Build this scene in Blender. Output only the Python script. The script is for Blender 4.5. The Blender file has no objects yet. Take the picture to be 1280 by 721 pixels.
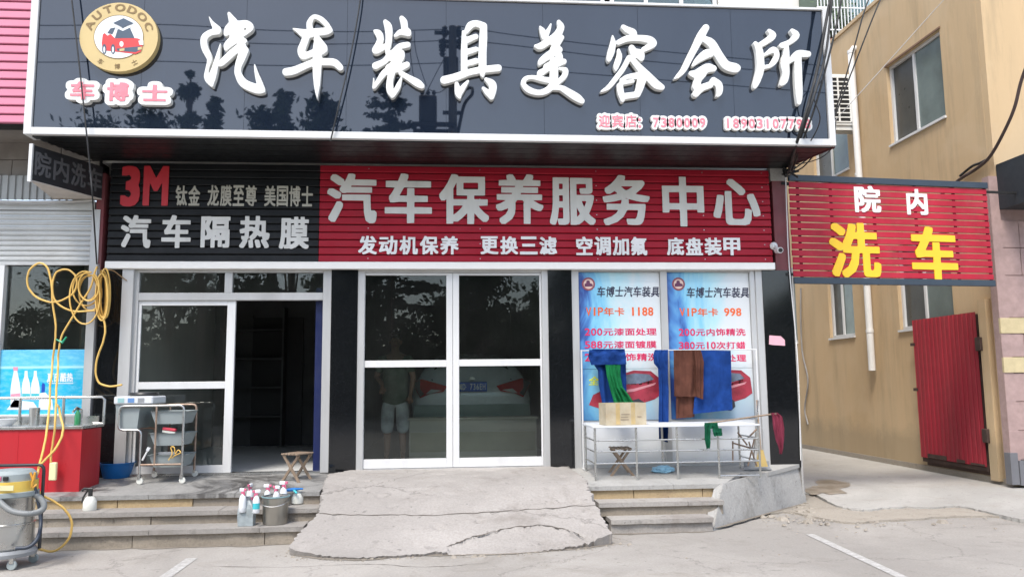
import bpy, bmesh, math, random
import numpy as np
from mathutils import Vector, Matrix
from mathutils import noise as _mn
mnz = _mn.noise
R = math.radians
random.seed(7)
scn = bpy.context.scene
COL = scn.collection

# ------------------------------------------------------------------ camera
FPX, YAW, PITCH, ROLL = 995.0, R(4.6), R(6.76), 0.010
CAM = Vector((0, -9.95, 1.55))
FW = Vector((math.sin(YAW) * math.cos(PITCH), math.cos(YAW) * math.cos(PITCH), math.sin(PITCH)))
_r0 = Vector((math.cos(YAW), -math.sin(YAW), 0)); _u0 = _r0.cross(FW)
RT = _r0 * math.cos(ROLL) - _u0 * math.sin(ROLL)
UP = _u0 * math.cos(ROLL) + _r0 * math.sin(ROLL)
cd = bpy.data.cameras.new('camera'); cam = bpy.data.objects.new('camera', cd); COL.objects.link(cam)
cd.sensor_width = 36; cd.lens = FPX / 1280 * 36; cd.clip_start = 0.05; cd.clip_end = 3000
cam.matrix_world = Matrix(((RT.x, UP.x, -FW.x, CAM.x), (RT.y, UP.y, -FW.y, CAM.y), (RT.z, UP.z, -FW.z, CAM.z), (0, 0, 0, 1)))
scn.camera = cam

# ------------------------------------------------------------------ sky and sun
SUN_EL, SUN_AZ = R(58), R(205)      # azimuth clockwise from +Y: behind the camera, a little to its left
w = bpy.data.worlds.new('World'); scn.world = w; w.use_nodes = True
nt = w.node_tree; bg = nt.nodes['Background']
sky = nt.nodes.new('ShaderNodeTexSky'); sky.sky_type = 'NISHITA'; sky.sun_disc = False
sky.sun_elevation = SUN_EL; sky.sun_rotation = SUN_AZ; sky.dust_density = 1.5; sky.ozone_density = 1.0; sky.air_density = 1.0
hs = nt.nodes.new('ShaderNodeHueSaturation'); hs.inputs['Saturation'].default_value = 0.7   # thin high cloud
nt.links.new(sky.outputs[0], hs.inputs['Color']); nt.links.new(hs.outputs[0], bg.inputs[0])
bg.inputs[1].default_value = 0.15
sl = bpy.data.lights.new('sun', 'SUN'); sl.energy = 1.5; sl.angle = R(17); sl.color = (1, .95, .88)
so = bpy.data.objects.new('sun', sl); COL.objects.link(so)
sd = Vector((math.sin(SUN_AZ) * math.cos(SUN_EL), math.cos(SUN_AZ) * math.cos(SUN_EL), math.sin(SUN_EL)))
so.rotation_euler = sd.to_track_quat('Z', 'Y').to_euler(); so.location = (0, -10, 30)
vs = scn.view_settings; vs.view_transform = 'Standard'; vs.look = 'None'; vs.gamma = 1; vs.use_curve_mapping = False
vs.exposure = 1.27

# ------------------------------------------------------------------ measuring: photograph points onto the real planes of the place
def ray(px, py): return FW + RT * ((px - 640) / FPX) - UP * ((py - 360.5) / FPX)
def aty(px, py, y=0.0):
    d = ray(px, py); return CAM + d * ((y - CAM.y) / d.y)
def atx(px, py, x):
    d = ray(px, py); return CAM + d * ((x - CAM.x) / d.x)
def atz(px, py, z=0.0):
    d = ray(px, py); return CAM + d * ((z - CAM.z) / d.z)
def rect(px0, py0, px1, py1, y=0.0):
    a = aty(px0, (py0 + py1) / 2, y); b = aty(px1, (py0 + py1) / 2, y)
    c = aty((px0 + px1) / 2, py0, y); d = aty((px0 + px1) / 2, py1, y)
    return a.x, b.x, d.z, c.z
def X(px, py, y=0.0): return aty(px, py, y).x
def Z(px, py, y=0.0): return aty(px, py, y).z

# ------------------------------------------------------------------ materials
MATS = {}
def N(t, kind, **kw):
    n = t.nodes.new(kind)
    for k, v in kw.items():
        if k in n.inputs: n.inputs[k].default_value = v
        else: setattr(n, k, v)
    return n
def L(t, a, b): t.links.new(a, b)
def ramp(t, src, stops):
    n = t.nodes.new('ShaderNodeValToRGB'); e = n.color_ramp.elements
    while len(e) < len(stops): e.new(0.5)
    for q, (p, c) in zip(e, stops):
        q.position = p; q.color = (c, c, c, 1) if isinstance(c, (int, float)) else (*c, 1)
    L(t, src, n.inputs[0]); return n.outputs[0]
def mix(t, f, a, b, mode='MIX'):
    n = t.nodes.new('ShaderNodeMix'); n.data_type = 'RGBA'; n.blend_type = mode
    if isinstance(f, (int, float)): n.inputs[0].default_value = f
    else: L(t, f, n.inputs[0])
    for i, v in ((6, a), (7, b)):
        if isinstance(v, tuple): n.inputs[i].default_value = (*v[:3], 1)
        else: L(t, v, n.inputs[i])
    return n.outputs[2]
def noise(t, scale, detail=4, rough=.6, vec=None, dist=0):
    n = N(t, 'ShaderNodeTexNoise', Scale=scale, Detail=detail, Roughness=rough, Distortion=dist)
    if vec is not None: L(t, vec, n.inputs['Vector'])
    return n.outputs['Fac']
def wpos(t, sx=1, sy=1, sz=1):
    g = t.nodes.new('ShaderNodeNewGeometry'); m = t.nodes.new('ShaderNodeMapping'); m.inputs['Scale'].default_value = (sx, sy, sz)
    L(t, g.outputs['Position'], m.inputs['Vector']); return m.outputs[0]
def mat(name, col, rough=.6, metal=0, var=.12, vs_=3, dirt=0, dirtc=(.08, .07, .06), dscale=1.2, bump=0, bscale=60, streak=False, coat=0, spec=.5, tint=None, trans=0):
    if name in MATS: return MATS[name]
    m = bpy.data.materials.new(name); m.use_nodes = True; t = m.node_tree; b = t.nodes['Principled BSDF']
    v = wpos(t, 1, 1, .18 if streak else 1)
    c2 = tuple(min(1, c * (1 + var)) for c in col); c1 = tuple(c * (1 - var) for c in (tint or col))
    out = mix(t, ramp(t, noise(t, vs_, 5, .6, v), [(.3, 0), (.7, 1)]), c1, c2)
    if dirt:
        d = ramp(t, noise(t, dscale, 8, .72, v), [(.5 - .15 * dirt, 0), (.78, min(1, dirt))])
        out = mix(t, d, out, dirtc)
    L(t, out, b.inputs['Base Color'])
    rr = ramp(t, noise(t, vs_ * 3, 3, .6, v), [(.3, max(0, rough - .08)), (.7, min(1, rough + .08))])
    L(t, rr, b.inputs['Roughness'])
    b.inputs['Metallic'].default_value = metal; b.inputs['Coat Weight'].default_value = coat; b.inputs['Coat Roughness'].default_value = .06
    b.inputs['Specular IOR Level'].default_value = spec
    if bump:
        bn = N(t, 'ShaderNodeBump', Strength=bump, Distance=.01); L(t, noise(t, bscale, 6, .65, v), bn.inputs['Height']); L(t, bn.outputs[0], b.inputs['Normal'])
    MATS[name] = m; return m

M_white = mat('white_enamel_metal', (.66, .66, .65), .4, var=.04, dirt=.35, dirtc=(.45, .43, .4), dscale=2.5, streak=True)
M_alu = mat('pale_aluminium', (.5, .5, .49), .42, .25, var=.08, dirt=.5, dirtc=(.3, .29, .27), streak=True)
M_letter = mat('white_resin_letter', (.74, .74, .71), .5, var=.03, dirt=.15, dirtc=(.6, .58, .52), dscale=3)
M_letter_side = mat('cream_letter_edge', (.72, .7, .62), .5, var=.06)
M_pinkface = mat('faded_red_letter', (.8, .22, .27), .5, var=.12, vs_=8)
M_granite = None
M_redslat = mat('crimson_slat', (.36, .012, .028), .55, spec=.22, var=.1, vs_=1.5, dirt=.2, dirtc=(.22, .05, .06), streak=False)
M_alleyslat = mat('crimson_alley_slat', (.40, .016, .036), .55, spec=.25, var=.2, vs_=2, dirt=.3, dirtc=(.3, .12, .12), dscale=3)
M_blackslat = mat('charcoal_slat', (.009, .010, .011), .5, spec=.25, var=.2, dirt=.2, dirtc=(.05, .05, .05))
M_gap = mat('dark_backing_board', (.012, .012, .012), .8)
M_plateletter = mat('off_white_sheet_letter', (.66, .65, .61), .5, var=.07, streak=True, dirt=.5, dirtc=(.45, .44, .4), dscale=4)
M_yellowletter = mat('yellow_sheet_letter', (.82, .52, .02), .45, var=.05)
M_tanletter = mat('pale_tan_letter', (.42, .40, .33), .5, var=.06)
M_redletter = mat('red_sheet_letter', (.5, .02, .03), .45, var=.06)
M_maroon = mat('maroon_painted_metal', (.16, .03, .035), .55, var=.2, dirt=.5, dirtc=(.1, .07, .06))
M_blackgloss = mat('black_metal', (.02, .021, .024), .4, var=.1)
M_rubber = mat('black_rubber', (.018, .018, .018), .6, var=.2)
M_steel = mat('stainless_steel', (.52, .52, .5), .3, .9, var=.08, vs_=3, dirt=.12, dirtc=(.3, .28, .25))
M_rust = mat('rusty_tube', (.35, .26, .2), .5, .5, var=.3, vs_=12, dirt=.6, dirtc=(.2, .1, .05), dscale=8)
M_tray = mat('grey_plastic_tray', (.3, .34, .34), .5, var=.08, dirt=.3, dirtc=(.18, .19, .18), dscale=6)
M_bluebasin = mat('blue_plastic', (.01, .15, .45), .35, var=.1)
M_yhose = mat('yellow_hose_rubber', (.66, .42, .11), .45, var=.15, vs_=6)
M_ylabel = mat('pale_yellow_plastic', (.7, .66, .38), .5)
M_greyhose = mat('grey_ribbed_hose', (.2, .21, .21), .5, var=.1)
M_redpanel = mat('red_counter_sheet', (.45, .012, .02), .42, var=.1, vs_=2, dirt=.25, dirtc=(.2, .03, .03), streak=True)
M_wood = mat('weathered_wood', (.27, .20, .14), .7, var=.3, vs_=14, dirt=.4, dirtc=(.12, .08, .05), bump=.3, streak=True)
M_box = mat('cream_cardboard', (.46, .40, .29), .8, var=.14, vs_=7, dirt=.7, dirtc=(.36, .25, .12), dscale=5)
M_board = mat('white_board', (.62, .64, .66), .5, var=.03, dirt=.2, dirtc=(.55, .55, .54), dscale=4)
M_clearplastic = mat('milky_plastic', (.66, .66, .6), .45, var=.05)
M_bag = mat('pale_blue_plastic_bag', (.3, .55, .7), .4, var=.1)
def cloth_mat(n, c): return mat(n, c, .92, var=.34, vs_=5, dirt=.3, dirtc=tuple(x * .45 for x in c), dscale=4, bump=.6, bscale=180, spec=.1)
M_cblue = cloth_mat('blue_microfibre', (.012, .045, .19)); M_cgreen = cloth_mat('green_microfibre', (.012, .17, .055))
M_cdgreen = cloth_mat('dark_green_cloth', (.01, .1, .05)); M_cbrown = cloth_mat('brown_towelling', (.105, .043, .03)); M_cred = cloth_mat('dull_red_cloth', (.2, .035, .06))
M_leaf = mat('tree_leaf', (.055, .095, .035), .6, var=.5, vs_=1.2); M_cedar = mat('cedar_needle', (.02, .045, .025), .7, var=.4, vs_=1.5)
M_bark = mat('bark', (.09, .065, .045), .9, var=.3, bump=.6)
M_skin = mat('skin', (.30, .16, .10), .55, var=.08); M_shirt = cloth_mat('grey_green_shirt', (.14, .17, .13)); M_shorts = cloth_mat('white_shorts', (.55, .56, .55)); M_hair = mat('black_hair', (.01, .01, .01), .5)
M_carpaint = mat('white_car_paint', (.72, .74, .74), .25, var=.02, coat=1); M_tyre = M_rubber
M_redlens = mat('red_lamp_lens', (.4, .008, .01), .15, coat=1); M_clearlens = mat('silver_lamp_lens', (.6, .6, .6), .15, .5)
M_plateblue = mat('blue_number_plate', (.01, .08, .42), .35); M_cabinet = mat('beige_cabinet', (.5, .46, .36), .6, var=.06)
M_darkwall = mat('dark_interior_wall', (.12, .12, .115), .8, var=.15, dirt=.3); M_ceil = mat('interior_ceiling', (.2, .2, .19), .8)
M_bay = mat('bay_wall_paint', (.4, .42, .39), .8); M_bluepanel = mat('blue_door_panel', (.006, .013, .07), .4)
M_render = mat('tan_wall_render', (.56, .40, .228), .85, var=.06, vs_=.7, dirt=.35, dirtc=(.36, .27, .16), dscale=.9, streak=True, bump=.15, bscale=40)
M_pvcpipe = mat('white_pvc_pipe', (.72, .71, .68), .45, var=.05, dirt=.3, dirtc=(.5, .48, .44))
M_greypipe = mat('grey_conduit', (.3, .29, .28), .6)
M_gate = mat('red_gate_sheet', (.31, .02, .034), .6, spec=.25, var=.22, vs_=1.8, dirt=.6, dirtc=(.19, .05, .05), dscale=2.2, streak=True, bump=.2, bscale=12)
M_hinge = mat('rusty_iron', (.08, .05, .04), .8, .3, var=.4)
M_pinkstone = mat('pink_stone_cladding', (.36, .25, .23), .75, var=.14, vs_=9, bump=.3, bscale=90)
M_creamstone = mat('cream_stone_cladding', (.52, .43, .25), .75, var=.12, vs_=9, bump=.3, bscale=90)
M_awning = mat('dark_slate_canvas', (.02, .025, .032), .6)
M_pinkslat = mat('pink_slat', (.56, .17, .26), .5, var=.06, vs_=1)
M_greytile = mat('grey_wall_tile', (.25, .225, .2), .7, var=.15, vs_=4, dirt=.4, dirtc=(.14, .12, .1))
M_corr = mat('corrugated_sheet', (.42, .43, .42), .55, .1, var=.08, dirt=.4, dirtc=(.25, .24, .22), streak=True)
M_shutter = mat('pale_shutter_slat', (.52, .53, .52), .5, .1, var=.06, dirt=.4, dirtc=(.35, .34, .31), dscale=2)
M_soffit = mat('black_soffit_slat', (.008, .009, .010), .42, var=.2)
M_acwhite = mat('white_air_conditioner_shell', (.72, .72, .68), .5, var=.04, dirt=.3, dirtc=(.5, .47, .4))
M_grey = mat('grey_plastic', (.25, .26, .27), .5); M_blackplastic = mat('black_plastic', (.02, .02, .02), .4)
M_jug = mat('grey_jerrycan_plastic', (.30, .34, .35), .45, var=.1, vs_=12, bump=.3, bscale=20); M_pinkcap = mat('pink_trigger_plastic', (.62, .14, .24), .4); M_bottle = mat('white_bottle_plastic', (.72, .74, .76), .4, var=.06); M_teal = mat('teal_label', (.05, .45, .5), .5)
M_cream = mat('cream_upper_wall', (.62, .6, .55), .8, var=.06, dirt=.3, dirtc=(.4, .38, .33), streak=True)
M_paint = None

def special(name):
    m = bpy.data.materials.new(name); m.use_nodes = True; MATS[name] = m
    return m, m.node_tree, m.node_tree.nodes['Principled BSDF']
def glass(name, tint, ior=1.5, rough=.0, dust=.012):
    m, t, b = special(name); t.nodes.remove(b); o = t.nodes['Material Output']
    tr = N(t, 'ShaderNodeBsdfTransparent', Color=(*tint, 1)); gl = N(t, 'ShaderNodeBsdfGlossy', Roughness=rough)
    fr = N(t, 'ShaderNodeFresnel', IOR=ior); ms = t.nodes.new('ShaderNodeMixShader')
    bn = N(t, 'ShaderNodeBump', Strength=.04, Distance=.02); L(t, noise(t, 1.6, 1, .4, wpos(t)), bn.inputs['Height']); L(t, bn.outputs[0], gl.inputs['Normal'])
    L(t, fr.outputs[0], ms.inputs[0]); L(t, tr.outputs[0], ms.inputs[1]); L(t, gl.outputs[0], ms.inputs[2])
    df = N(t, 'ShaderNodeBsdfDiffuse', Color=(.55, .56, .53, 1)); m2 = t.nodes.new('ShaderNodeMixShader')   # dust and wipe marks on the pane
    L(t, ramp(t, noise(t, 1.3, 7, .7, wpos(t, 1, 1, .6), 1.2), [(.3, dust * .5), (.7, dust * 1.5)]), m2.inputs[0]); L(t, ms.outputs[0], m2.inputs[1]); L(t, df.outputs[0], m2.inputs[2]); L(t, m2.outputs[0], o.inputs[0])
    return m
M_glass = glass('shop_window_glass', (.90, .94, .92), 1.5)
M_dimglass = glass('dimming_upper_glass', (.62, .68, .65), 1.5); M_midglass = glass('dimming_lower_glass', (.86, .90, .88), 1.5)  # tints added to dim the interior behind the double door's otherwise clear glass
M_greenglass = glass('green_tinted_glass', (.62, .74, .68), 1.9)
t = M_render.node_tree; b = t.nodes['Principled BSDF']; src = b.inputs['Base Color'].links[0].from_socket; v = wpos(t, 1, 1, .10); v2 = wpos(t)
c = mix(t, ramp(t, noise(t, 3.2, 7, .75, v), [(.50, 0), (.72, .6)]), src, (.33, .25, .15))
c = mix(t, ramp(t, noise(t, .8, 4, .6, v2, .5), [(.45, 0), (.6, .35)]), c, (.60, .46, .29))
g = t.nodes.new('ShaderNodeNewGeometry'); sx = t.nodes.new('ShaderNodeSeparateXYZ'); L(t, g.outputs['Position'], sx.inputs[0]); ad = N(t, 'ShaderNodeMath', operation='MULTIPLY_ADD'); L(t, noise(t, 1.1, 9, .78, v2), ad.inputs[0]); ad.inputs[1].default_value = -1.0; L(t, sx.outputs[2], ad.inputs[2])
c = mix(t, ramp(t, ad.outputs[0], [(-.3, .55), (.3, 0)]), c, (.30, .24, .155)); L(t, c, b.inputs['Base Color'])
M_greypane = mat('grey_screened_pane', (.062, .062, .055), .34, var=.25, vs_=2)
M_palepane = mat('pale_grey_window_film', (.15, .19, .18), .12, var=.25, vs_=1.2)
# granite
M_granite, t, b = special('polished_black_granite')
L(t, mix(t, ramp(t, noise(t, 220, 2, .5, wpos(t)), [(.62, 0), (.72, 1)]), (.006, .007, .008), (.05, .05, .055)), b.inputs['Base Color'])
b.inputs['Roughness'].default_value = .07; b.inputs['IOR'].default_value = 1.55
# main sign acrylic panel
M_panel, t, b = special('dark_blue_acrylic_panel')
L(t, mix(t, ramp(t, noise(t, .8, 6, .7, wpos(t, 1, 1, .4)), [(.35, 0), (.75, 1)]), (.008, .013, .024), (.016, .023, .036)), b.inputs['Base Color'])
b.inputs['Roughness'].default_value = .02; b.inputs['IOR'].default_value = 1.6; b.inputs['Coat Weight'].default_value = .55; b.inputs['Coat Roughness'].default_value = .01; b.inputs['Coat IOR'].default_value = 1.5
# ground concrete
def concrete(name, c0, c1, crack=.6, stain=(.16, .14, .12), stain_amt=.5, seed=0, wet=None, wscale=1.2, cscale=.55):
    m, t, b = special(name); v = wpos(t)
    mp = t.nodes.new('ShaderNodeMapping'); mp.inputs['Location'].default_value = (seed * 3.7, seed * 1.3, seed); L(t, v, mp.inputs['Vector']); v = mp.outputs[0]
    base = mix(t, ramp(t, noise(t, .5, 8, .68, v), [(.32, 0), (.68, 1)]), c0, c1)
    base = mix(t, .35, base, ramp(t, noise(t, 45, 8, .75, v), [(.3, tuple(x * .55 for x in c0)), (.7, tuple(min(1, x * 1.3) for x in c1))]))
    st = ramp(t, noise(t, 1.7, 9, .75, v, .6), [(.52, 0), (.75, stain_amt)]); base = mix(t, st, base, stain)
    big = ramp(t, noise(t, .22, 5, .65, v, 1.2), [(.40, 0), (.62, 1)]); base = mix(t, ramp(t, big, [(0, 0), (1, .45)]), base, tuple(x * .66 for x in c0))
    drp = ramp(t, noise(t, 6, 4, .55, v), [(.64, 0), (.70, .5)]); base = mix(t, drp, base, tuple(x * .6 for x in c0))
    sp = ramp(t, noise(t, 14, 3, .5, v), [(.68, 0), (.73, .6)]); base = mix(t, sp, base, tuple(x * .45 for x in c0))
    vo = N(t, 'ShaderNodeTexVoronoi', feature='DISTANCE_TO_EDGE', Scale=cscale)
    wv = t.nodes.new('ShaderNodeVectorMath'); wv.operation = 'ADD'
    nn = N(t, 'ShaderNodeTexNoise', Scale=2.2, Detail=6, Roughness=.7); L(t, v, nn.inputs['Vector'])
    sc = t.nodes.new('ShaderNodeVectorMath'); sc.operation = 'SCALE'; sc.inputs['Scale'].default_value = .55
    L(t, nn.outputs['Color'], sc.inputs[0]); L(t, v, wv.inputs[0]); L(t, sc.outputs[0], wv.inputs[1]); L(t, wv.outputs[0], vo.inputs['Vector'])
    ck = ramp(t, vo.outputs['Distance'], [(0, crack), (.006, 0)])
    msk = ramp(t, noise(t, .35, 2, .5, v), [(.48, 0), (.56, 1)])
    ckm = mix(t, 1.0, ck, msk, 'MULTIPLY'); base = mix(t, ckm, base, (.07, .06, .05))
    L(t, base, b.inputs['Base Color'])
    b.inputs['Roughness'].default_value = .88
    if wet:
        wv_ = ramp(t, noise(t, wscale, 6, .7, v, .8), [(.5, 0), (.6, 1)])
        base2 = mix(t, wv_, base, wet); L(t, base2, b.inputs['Base Color'])
        L(t, ramp(t, wv_, [(0, .8), (1, .3)]), b.inputs['Roughness'])
    bn = N(t, 'ShaderNodeBump', Strength=.5, Distance=.012)
    hh = mix(t, .5, noise(t, 25, 9, .75, v), ck, 'SUBTRACT'); L(t, hh, bn.inputs['Height']); L(t, bn.outputs[0], b.inputs['Normal'])
    return m
M_road = concrete('pale_asphalt', (.29, .267, .238), (.41, .382, .345), .4, (.19, .165, .13), .6, 1)
M_alley = concrete('alley_concrete', (.36, .342, .31), (.48, .46, .425), .45, (.26, .21, .15), .5, 2)
M_rampc = concrete('rough_ramp_concrete', (.30, .275, .25), (.43, .40, .37), .5, (.19, .165, .14), .8, 3, cscale=.35)
M_step = concrete('stone_step_riser', (.24, .205, .16), (.35, .305, .245), .2, (.13, .10, .08), .6, 4)
M_slab = concrete('grey_step_slab', (.27, .25, .225), (.38, .355, .325), .2, (.16, .13, .11), .7, 5)
M_ochre = concrete('ochre_step_riser', (.38, .27, .14), (.46, .36, .22), .2, (.12, .07, .07), .6, 6)
M_plat = concrete('damp_platform_slab', (.25, .245, .23), (.37, .36, .34), .2, (.10, .09, .085), .8, 7, wet=(.10, .095, .09), wscale=1.3)
M_platdry = concrete('dry_platform_slab', (.33, .32, .30), (.43, .42, .395), .2, (.2, .16, .12), .5, 8)
M_plaster = concrete('worn_plaster_wall', (.30, .29, .27), (.42, .41, .39), .0, (.15, .14, .12), .9, 9)
M_floorin = mat('interior_floor_tile', (.6, .6, .58), .5, var=.06)
M_dirt = concrete('rubble_dirt', (.27, .235, .19), (.38, .34, .285), .1, (.15, .11, .08), .6, 11)
M_puddle, t, b = special('wet_patch'); b.inputs['Base Color'].default_value = (.13, .10, .075, 1); b.inputs['Roughness'].default_value = .35
L(t, mix(t, ramp(t, noise(t, 4, 7, .7, wpos(t)), [(.35, 0), (.65, 1)]), (.15, .12, .09), (.36, .32, .27)), b.inputs['Base Color'])
# worn road paint
M_paint, t, b = special('worn_white_paint')
L(t, mix(t, ramp(t, noise(t, 16, 8, .8, wpos(t)), [(.46, 0), (.66, .75)]), (.36, .345, .32), (.62, .61, .59)), b.inputs['Base Color']); b.inputs['Roughness'].default_value = .8
# poster gradient (printed)
def poster_mat(name, x0, x1, z0, z1):
    m, t, b = special(name); g = t.nodes.new('ShaderNodeNewGeometry'); s = t.nodes.new('ShaderNodeSeparateXYZ'); L(t, g.outputs['Position'], s.inputs[0])
    def mr(o, a, b_):
        n = N(t, 'ShaderNodeMapRange'); n.inputs[1].default_value = a; n.inputs[2].default_value = b_; L(t, o, n.inputs[0]); return n.outputs[0]
    u = mr(s.outputs[0], x0, x1); v_ = mr(s.outputs[2], z0, z1)
    nz = noise(t, 1.6, 4, .6, wpos(t, 1.4, 1, .5), 1.5)
    a = N(t, 'ShaderNodeMath', operation='ADD'); L(t, u, a.inputs[0]); m2 = N(t, 'ShaderNodeMath', operation='MULTIPLY_ADD'); L(t, nz, m2.inputs[0]); m2.inputs[1].default_value = .9; m2.inputs[2].default_value = -.45
    L(t, m2.outputs[0], a.inputs[1])
    c = ramp(t, a.outputs[0], [(0, (.03, .07, .28)), (.08, (.07, .22, .52)), (.24, (.2, .52, .72)), (.5, (.42, .66, .72)), (.75, (.62, .68, .70)), (1, (.66, .68, .68))])
    low = ramp(t, v_, [(0, (.10, .25, .45)), (.12, (.3, .5, .62)), (.36, (1, 1, 1)), (1, (1, 1, 1))])
    c = mix(t, .6, c, low, 'MULTIPLY')
    L(t, c, b.inputs['Base Color']); b.inputs['Roughness'].default_value = .4
    return m

# ------------------------------------------------------------------ mesh helpers
def top_of(o):
    while o.parent: o = o.parent
    return o
class MB:
    def __init__(s): s.v = []; s.f = []
    def add(s, vs, fs):
        n = len(s.v); s.v += [tuple(q) for q in vs]; s.f += [tuple(i + n for i in q) for q in fs]; return s
    def box(s, x0, x1, y0, y1, z0, z1, M=None, b=0):
        if b:
            bm = bmesh.new(); bmesh.ops.create_cube(bm, size=1)
            for q in bm.verts: q.co = Vector(((x0 + x1) / 2 + q.co.x * (x1 - x0), (y0 + y1) / 2 + q.co.y * (y1 - y0), (z0 + z1) / 2 + q.co.z * (z1 - z0)))
            bmesh.ops.bevel(bm, geom=bm.edges[:], offset=b, segments=1, affect='EDGES')
            bm.verts.index_update(); vs = [q.co.copy() for q in bm.verts]; fs = [[q.index for q in f.verts] for f in bm.faces]; bm.free()
        else:
            vs = [Vector(q) for q in ((x0, y0, z0), (x1, y0, z0), (x1, y1, z0), (x0, y1, z0), (x0, y0, z1), (x1, y0, z1), (x1, y1, z1), (x0, y1, z1))]
            fs = [(0, 3, 2, 1), (4, 5, 6, 7), (0, 1, 5, 4), (1, 2, 6, 5), (2, 3, 7, 6), (3, 0, 4, 7)]
        if M is not None: vs = [M @ q for q in vs]
        return s.add(vs, fs)
    def bar(s, a, b, w, h):
        a = Vector(a); b = Vector(b); d = b - a; q = d.to_track_quat('Z', 'Y').to_matrix().to_4x4(); M = Matrix.Translation(a) @ q
        return s.box(-w / 2, w / 2, -h / 2, h / 2, 0, d.length, M)
    def tube(s, pts, r, seg=8, close=False, cap=True):
        P = [Vector(p) for p in pts]; n = len(P); rs = r if isinstance(r, (list, tuple)) else [r] * n
        T = []
        for i in range(n):
            a = P[(i - 1) % n] if (close or i) else P[0]; b = P[(i + 1) % n] if (close or i < n - 1) else P[-1]
            T.append((b - a).normalized() if (b - a).length > 1e-9 else Vector((0, 0, 1)))
        u = T[0].orthogonal().normalized(); vs = []
        for i in range(n):
            u = (u - T[i] * u.dot(T[i])); u = u.normalized() if u.length > 1e-6 else T[i].orthogonal().normalized()
            v = T[i].cross(u)
            for k in range(seg):
                a = 2 * math.pi * k / seg; vs.append(P[i] + (u * math.cos(a) + v * math.sin(a)) * rs[i])
        fs = []
        for i in range(n if close else n - 1):
            j = (i + 1) % n
            for k in range(seg): fs.append((i * seg + k, i * seg + (k + 1) % seg, j * seg + (k + 1) % seg, j * seg + k))
        if cap and not close: fs += [tuple(range(seg))[::-1], tuple(range((n - 1) * seg, n * seg))]
        return s.add(vs, fs)
    def lathe(s, prof, c=(0, 0, 0), seg=20, M=None, cap=True):
        vs = []; n = len(prof)
        for (r, z) in prof:
            for k in range(seg):
                a = 2 * math.pi * k / seg; q = Vector((r * math.cos(a), r * math.sin(a), z))
                vs.append((M @ q if M is not None else q) + Vector(c))
        fs = [(i * seg + k, i * seg + (k + 1) % seg, (i + 1) * seg + (k + 1) % seg, (i + 1) * seg + k) for i in range(n - 1) for k in range(seg)]
        if cap: fs += [tuple(range(seg))[::-1], tuple(range((n - 1) * seg, n * seg))]
        return s.add(vs, fs)
    def prism(s, poly, z0, z1):
        n = len(poly); vs = [(x, y, z0) for x, y in poly] + [(x, y, z1) for x, y in poly]
        return s.add(vs, [tuple(range(n))[::-1], tuple(range(n, 2 * n))] + [(i, (i + 1) % n, n + (i + 1) % n, n + i) for i in range(n)])
    def mesh(s, name, m, smooth=None, off=None):
        me = bpy.data.meshes.new(name); vs = s.v if off is None else [(a - off[0], b - off[1], c - off[2]) for a, b, c in s.v]
        me.from_pydata(vs, [], s.f); me.materials.append(m)
        bm = bmesh.new(); bm.from_mesh(me); bmesh.ops.recalc_face_normals(bm, faces=bm.faces[:]); bm.to_mesh(me); bm.free()
        if smooth: me.shade_smooth(); me.set_sharp_from_angle(angle=R(smooth))
        return me
    def build(s, name, m, parent=None, smooth=None, local=False, **kw):
        off = None
        if parent is not None and not local: off = top_of(parent).location
        o = bpy.data.objects.new(name, s.mesh(name, m, smooth, off)); COL.objects.link(o); o.parent = parent
        if kw: tag(o, **kw)
        return o
def tag(o, label=None, category=None, group=None, kind=None):
    for k, v in (('label', label), ('category', category), ('group', group), ('kind', kind)):
        if v: o[k] = v
    return o
def root(name, loc, label=None, category=None, group=None, kind=None, rz=0):
    o = bpy.data.objects.new(name, None); COL.objects.link(o); o.location = loc; o.rotation_euler.z = rz; o.empty_display_size = .1
    return tag(o, label, category, group, kind)
def inst(name, me, loc, parent=None, rz=0, world=True):
    o = bpy.data.objects.new(name, me); COL.objects.link(o); o.parent = parent
    o.location = Vector(loc) - (top_of(parent).location if (parent and world) else Vector((0, 0, 0))); o.rotation_euler.z = rz; return o
def tree_copy(o, parent=None):
    c = o.copy(); COL.objects.link(c); c.parent = parent
    for ch in list(o.children): tree_copy(ch, c)
    return c
def spline(P, n=6, close=False):
    P = [Vector(p) for p in P]; out = []; m = len(P)
    for i in range(m if close else m - 1):
        p0 = P[(i - 1) % m] if (close or i) else P[0] * 2 - P[1]; p1 = P[i]; p2 = P[(i + 1) % m]
        p3 = P[(i + 2) % m] if (close or i + 2 < m) else P[-1] * 2 - P[-2]
        for k in range(n):
            t = k / n; out.append(.5 * ((2 * p1) + (p2 - p0) * t + (2 * p0 - 5 * p1 + 4 * p2 - p3) * t * t + (3 * p1 - p0 - 3 * p2 + p3) * t ** 3))
    if not close: out.append(P[-1])
    return out

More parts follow.
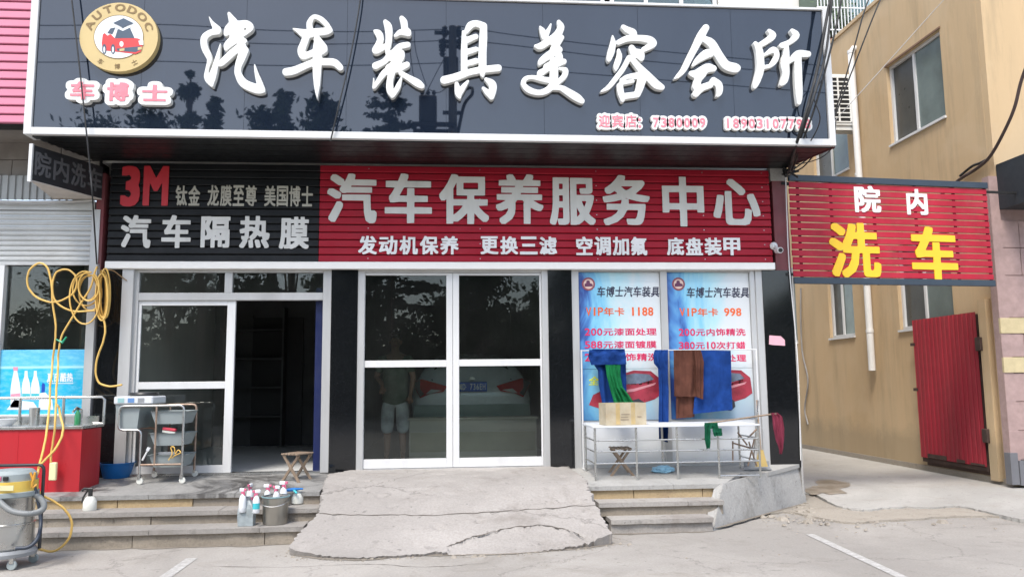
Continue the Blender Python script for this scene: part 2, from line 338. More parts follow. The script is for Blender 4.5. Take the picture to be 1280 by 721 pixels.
# ------------------------------------------------------------------ outlines to plates (letters)
def marching(F, lev=0.5):
    """loops of the lev contour of the grid F (rows = y)"""
    H, W = F.shape; S = F > lev
    code = S[:-1, :-1] * 1 + S[:-1, 1:] * 2 + S[1:, 1:] * 4 + S[1:, :-1] * 8
    seg = {}
    def pt(i, j, e):
        if e == 0: a, b, p, q = F[i, j], F[i, j + 1], (j, i), (j + 1, i)
        elif e == 1: a, b, p, q = F[i, j + 1], F[i + 1, j + 1], (j + 1, i), (j + 1, i + 1)
        elif e == 2: a, b, p, q = F[i + 1, j], F[i + 1, j + 1], (j, i + 1), (j + 1, i + 1)
        else: a, b, p, q = F[i, j], F[i + 1, j], (j, i), (j, i + 1)
        t = (lev - a) / (b - a) if b != a else .5
        return (p[0] + (q[0] - p[0]) * t, p[1] + (q[1] - p[1]) * t)
    def key(i, j, e): return ((i, j, 0) if e == 0 else (i, j + 1, 1) if e == 1 else (i + 1, j, 0) if e == 2 else (i, j, 1))
    T = {1: [(3, 0)], 2: [(0, 1)], 3: [(3, 1)], 4: [(1, 2)], 5: [(3, 2), (1, 0)], 6: [(0, 2)], 7: [(3, 2)], 8: [(2, 3)], 9: [(2, 0)], 10: [(0, 3), (2, 1)], 11: [(2, 1)], 12: [(1, 3)], 13: [(1, 0)], 14: [(0, 3)]}
    pos = {}
    for i, j in zip(*np.nonzero((code > 0) & (code < 15))):
        for a, b in T[int(code[i, j])]:
            ka, kb = key(i, j, a), key(i, j, b); seg[ka] = kb; pos[ka] = pt(i, j, a); pos[kb] = pt(i, j, b)
    loops = []
    while seg:
        k0 = next(iter(seg)); k = k0; lp = []
        while k in seg:
            lp.append(pos[k]); k = seg.pop(k)
        if len(lp) > 5: loops.append(lp)
    return loops
def simplify(lp, tol):
    P = np.array(lp)
    def dp(a, b):
        if b - a < 2: return []
        p, q = P[a], P[b % len(P)]; d = q - p; l = math.hypot(*d)
        S = P[a + 1:b]
        dist = np.abs(d[0] * (S[:, 1] - p[1]) - d[1] * (S[:, 0] - p[0])) / l if l > 1e-9 else np.hypot(*(S - p).T)
        k = int(dist.argmax())
        if dist[k] < tol: return []
        m = a + 1 + k; return dp(a, m) + [m] + dp(m, b)
    h = len(P) // 2
    idx = [0] + dp(0, h) + [h] + dp(h, len(P))
    return [tuple(P[i]) for i in idx]
def blur(F, s):
    r = int(3 * s + 1); k = np.exp(-np.arange(-r, r + 1) ** 2 / (2 * s * s)); k /= k.sum()
    F = np.apply_along_axis(lambda a: np.convolve(a, k, 'same'), 0, F); return np.apply_along_axis(lambda a: np.convolve(a, k, 'same'), 1, F)
_G = {}; RES = 120; PADG = 44
def glyph_mask(ch):
    """the built-in font's glyph as a filled grid, 1 em = RES cells"""
    if ch in _G: return _G[ch]
    cu = bpy.data.curves.new('glyph', 'FONT'); cu.body = ch; cu.size = 1; cu.resolution_u = 3
    o = bpy.data.objects.new('glyph', cu); COL.objects.link(o); dg = bpy.context.evaluated_depsgraph_get(); me = bpy.data.meshes.new_from_object(o.evaluated_get(dg))
    V = np.array([q.co[:2] for q in me.vertices]) if me.vertices else np.zeros((0, 2)); cnt = {}
    for p in me.polygons:
        for k in p.edge_keys: cnt[k] = cnt.get(k, 0) + 1
    E = [k for k, c in cnt.items() if c == 1] if me.polygons else [tuple(e.vertices) for e in me.edges]
    bpy.data.objects.remove(o); bpy.data.meshes.remove(me); bpy.data.curves.remove(cu)
    Wd = int(RES * 1.25) + 2 * PADG; Hd = int(RES * 1.3) + 2 * PADG; F = np.zeros((Hd, Wd))
    xs = np.arange(Wd)
    A = np.array([[V[a][0], V[a][1], V[b][0], V[b][1]] for a, b in E]) * RES if E else np.zeros((0, 4)); A[:, [0, 2]] += PADG; A[:, [1, 3]] += PADG + RES * .25
    for i in range(Hd):
        for sub in (.25, .75):
            y = i + sub - .5 + 1e-4; hit = (A[:, 1] <= y) != (A[:, 3] <= y); B = A[hit]
            if not len(B): continue
            cx = np.sort(B[:, 0] + (y - B[:, 1]) / (B[:, 3] - B[:, 1]) * (B[:, 2] - B[:, 0]))
            for a, b in zip(cx[::2], cx[1::2]): F[i] += .5 * np.clip(np.minimum(xs + .5, b) - np.maximum(xs - .5, a), 0, 1)
    _G[ch] = F; return F
def dilate(F, rx, ry, round_=False):
    out = F.copy()
    if round_:
        r = int(math.ceil(rx))
        for dy in range(-r, r + 1):
            for dx in range(-r, r + 1):
                if dx * dx + dy * dy <= rx * rx: out = np.maximum(out, np.roll(np.roll(F, dy, 0), dx, 1))
        return out
    for d in range(1, rx + 1): out = np.maximum(out, np.maximum(np.roll(F, d, 1), np.roll(F, -d, 1)))
    F = out.copy()
    for d in range(1, ry + 1): out = np.maximum(out, np.maximum(np.roll(F, d, 0), np.roll(F, -d, 0)))
    return out
_C = {}
def glyph(ch, bx=2, by=2, rnd=0, tol=.45):
    """loops in em units and their box"""
    k = (ch, bx, by, rnd, tol)
    if k in _C: return _C[k]
    F = glyph_mask(ch)
    if bx or by: F = dilate(F, bx, by)
    if rnd: F = dilate(F, rnd, rnd, True)
    F = blur(F, .7)
    lps = [simplify(l, tol) for l in marching(F)]
    lps = [[((x - PADG) / RES, (y - PADG) / RES - .25) for x, y in l] for l in lps if len(l) > 2]
    P = np.array([q for l in lps for q in l]) if lps else np.zeros((1, 2))
    _C[k] = (lps, P[:, 0].min(), P[:, 0].max(), P[:, 1].min(), P[:, 1].max()); return _C[k]
def plate(loops, depth, bevel=0, name='plate'):
    """filled, extruded outlines (x,z) facing -Y; front face at y=0, back at y=depth -> verts, faces"""
    cu = bpy.data.curves.new(name, 'CURVE'); cu.dimensions = '2D'; cu.fill_mode = 'BOTH' if depth else 'FRONT'; cu.extrude = depth / 2 - bevel if depth else 0; cu.bevel_depth = bevel; cu.bevel_resolution = 1; cu.offset = -bevel
    for l in loops:
        s = cu.splines.new('POLY'); s.points.add(len(l) - 1); s.use_cyclic_u = True
        s.points.foreach_set('co', [c for q in l for c in (q[0], q[1], 0, 1)])
    o = bpy.data.objects.new(name, cu); COL.objects.link(o); me = bpy.data.meshes.new_from_object(o.evaluated_get(bpy.context.evaluated_depsgraph_get()))
    vs = [(q.co.x, depth / 2 - q.co.z, q.co.y) for q in me.vertices]; fs = [tuple(p.vertices) for p in me.polygons]
    bpy.data.objects.remove(o); bpy.data.meshes.remove(me); bpy.data.curves.remove(cu); return vs, fs
def fit(g, x0, x1, z0, z1, em=False):
    lps, a, b, c, d = g
    if em: a, b, c, d = 0.02, .98, -.09, .86
    return [[(x0 + (x - a) / (b - a) * (x1 - x0), z0 + (z - c) / (d - c) * (z1 - z0)) for x, z in l] for l in lps]
def char_obj(ch, x0, x1, z0, z1, y, depth, m, parent, bold=(3, 3), rnd=0, bevel=0, name='character', local=False, em=False, slant=0):
    lp = fit(glyph(ch, *bold, rnd), x0, x1, z0, z1, em)
    if slant: lp = [[(x + (z - z0) * slant, z) for x, z in l] for l in lp]
    v, f = plate(lp, depth, bevel); mb = MB().add([(a, y + b, c) for a, b, c in v], f)
    return mb.build(name, m, parent, local=local)
def text_line(txt, x0, x1, z0, z1, y, depth, m, parent, bold=(2, 2), rnd=0, name='text_line', slant=0, latin=.56, local=False, into=None):
    """one row of characters filling x0..x1"""
    wd = [(.5 if c == ' ' else latin if ord(c) < 128 else 1) for c in txt]; tot = sum(wd); k = (x1 - x0) / tot; x = x0; mb = into or MB()
    for c, w_ in zip(txt, wd):
        if c != ' ':
            g = glyph(c, *bold, rnd); cjk = ord(c) > 127
            if cjk: lp = fit(g, x + .03 * k, x + k * .97, z0, z1, True)
            else:
                nw = g[2] - g[1]; cw = min(w_ * .88, max(.12, nw / .78)) * k; cx = x + w_ * k / 2
                lo, hi = (z0, z1) if c.isalnum() else (z0 + (g[3]) * (z1 - z0) / .75, z0 + g[4] * (z1 - z0) / .75)
                lp = fit(g, cx - cw / 2, cx + cw / 2, lo, hi)
            if slant: lp = [[(a + (z - z0) * slant, z) for a, z in l] for l in lp]
            v, f = plate(lp, depth); mb.add([(a, y + b, c_) for a, b, c_ in v], f)
        x += w_ * k
    return mb if into else mb.build(name, m, parent, local=local)
def stroke_loops(strokes, cell):
    """union of tapering brush strokes (x,y,r), y down -> loops, y down"""
    pts = [q for s in strokes for q in s]; x0 = min(p[0] - p[2] for p in pts) - 12; x1 = max(p[0] + p[2] for p in pts) + 12; y0 = min(p[1] - p[2] for p in pts) - 12; y1 = max(p[1] + p[2] for p in pts) + 12
    xs = np.arange(x0, x1, cell); ys = np.arange(y0, y1, cell); Xg, Yg = np.meshgrid(xs, ys); D = np.full(Xg.shape, 1e9)
    for s in strokes:
        s2 = [tuple(q) for q in spline(s, 4)] if len(s) > 2 else s
        for (ax, ay, ar), (bx, by, br) in zip(s2, s2[1:]):
            dx, dy = bx - ax, by - ay; l2 = dx * dx + dy * dy + 1e-9; t = np.clip(((Xg - ax) * dx + (Yg - ay) * dy) / l2, 0, 1)
            D = np.minimum(D, np.hypot(Xg - ax - t * dx, Yg - ay - t * dy) - (ar + (br - ar) * t))
    F = blur(-D.clip(-40, 40), .8)
    return [simplify([(x0 + x * cell, y0 + y * cell) for x, y in l], .35 * cell) for l in marching(F, 0.0)]

# ================================================================== THE SETTING
FL = .50            # shop floor
# ground sheet, fine near the camera
mb = MB()
gx = [-400, -120, -40, -14] + list(np.arange(-10, 12.1, .5)) + [16, 40, 120, 400]; gy = [-400, -120, -60, -30, -16] + list(np.arange(-11, 12.1, .5)) + [16, 40, 120, 400]
vs = [(x, y, 0) for y in gy for x in gx]; W_ = len(gx)
mb.add(vs, [(j * W_ + i, j * W_ + i + 1, (j + 1) * W_ + i + 1, (j + 1) * W_ + i) for j in range(len(gy) - 1) for i in range(W_ - 1)])
mb.build('ground', M_road, kind='structure')
# alley pavement with its broken edge
rnd = random.Random(3)
edge_px = [(1008, 617), (1022, 620), (1040, 630), (1060, 636), (1080, 638), (1110, 635), (1140, 634), (1165, 635), (1195, 633), (1220, 637), (1250, 644), (1280, 650), (1330, 654), (1420, 660)]
ed = spline([atz(px, py, .03) for px, py in edge_px], 7)
ed = [(p.x + rnd.uniform(-.02, .02), p.y + rnd.uniform(-.022, .022)) for p in ed]
poly = [(4.46, .1)] + ed + [(20, ed[-1][1] + .3), (20, 30), (4.46, 30)]
mb = MB()
bm = bmesh.new(); vv = [bm.verts.new((x, y, .042)) for x, y in poly]; f = bm.faces.new(vv); r_ = bmesh.ops.extrude_face_region(bm, geom=[f])
for q in r_['geom']:
    if isinstance(q, bmesh.types.BMVert): q.co.z = -.02
bmesh.ops.triangulate(bm, faces=bm.faces[:]); me = bpy.data.meshes.new('alley_pavement'); bm.to_mesh(me); bm.free(); me.materials.append(M_alley)
o = bpy.data.objects.new('alley_pavement', me); COL.objects.link(o); tag(o, kind='structure')
# mortar apron in front of the broken edge
ed2 = [atz(px, py, .012) for px, py in [(962, 643), (985, 640), (1012, 645), (1050, 652), (1075, 653), (1100, 651), (1130, 650), (1180, 646), (1240, 645)]]
ed2 = spline(ed2, 4); poly = [(4.4, .2)] + [(p.x, p.y + rnd.uniform(-.02, .02)) for p in ed2] + [(p[0], p[1] + .15) for p in ed[::-6]]
MB().prism(poly, -.02, .022).build('dirt_apron', M_dirt, kind='structure')
# loose stones
mb = MB(); rs = random.Random(11)
for k in range(420):
    if k < 150: px, py = rs.gauss(1012, 20), rs.gauss(634, 6)
    elif k < 300: px, py = rs.uniform(955, 1110), rs.gauss(648, 5)
    else: px, py = rs.uniform(940, 1260), rs.gauss(646, 9)
    p = atz(px, py, .02); s = min(.05, .005 / (rs.random() ** .55 + .02))
    mb.add([(p.x + s * rs.uniform(.6, 1.3) * a, p.y + s * rs.uniform(.6, 1.3) * b_, .03 + s * c * .45 - .012) for a, b_, c in ((-1, -1, -1), (1, -1, -1), (1, 1, -1), (-1, 1, -1), (-.6, -.5, 1), (.7, -.6, .8), (.5, .6, 1), (-.6, .7, .7))],
           [(0, 3, 2, 1), (4, 5, 6, 7), (0, 1, 5, 4), (1, 2, 6, 5), (2, 3, 7, 6), (3, 0, 4, 7)])
mb.build('loose_stones', M_dirt, kind='stuff', label='loose stones and mortar crumbs at the broken pavement edge')
# wet patch
pp = spline([atz(px, py, .045) for px, py in [(1006, 613), (1012, 608), (1024, 606), (1018, 601), (1036, 599), (1050, 601), (1064, 603), (1060, 608), (1050, 610), (1056, 615), (1040, 618), (1028, 616), (1016, 618)]], 6, True); pp = [p + Vector((.05 * mnz(p * 3), .09 * mnz(p * 4 + Vector((5, 0, 0))), 0)) for p in pp]
MB().add([(p.x, p.y, .046) for p in pp], [tuple(range(len(pp)))]).build('wet_patch', M_puddle, kind='structure')
# painted parking lines
def line_strip(a, b, wd, name='parking_line'):
    a, b = atz(*a, .004), atz(*b, .004); d = (b - a).normalized(); n = Vector((-d.y, d.x, 0)) * wd / 2
    MB().add([a - n, b - n, b + n, a + n], [(0, 1, 2, 3)]).build(name, M_paint, kind='structure')
line_strip((1012, 667), (1135, 724), .09); line_strip((240, 697), (203, 723), .10)

# ------------------------------------------------------------------ platform and steps
def zig(x0, x1, y0, y1, n, seed, amp=.012):
    r = random.Random(seed); return [(x0 + (x1 - x0) * i / n, y0 + (y1 - y0) * i / n + r.uniform(-amp, amp)) for i in range(n + 1)]
def rbox(mb, x0, x1, y0, y1, z0, z1, b=.006, j=.004, r=random):
    a = [r.uniform(-j, j) for _ in range(4)]; return mb.box(x0, x1, y0, y1 + a[0] * 0, z0, z1 + a[1], b=b)
def steps(xl0, xl1, name, zs, ys, mats, seed, ends):
    """platform of slabs, then slab + riser rows; ends(level) -> x of the ragged ramp end"""
    r = random.Random(seed); P = root(name, ((xl0 + xl1) / 2, -.6, 0), kind='structure')
    for i, (zt, yf) in enumerate(zip(zs, ys)):
        zb = 0 if i == 0 else zs[i - 1]
        x0, x1 = ends(i, xl0, xl1)
        # riser stones
        x = x0; k = 0
        while x < x1 - .05:
            wl = r.uniform(.95, 1.35) if i != 2 else r.uniform(.5, .8); xe = min(x1, x + wl)
            if x1 - xe < .25: xe = x1
            mr = mats[i] if not isinstance(mats[i], list) else mats[i][k % len(mats[i])]
            MB().box(x + .003, xe - .003, yf + .02 + r.uniform(-.004, .004), yf + .12, zb - .01, zt - .045, b=.004).build('riser_stone', mr, P); x = xe; k += 1
        yb = ys[i + 1] + .13 if i < 2 else None
        if yb:
            x = x0
            while x < x1 - .05:
                wl = r.uniform(.8, 1.5); xe = min(x1, x + wl)
                if x1 - xe < .3: xe = x1
                n = 9; rr = [(x + .002 + (xe - x - .004) * q / n, yf - .012 + r.uniform(-.007, .007)) for q in range(n + 1)]
                MB().prism(rr + [(xe - .002, yb), (x + .002, yb)], zt - .045, zt + r.uniform(-.002, .003)).build('tread_slab', M_slab, P); x = xe
    return P
ZS = [.17, .30, .43]; YS = [-1.76, -1.46, -1.18]
def endL(i, a, b): return a, [-1.42, -1.33, -1.36][i]
def endR(i, a, b): return [1.66, 1.58, 1.52][i], [2.74, 2.94, 3.08][i]
PL = steps(-7.5, -1.4, 'front_steps', ZS, YS, [M_step, M_step, [M_step, M_step, M_step, M_step, M_ochre, M_ochre, M_ochre, M_step]], 4, endL)
PR = steps(1.5, 3.0, 'front_steps', [.145, .28, .42], [-1.66, -1.42, -1.16], [M_slab, M_step, M_ochre], 9, endR)
def platform(P, x0, x1, yf, zf, zbk, m, seed, nx, ny, diag=None, ybk=.12):
    r = random.Random(seed); ysn = [yf + (ybk - yf) * (j / ny) ** .9 for j in range(ny + 1)]
    for j in range(ny):
        off = r.uniform(0, .4) if j % 2 else 0; xs = [x0] + [x0 + off + (x1 - x0) * i / nx for i in range(1, nx)] + [x1]
        for i in range(nx):
            a, b_ = xs[i], xs[i + 1]; za = zf + (zbk - zf) * (ysn[j] - yf) / (ybk - yf); zb = zf + (zbk - zf) * (ysn[j + 1] - yf) / (ybk - yf); dz = r.uniform(-.0015, .0015)
            y0, y1 = ysn[j] + .002, ysn[j + 1] - .002
            def cl(x, y): return min(x, diag(y)) if diag else x
            if diag and a > diag(y0): continue
            q = [(a + .002, y0), (cl(b_ - .002, y0), y0), (cl(b_ - .002, y1), y1), (a + .002, y1)]; zz = [za, za, zb, zb]
            n = len(q)
            MB().add([(x, y, z + dz) for (x, y), z in zip(q, zz)] + [(x, y, z - .045) for (x, y), z in zip(q, zz)], [(0, 1, 2, 3), (7, 6, 5, 4)] + [(k, (k + 1) % 4, 4 + (k + 1) % 4, 4 + k) for k in range(4)]).build('paving_slab', m, P)
platform(PL, -7.5, -1.36, -1.19, .43, .50, M_plat, 5, 7, 2)
DG = lambda y: 3.05 + (y + 1.16) / 1.16 * 1.40
platform(PR, 1.48, 4.45, -1.17, .42, .50, M_platdry, 6, 3, 2, DG, .0)
# core under the platforms
MB().box(-7.5, -1.34, -1.07, .1, -.02, .38).build('platform_core', M_step, PL)
MB().prism([(1.5, -1.05), (3.0, -1.05), (4.38, -.02), (4.38, .06), (1.5, .06)], -.02, .37).build('platform_core', M_step, PR)
# worn diagonal retaining wall to the right of the steps
n = 26; vs = []; r = random.Random(2)
for i in range(n + 1):
    t = i / n; tx, ty = 3.02 + (4.47 - 3.02) * t, -1.19 + (.06 + 1.19) * t
    bx_, by_ = 2.74 + (4.50 - 2.74) * t, -1.63 + (.0 + 1.63) * t ** .95
    for k in range(6):
        s = k / 5; j = r.uniform(-.008, .008) if 0 < k < 5 else 0
        vs.append((bx_ + (tx - bx_) * s + j, by_ + (ty - by_) * s + j * 1.2, .0 + (.425 + .075 * t) * s ** .9 - (.01 if k == 0 else 0)))
fs = [(i * 6 + k, i * 6 + k + 1, (i + 1) * 6 + k + 1, (i + 1) * 6 + k) for i in range(n) for k in range(5)]
m_ = MB().add(vs, fs); b0 = len(m_.v); m_.add([(2.64, -1.6, -.02), (2.95, -1.12, .41), (4.4, .06, .48)], []); m_.f.append((0, 5, b0 + 1, b0)); m_.f.append(tuple(i * 6 + 5 for i in range(n + 1)) + (b0 + 2, b0 + 1))
m_.build('retaining_wall', M_plaster, kind='structure')
MB().box(2.25, 2.72, -1.60, -1.3, 0, .10).build('step_cavity', M_step, PR)
# ramp
def lerp(tab, x):
    for (a, va), (b_, vb) in zip(tab, tab[1:]):
        if (a - x) * (b_ - x) <= 0: return va + (vb - va) * ((x - a) / (b_ - a) if b_ != a else 0)
    return tab[-1][1] if abs(x - tab[-1][0]) < abs(x - tab[0][0]) else tab[0][1]
prof = [(.02, .525), (-.35, .515), (-.75, .49), (-1.15, .44), (-1.45, .355), (-1.75, .25), (-2.05, .15), (-2.3, .05), (-2.45, .022), (-2.62, .012)]
def onramp(px, py):
    z = .2
    for _ in range(25): p = atz(px, py, z); z = .5 * z + .5 * (.52 if p.y > 0 else .04 if p.y < -2.62 else lerp(prof, p.y))
    return (p.y, p.x)
Lft = [(.02, -1.14)] + [onramp(*q) for q in ((411, 592), (406, 602), (403, 615), (401, 630), (397, 642), (386, 654), (376, 664), (366, 676), (360, 686), (364, 693))]
Rgt = [(.02, 1.44)] + [onramp(*q) for q in ((718, 588), (733, 600), (736, 612), (742, 626), (750, 640), (756, 652), (762, 663), (767, 674), (766, 683))]
for tab in (Lft, Rgt):
    for k in range(1, len(tab)): tab[k] = (min(tab[k][0], tab[k - 1][0] - .01), tab[k][1])
print('RAMP', Lft, Rgt)
Lft_ = [(.02, -1.12), (-.35, -1.30), (-.75, -1.36), (-1.15, -1.40), (-1.45, -1.37), (-1.75, -1.45), (-2.05, -1.50), (-2.2, -1.47), (-2.62, -1.15)]
Rgt_ = [(.02, 1.50), (-.35, 1.52), (-.75, 1.54), (-1.15, 1.56), (-1.45, 1.66), (-1.75, 1.74), (-2.05, 1.66), (-2.3, 1.50), (-2.62, .5)]
from mathutils import noise as mnoise
NU, NV = 170, 120; vs = []
def yfront(u): # the broken foot of the ramp
    x = -1.5 + 3.1 * u; tab = [(-1.5, -2.26), (-1.2, -2.44), (-.9, -2.52), (-.45, -2.50), (-.1, -2.42), (.3, -2.52), (.6, -2.46), (.9, -2.40), (1.2, -2.34), (1.5, -2.22), (1.6, -2.16)]
    return lerp(tab, x) + .035 * mnoise.noise(Vector((x * 9, 3, 1))) + .035 * mnoise.noise(Vector((x * 28, 7, 1))) + .012 * mnoise.noise(Vector((x * 90, 7, 1)))
for j in range(NV + 1):
    for i in range(NU + 1):
        u = i / NU; v_ = j / NV; y = .02 + (yfront(u) - .02) * v_
        a = lerp(Lft, y) + .03 * mnoise.noise(Vector((1, y * 9, 0))) + .03 * mnoise.noise(Vector((4, y * 30, 0)))
        b_ = lerp(Rgt, y) + .05 * mnoise.noise(Vector((9, y * 9, 0))) + .035 * mnoise.noise(Vector((12, y * 30, 0)))
        x = a + (b_ - a) * u
        z = lerp(prof, y) + .008 * mnoise.noise(Vector((x * 3, y * 3, 0))) + .003 * mnoise.noise(Vector((x * 14, y * 14, 5))) + .002 * mnoise.noise(Vector((x * 40, y * 40, 9))) - .016 * max(0, mnoise.noise(Vector((x * 5, y * 8, 21))) - .36) * 4 * (1 if abs(u - .5) < .47 else 0)
        if y < -1.5: z += .02 * (1 if y < lerp([(-1.6, -9), (-.2, -9), (0, -2.3), (.4, -2.08), (.9, -2.0), (1.2, -2.12), (1.5, -2.3)], x) else 0) * -1
        vs.append((x, y, z))
W_ = NU + 1; fs = [(j * W_ + i, j * W_ + i + 1, (j + 1) * W_ + i + 1, (j + 1) * W_ + i) for j in range(NV) for i in range(NU)]
rim = [i for i in range(W_)] + [j * W_ + NU for j in range(1, NV + 1)] + [NV * W_ + i for i in range(NU - 1, -1, -1)] + [j * W_ for j in range(NV - 1, 0, -1)]
b0 = len(vs); vs += [(vs[k][0], vs[k][1] + (.03 if vs[k][1] < -1.9 else 0), -.03) for k in rim]; nr = len(rim)
fs += [(rim[k], rim[(k + 1) % nr], b0 + (k + 1) % nr, b0 + k) for k in range(nr)]
MB().add(vs, fs).build('concrete_ramp', M_rampc, smooth=40, kind='structure')
# dirt packed along the feet of steps, ramp and walls; crumbs of broken concrete
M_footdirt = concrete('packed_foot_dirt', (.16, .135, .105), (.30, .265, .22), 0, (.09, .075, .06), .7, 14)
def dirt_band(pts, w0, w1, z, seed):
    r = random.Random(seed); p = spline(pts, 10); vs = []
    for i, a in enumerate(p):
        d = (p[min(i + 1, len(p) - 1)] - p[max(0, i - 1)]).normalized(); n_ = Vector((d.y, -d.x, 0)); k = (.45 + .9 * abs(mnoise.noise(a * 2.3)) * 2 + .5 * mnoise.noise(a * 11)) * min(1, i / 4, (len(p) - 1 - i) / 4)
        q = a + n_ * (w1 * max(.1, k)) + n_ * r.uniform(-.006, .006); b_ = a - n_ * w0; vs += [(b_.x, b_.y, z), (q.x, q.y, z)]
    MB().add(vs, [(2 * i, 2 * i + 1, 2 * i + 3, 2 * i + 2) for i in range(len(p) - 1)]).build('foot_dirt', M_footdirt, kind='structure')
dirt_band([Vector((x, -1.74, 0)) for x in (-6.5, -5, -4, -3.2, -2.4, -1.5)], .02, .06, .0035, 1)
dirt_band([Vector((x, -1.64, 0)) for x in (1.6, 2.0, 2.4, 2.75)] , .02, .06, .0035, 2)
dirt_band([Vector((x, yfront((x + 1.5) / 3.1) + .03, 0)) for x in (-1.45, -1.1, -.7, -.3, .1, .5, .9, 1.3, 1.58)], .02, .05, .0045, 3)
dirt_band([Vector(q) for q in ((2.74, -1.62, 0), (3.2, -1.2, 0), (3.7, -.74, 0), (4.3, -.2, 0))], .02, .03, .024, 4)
mb = MB(); rs = random.Random(17)
for k in range(330):
    if k < 200: x = rs.uniform(-1.6, 1.75); y = yfront(min(1, max(0, (x + 1.5) / 3.1))) - abs(rs.gauss(0, .05)); z = .003
    elif k < 270: y = rs.uniform(-2.2, -1.8); x = rs.choice([lerp(Lft, y) - abs(rs.gauss(0, .05)), lerp(Rgt, y) + abs(rs.gauss(0, .06))]); z = .003
    else: x = rs.uniform(-4, 5); y = rs.uniform(-5.5, -2.7); z = .003
    q = min(.028, .0035 / (rs.random() ** .5 + .03)); mb.add([(x + q * rs.uniform(.6, 1.3) * a, y + q * rs.uniform(.6, 1.3) * b_, z + q * c * .5) for a, b_, c in ((-1, -1, -.4), (1, -1, -.4), (1, 1, -.4), (-1, 1, -.4), (-.6, -.5, 1), (.7, -.6, .8), (.5, .6, 1), (-.6, .7, .7))], [(0, 3, 2, 1), (4, 5, 6, 7), (0, 1, 5, 4), (1, 2, 6, 5), (2, 3, 7, 6), (3, 0, 4, 7)])
mb.build('concrete_crumbs', M_dirt, kind='stuff', label='crumbs of broken concrete round the foot of the ramp')
# crack across the ramp : thin recessed-looking filled joint
def crack(pts, w0, name, m, zf, seed=1):
    r = random.Random(seed); p = spline(pts, 8); q = []
    for i, a in enumerate(p):
        d = (p[min(i + 1, len(p) - 1)] - p[max(0, i - 1)]).normalized(); n_ = Vector((-d.y, d.x, 0)); wv = w0 * r.uniform(.3, 1.5) * min(1, i / 3, (len(p) - 1 - i) / 3 + .05); j = n_ * r.uniform(-.012, .012)
        q.append((a + j - n_ * wv, a + j + n_ * wv))
    vs = [(v.x, v.y, zf(v.x, v.y)) for a in q for v in a]
    MB().add(vs, [(2 * i, 2 * i + 1, 2 * i + 3, 2 * i + 2) for i in range(len(q) - 1)]).build(name, m, kind='structure')
def rz_(x, y): return lerp(prof, y) + .008 * mnoise.noise(Vector((x * 3, y * 3, 0))) + .003 * mnoise.noise(Vector((x * 14, y * 14, 5))) + .003
M_crack = mat('dark_crack', (.09, .075, .06), .9)
crack([Vector((x, y, 0)) for x, y in ((-1.42, -1.62), (-1.1, -1.7), (-.5, -1.74), (0, -1.75), (.7, -1.7), (1.25, -1.65), (1.68, -1.62))], .005, 'ramp_crack', M_crack, rz_, 3)
crack([Vector((x, y, 0)) for x, y in ((-.02, -2.32), (.2, -2.18), (.55, -2.05), (.9, -2.0), (1.15, -2.1), (1.3, -2.26))], .006, 'ramp_crack', M_crack, rz_, 5)
crack([Vector((x, y, 0)) for x, y in ((-2.2, -2.6), (-1.4, -2.75), (-.7, -2.72), (-.2, -2.9), (.4, -2.8))], .004, 'road_crack', M_crack, lambda x, y: .003, 8)

# ------------------------------------------------------------------ the shop building
B = root('shop_building', (0, 0, 0), 'two storey car care shop with a dark ground floor front and cream upper wall', 'building')
def bb(name, x0, x1, y0, y1, z0, z1, m, b=0): return MB().box(x0, x1, y0, y1, z0, z1, b=b).build(name, m, B)
XL, XR = -4.28, 4.44
bb('upper_wall', -4.9, 4.44, .10, .35, 4.32, 6.35, M_cream); bb('upper_wall', -4.9, 4.44, .10, .35, 7.9, 9.2, M_cream)
bb('side_wall', 4.20, 4.43, .36, 9, .0, 9.2, M_cream); bb('side_wall', -4.38, -4.16, .3, 8.6, .0, 9.2, M_cream)
bb('roof_slab', -5, 4.6, .0, 9, 9.2, 9.4, M_cream)
# upper windows
def window(parent, x0, x1, z0, z1, y, nv, m=M_white, g=M_greenglass, fw=.05, d=.06, name='window'):
    f = MB()
    for (a, b_, c, e) in ((x0, x1, z0, z0 + fw), (x0, x1, z1 - fw, z1)): f.box(a, b_, y, y + d, c, e)
    xs = [x0 + (x1 - x0) * i / nv for i in range(nv + 1)]
    for i, x in enumerate(xs):
        a = x if i == 0 else x - fw / 2 if i < nv else x - fw; f.box(a, a + fw, y + .002, y + d - .002, z0 + fw, z1 - fw)
    fr = f.build(name, m, parent)
    for i in range(nv):
        a = xs[i] + (fw if i == 0 else fw / 2); b_ = xs[i + 1] - (fw if i == nv - 1 else fw / 2)
        MB().box(a, b_, y + d * .5, y + d * .5 + .006, z0 + fw, z1 - fw).build('pane', g, fr)
    return fr
for a, b_ in ((-1.7, .25), (.33, 2.1), (2.18, 3.65)): window(B, a, b_, 6.36, 7.88, .12, 3)
bb('window_pier', -4.9, -1.72, .11, .34, 6.35, 7.9, M_cream); bb('window_pier', 3.67, 4.44, .11, .34, 6.35, 7.9, M_cream)
bb('upper_room_wall', -4.1, 4.1, 2.4, 2.5, 4.5, 9.1, M_darkwall)
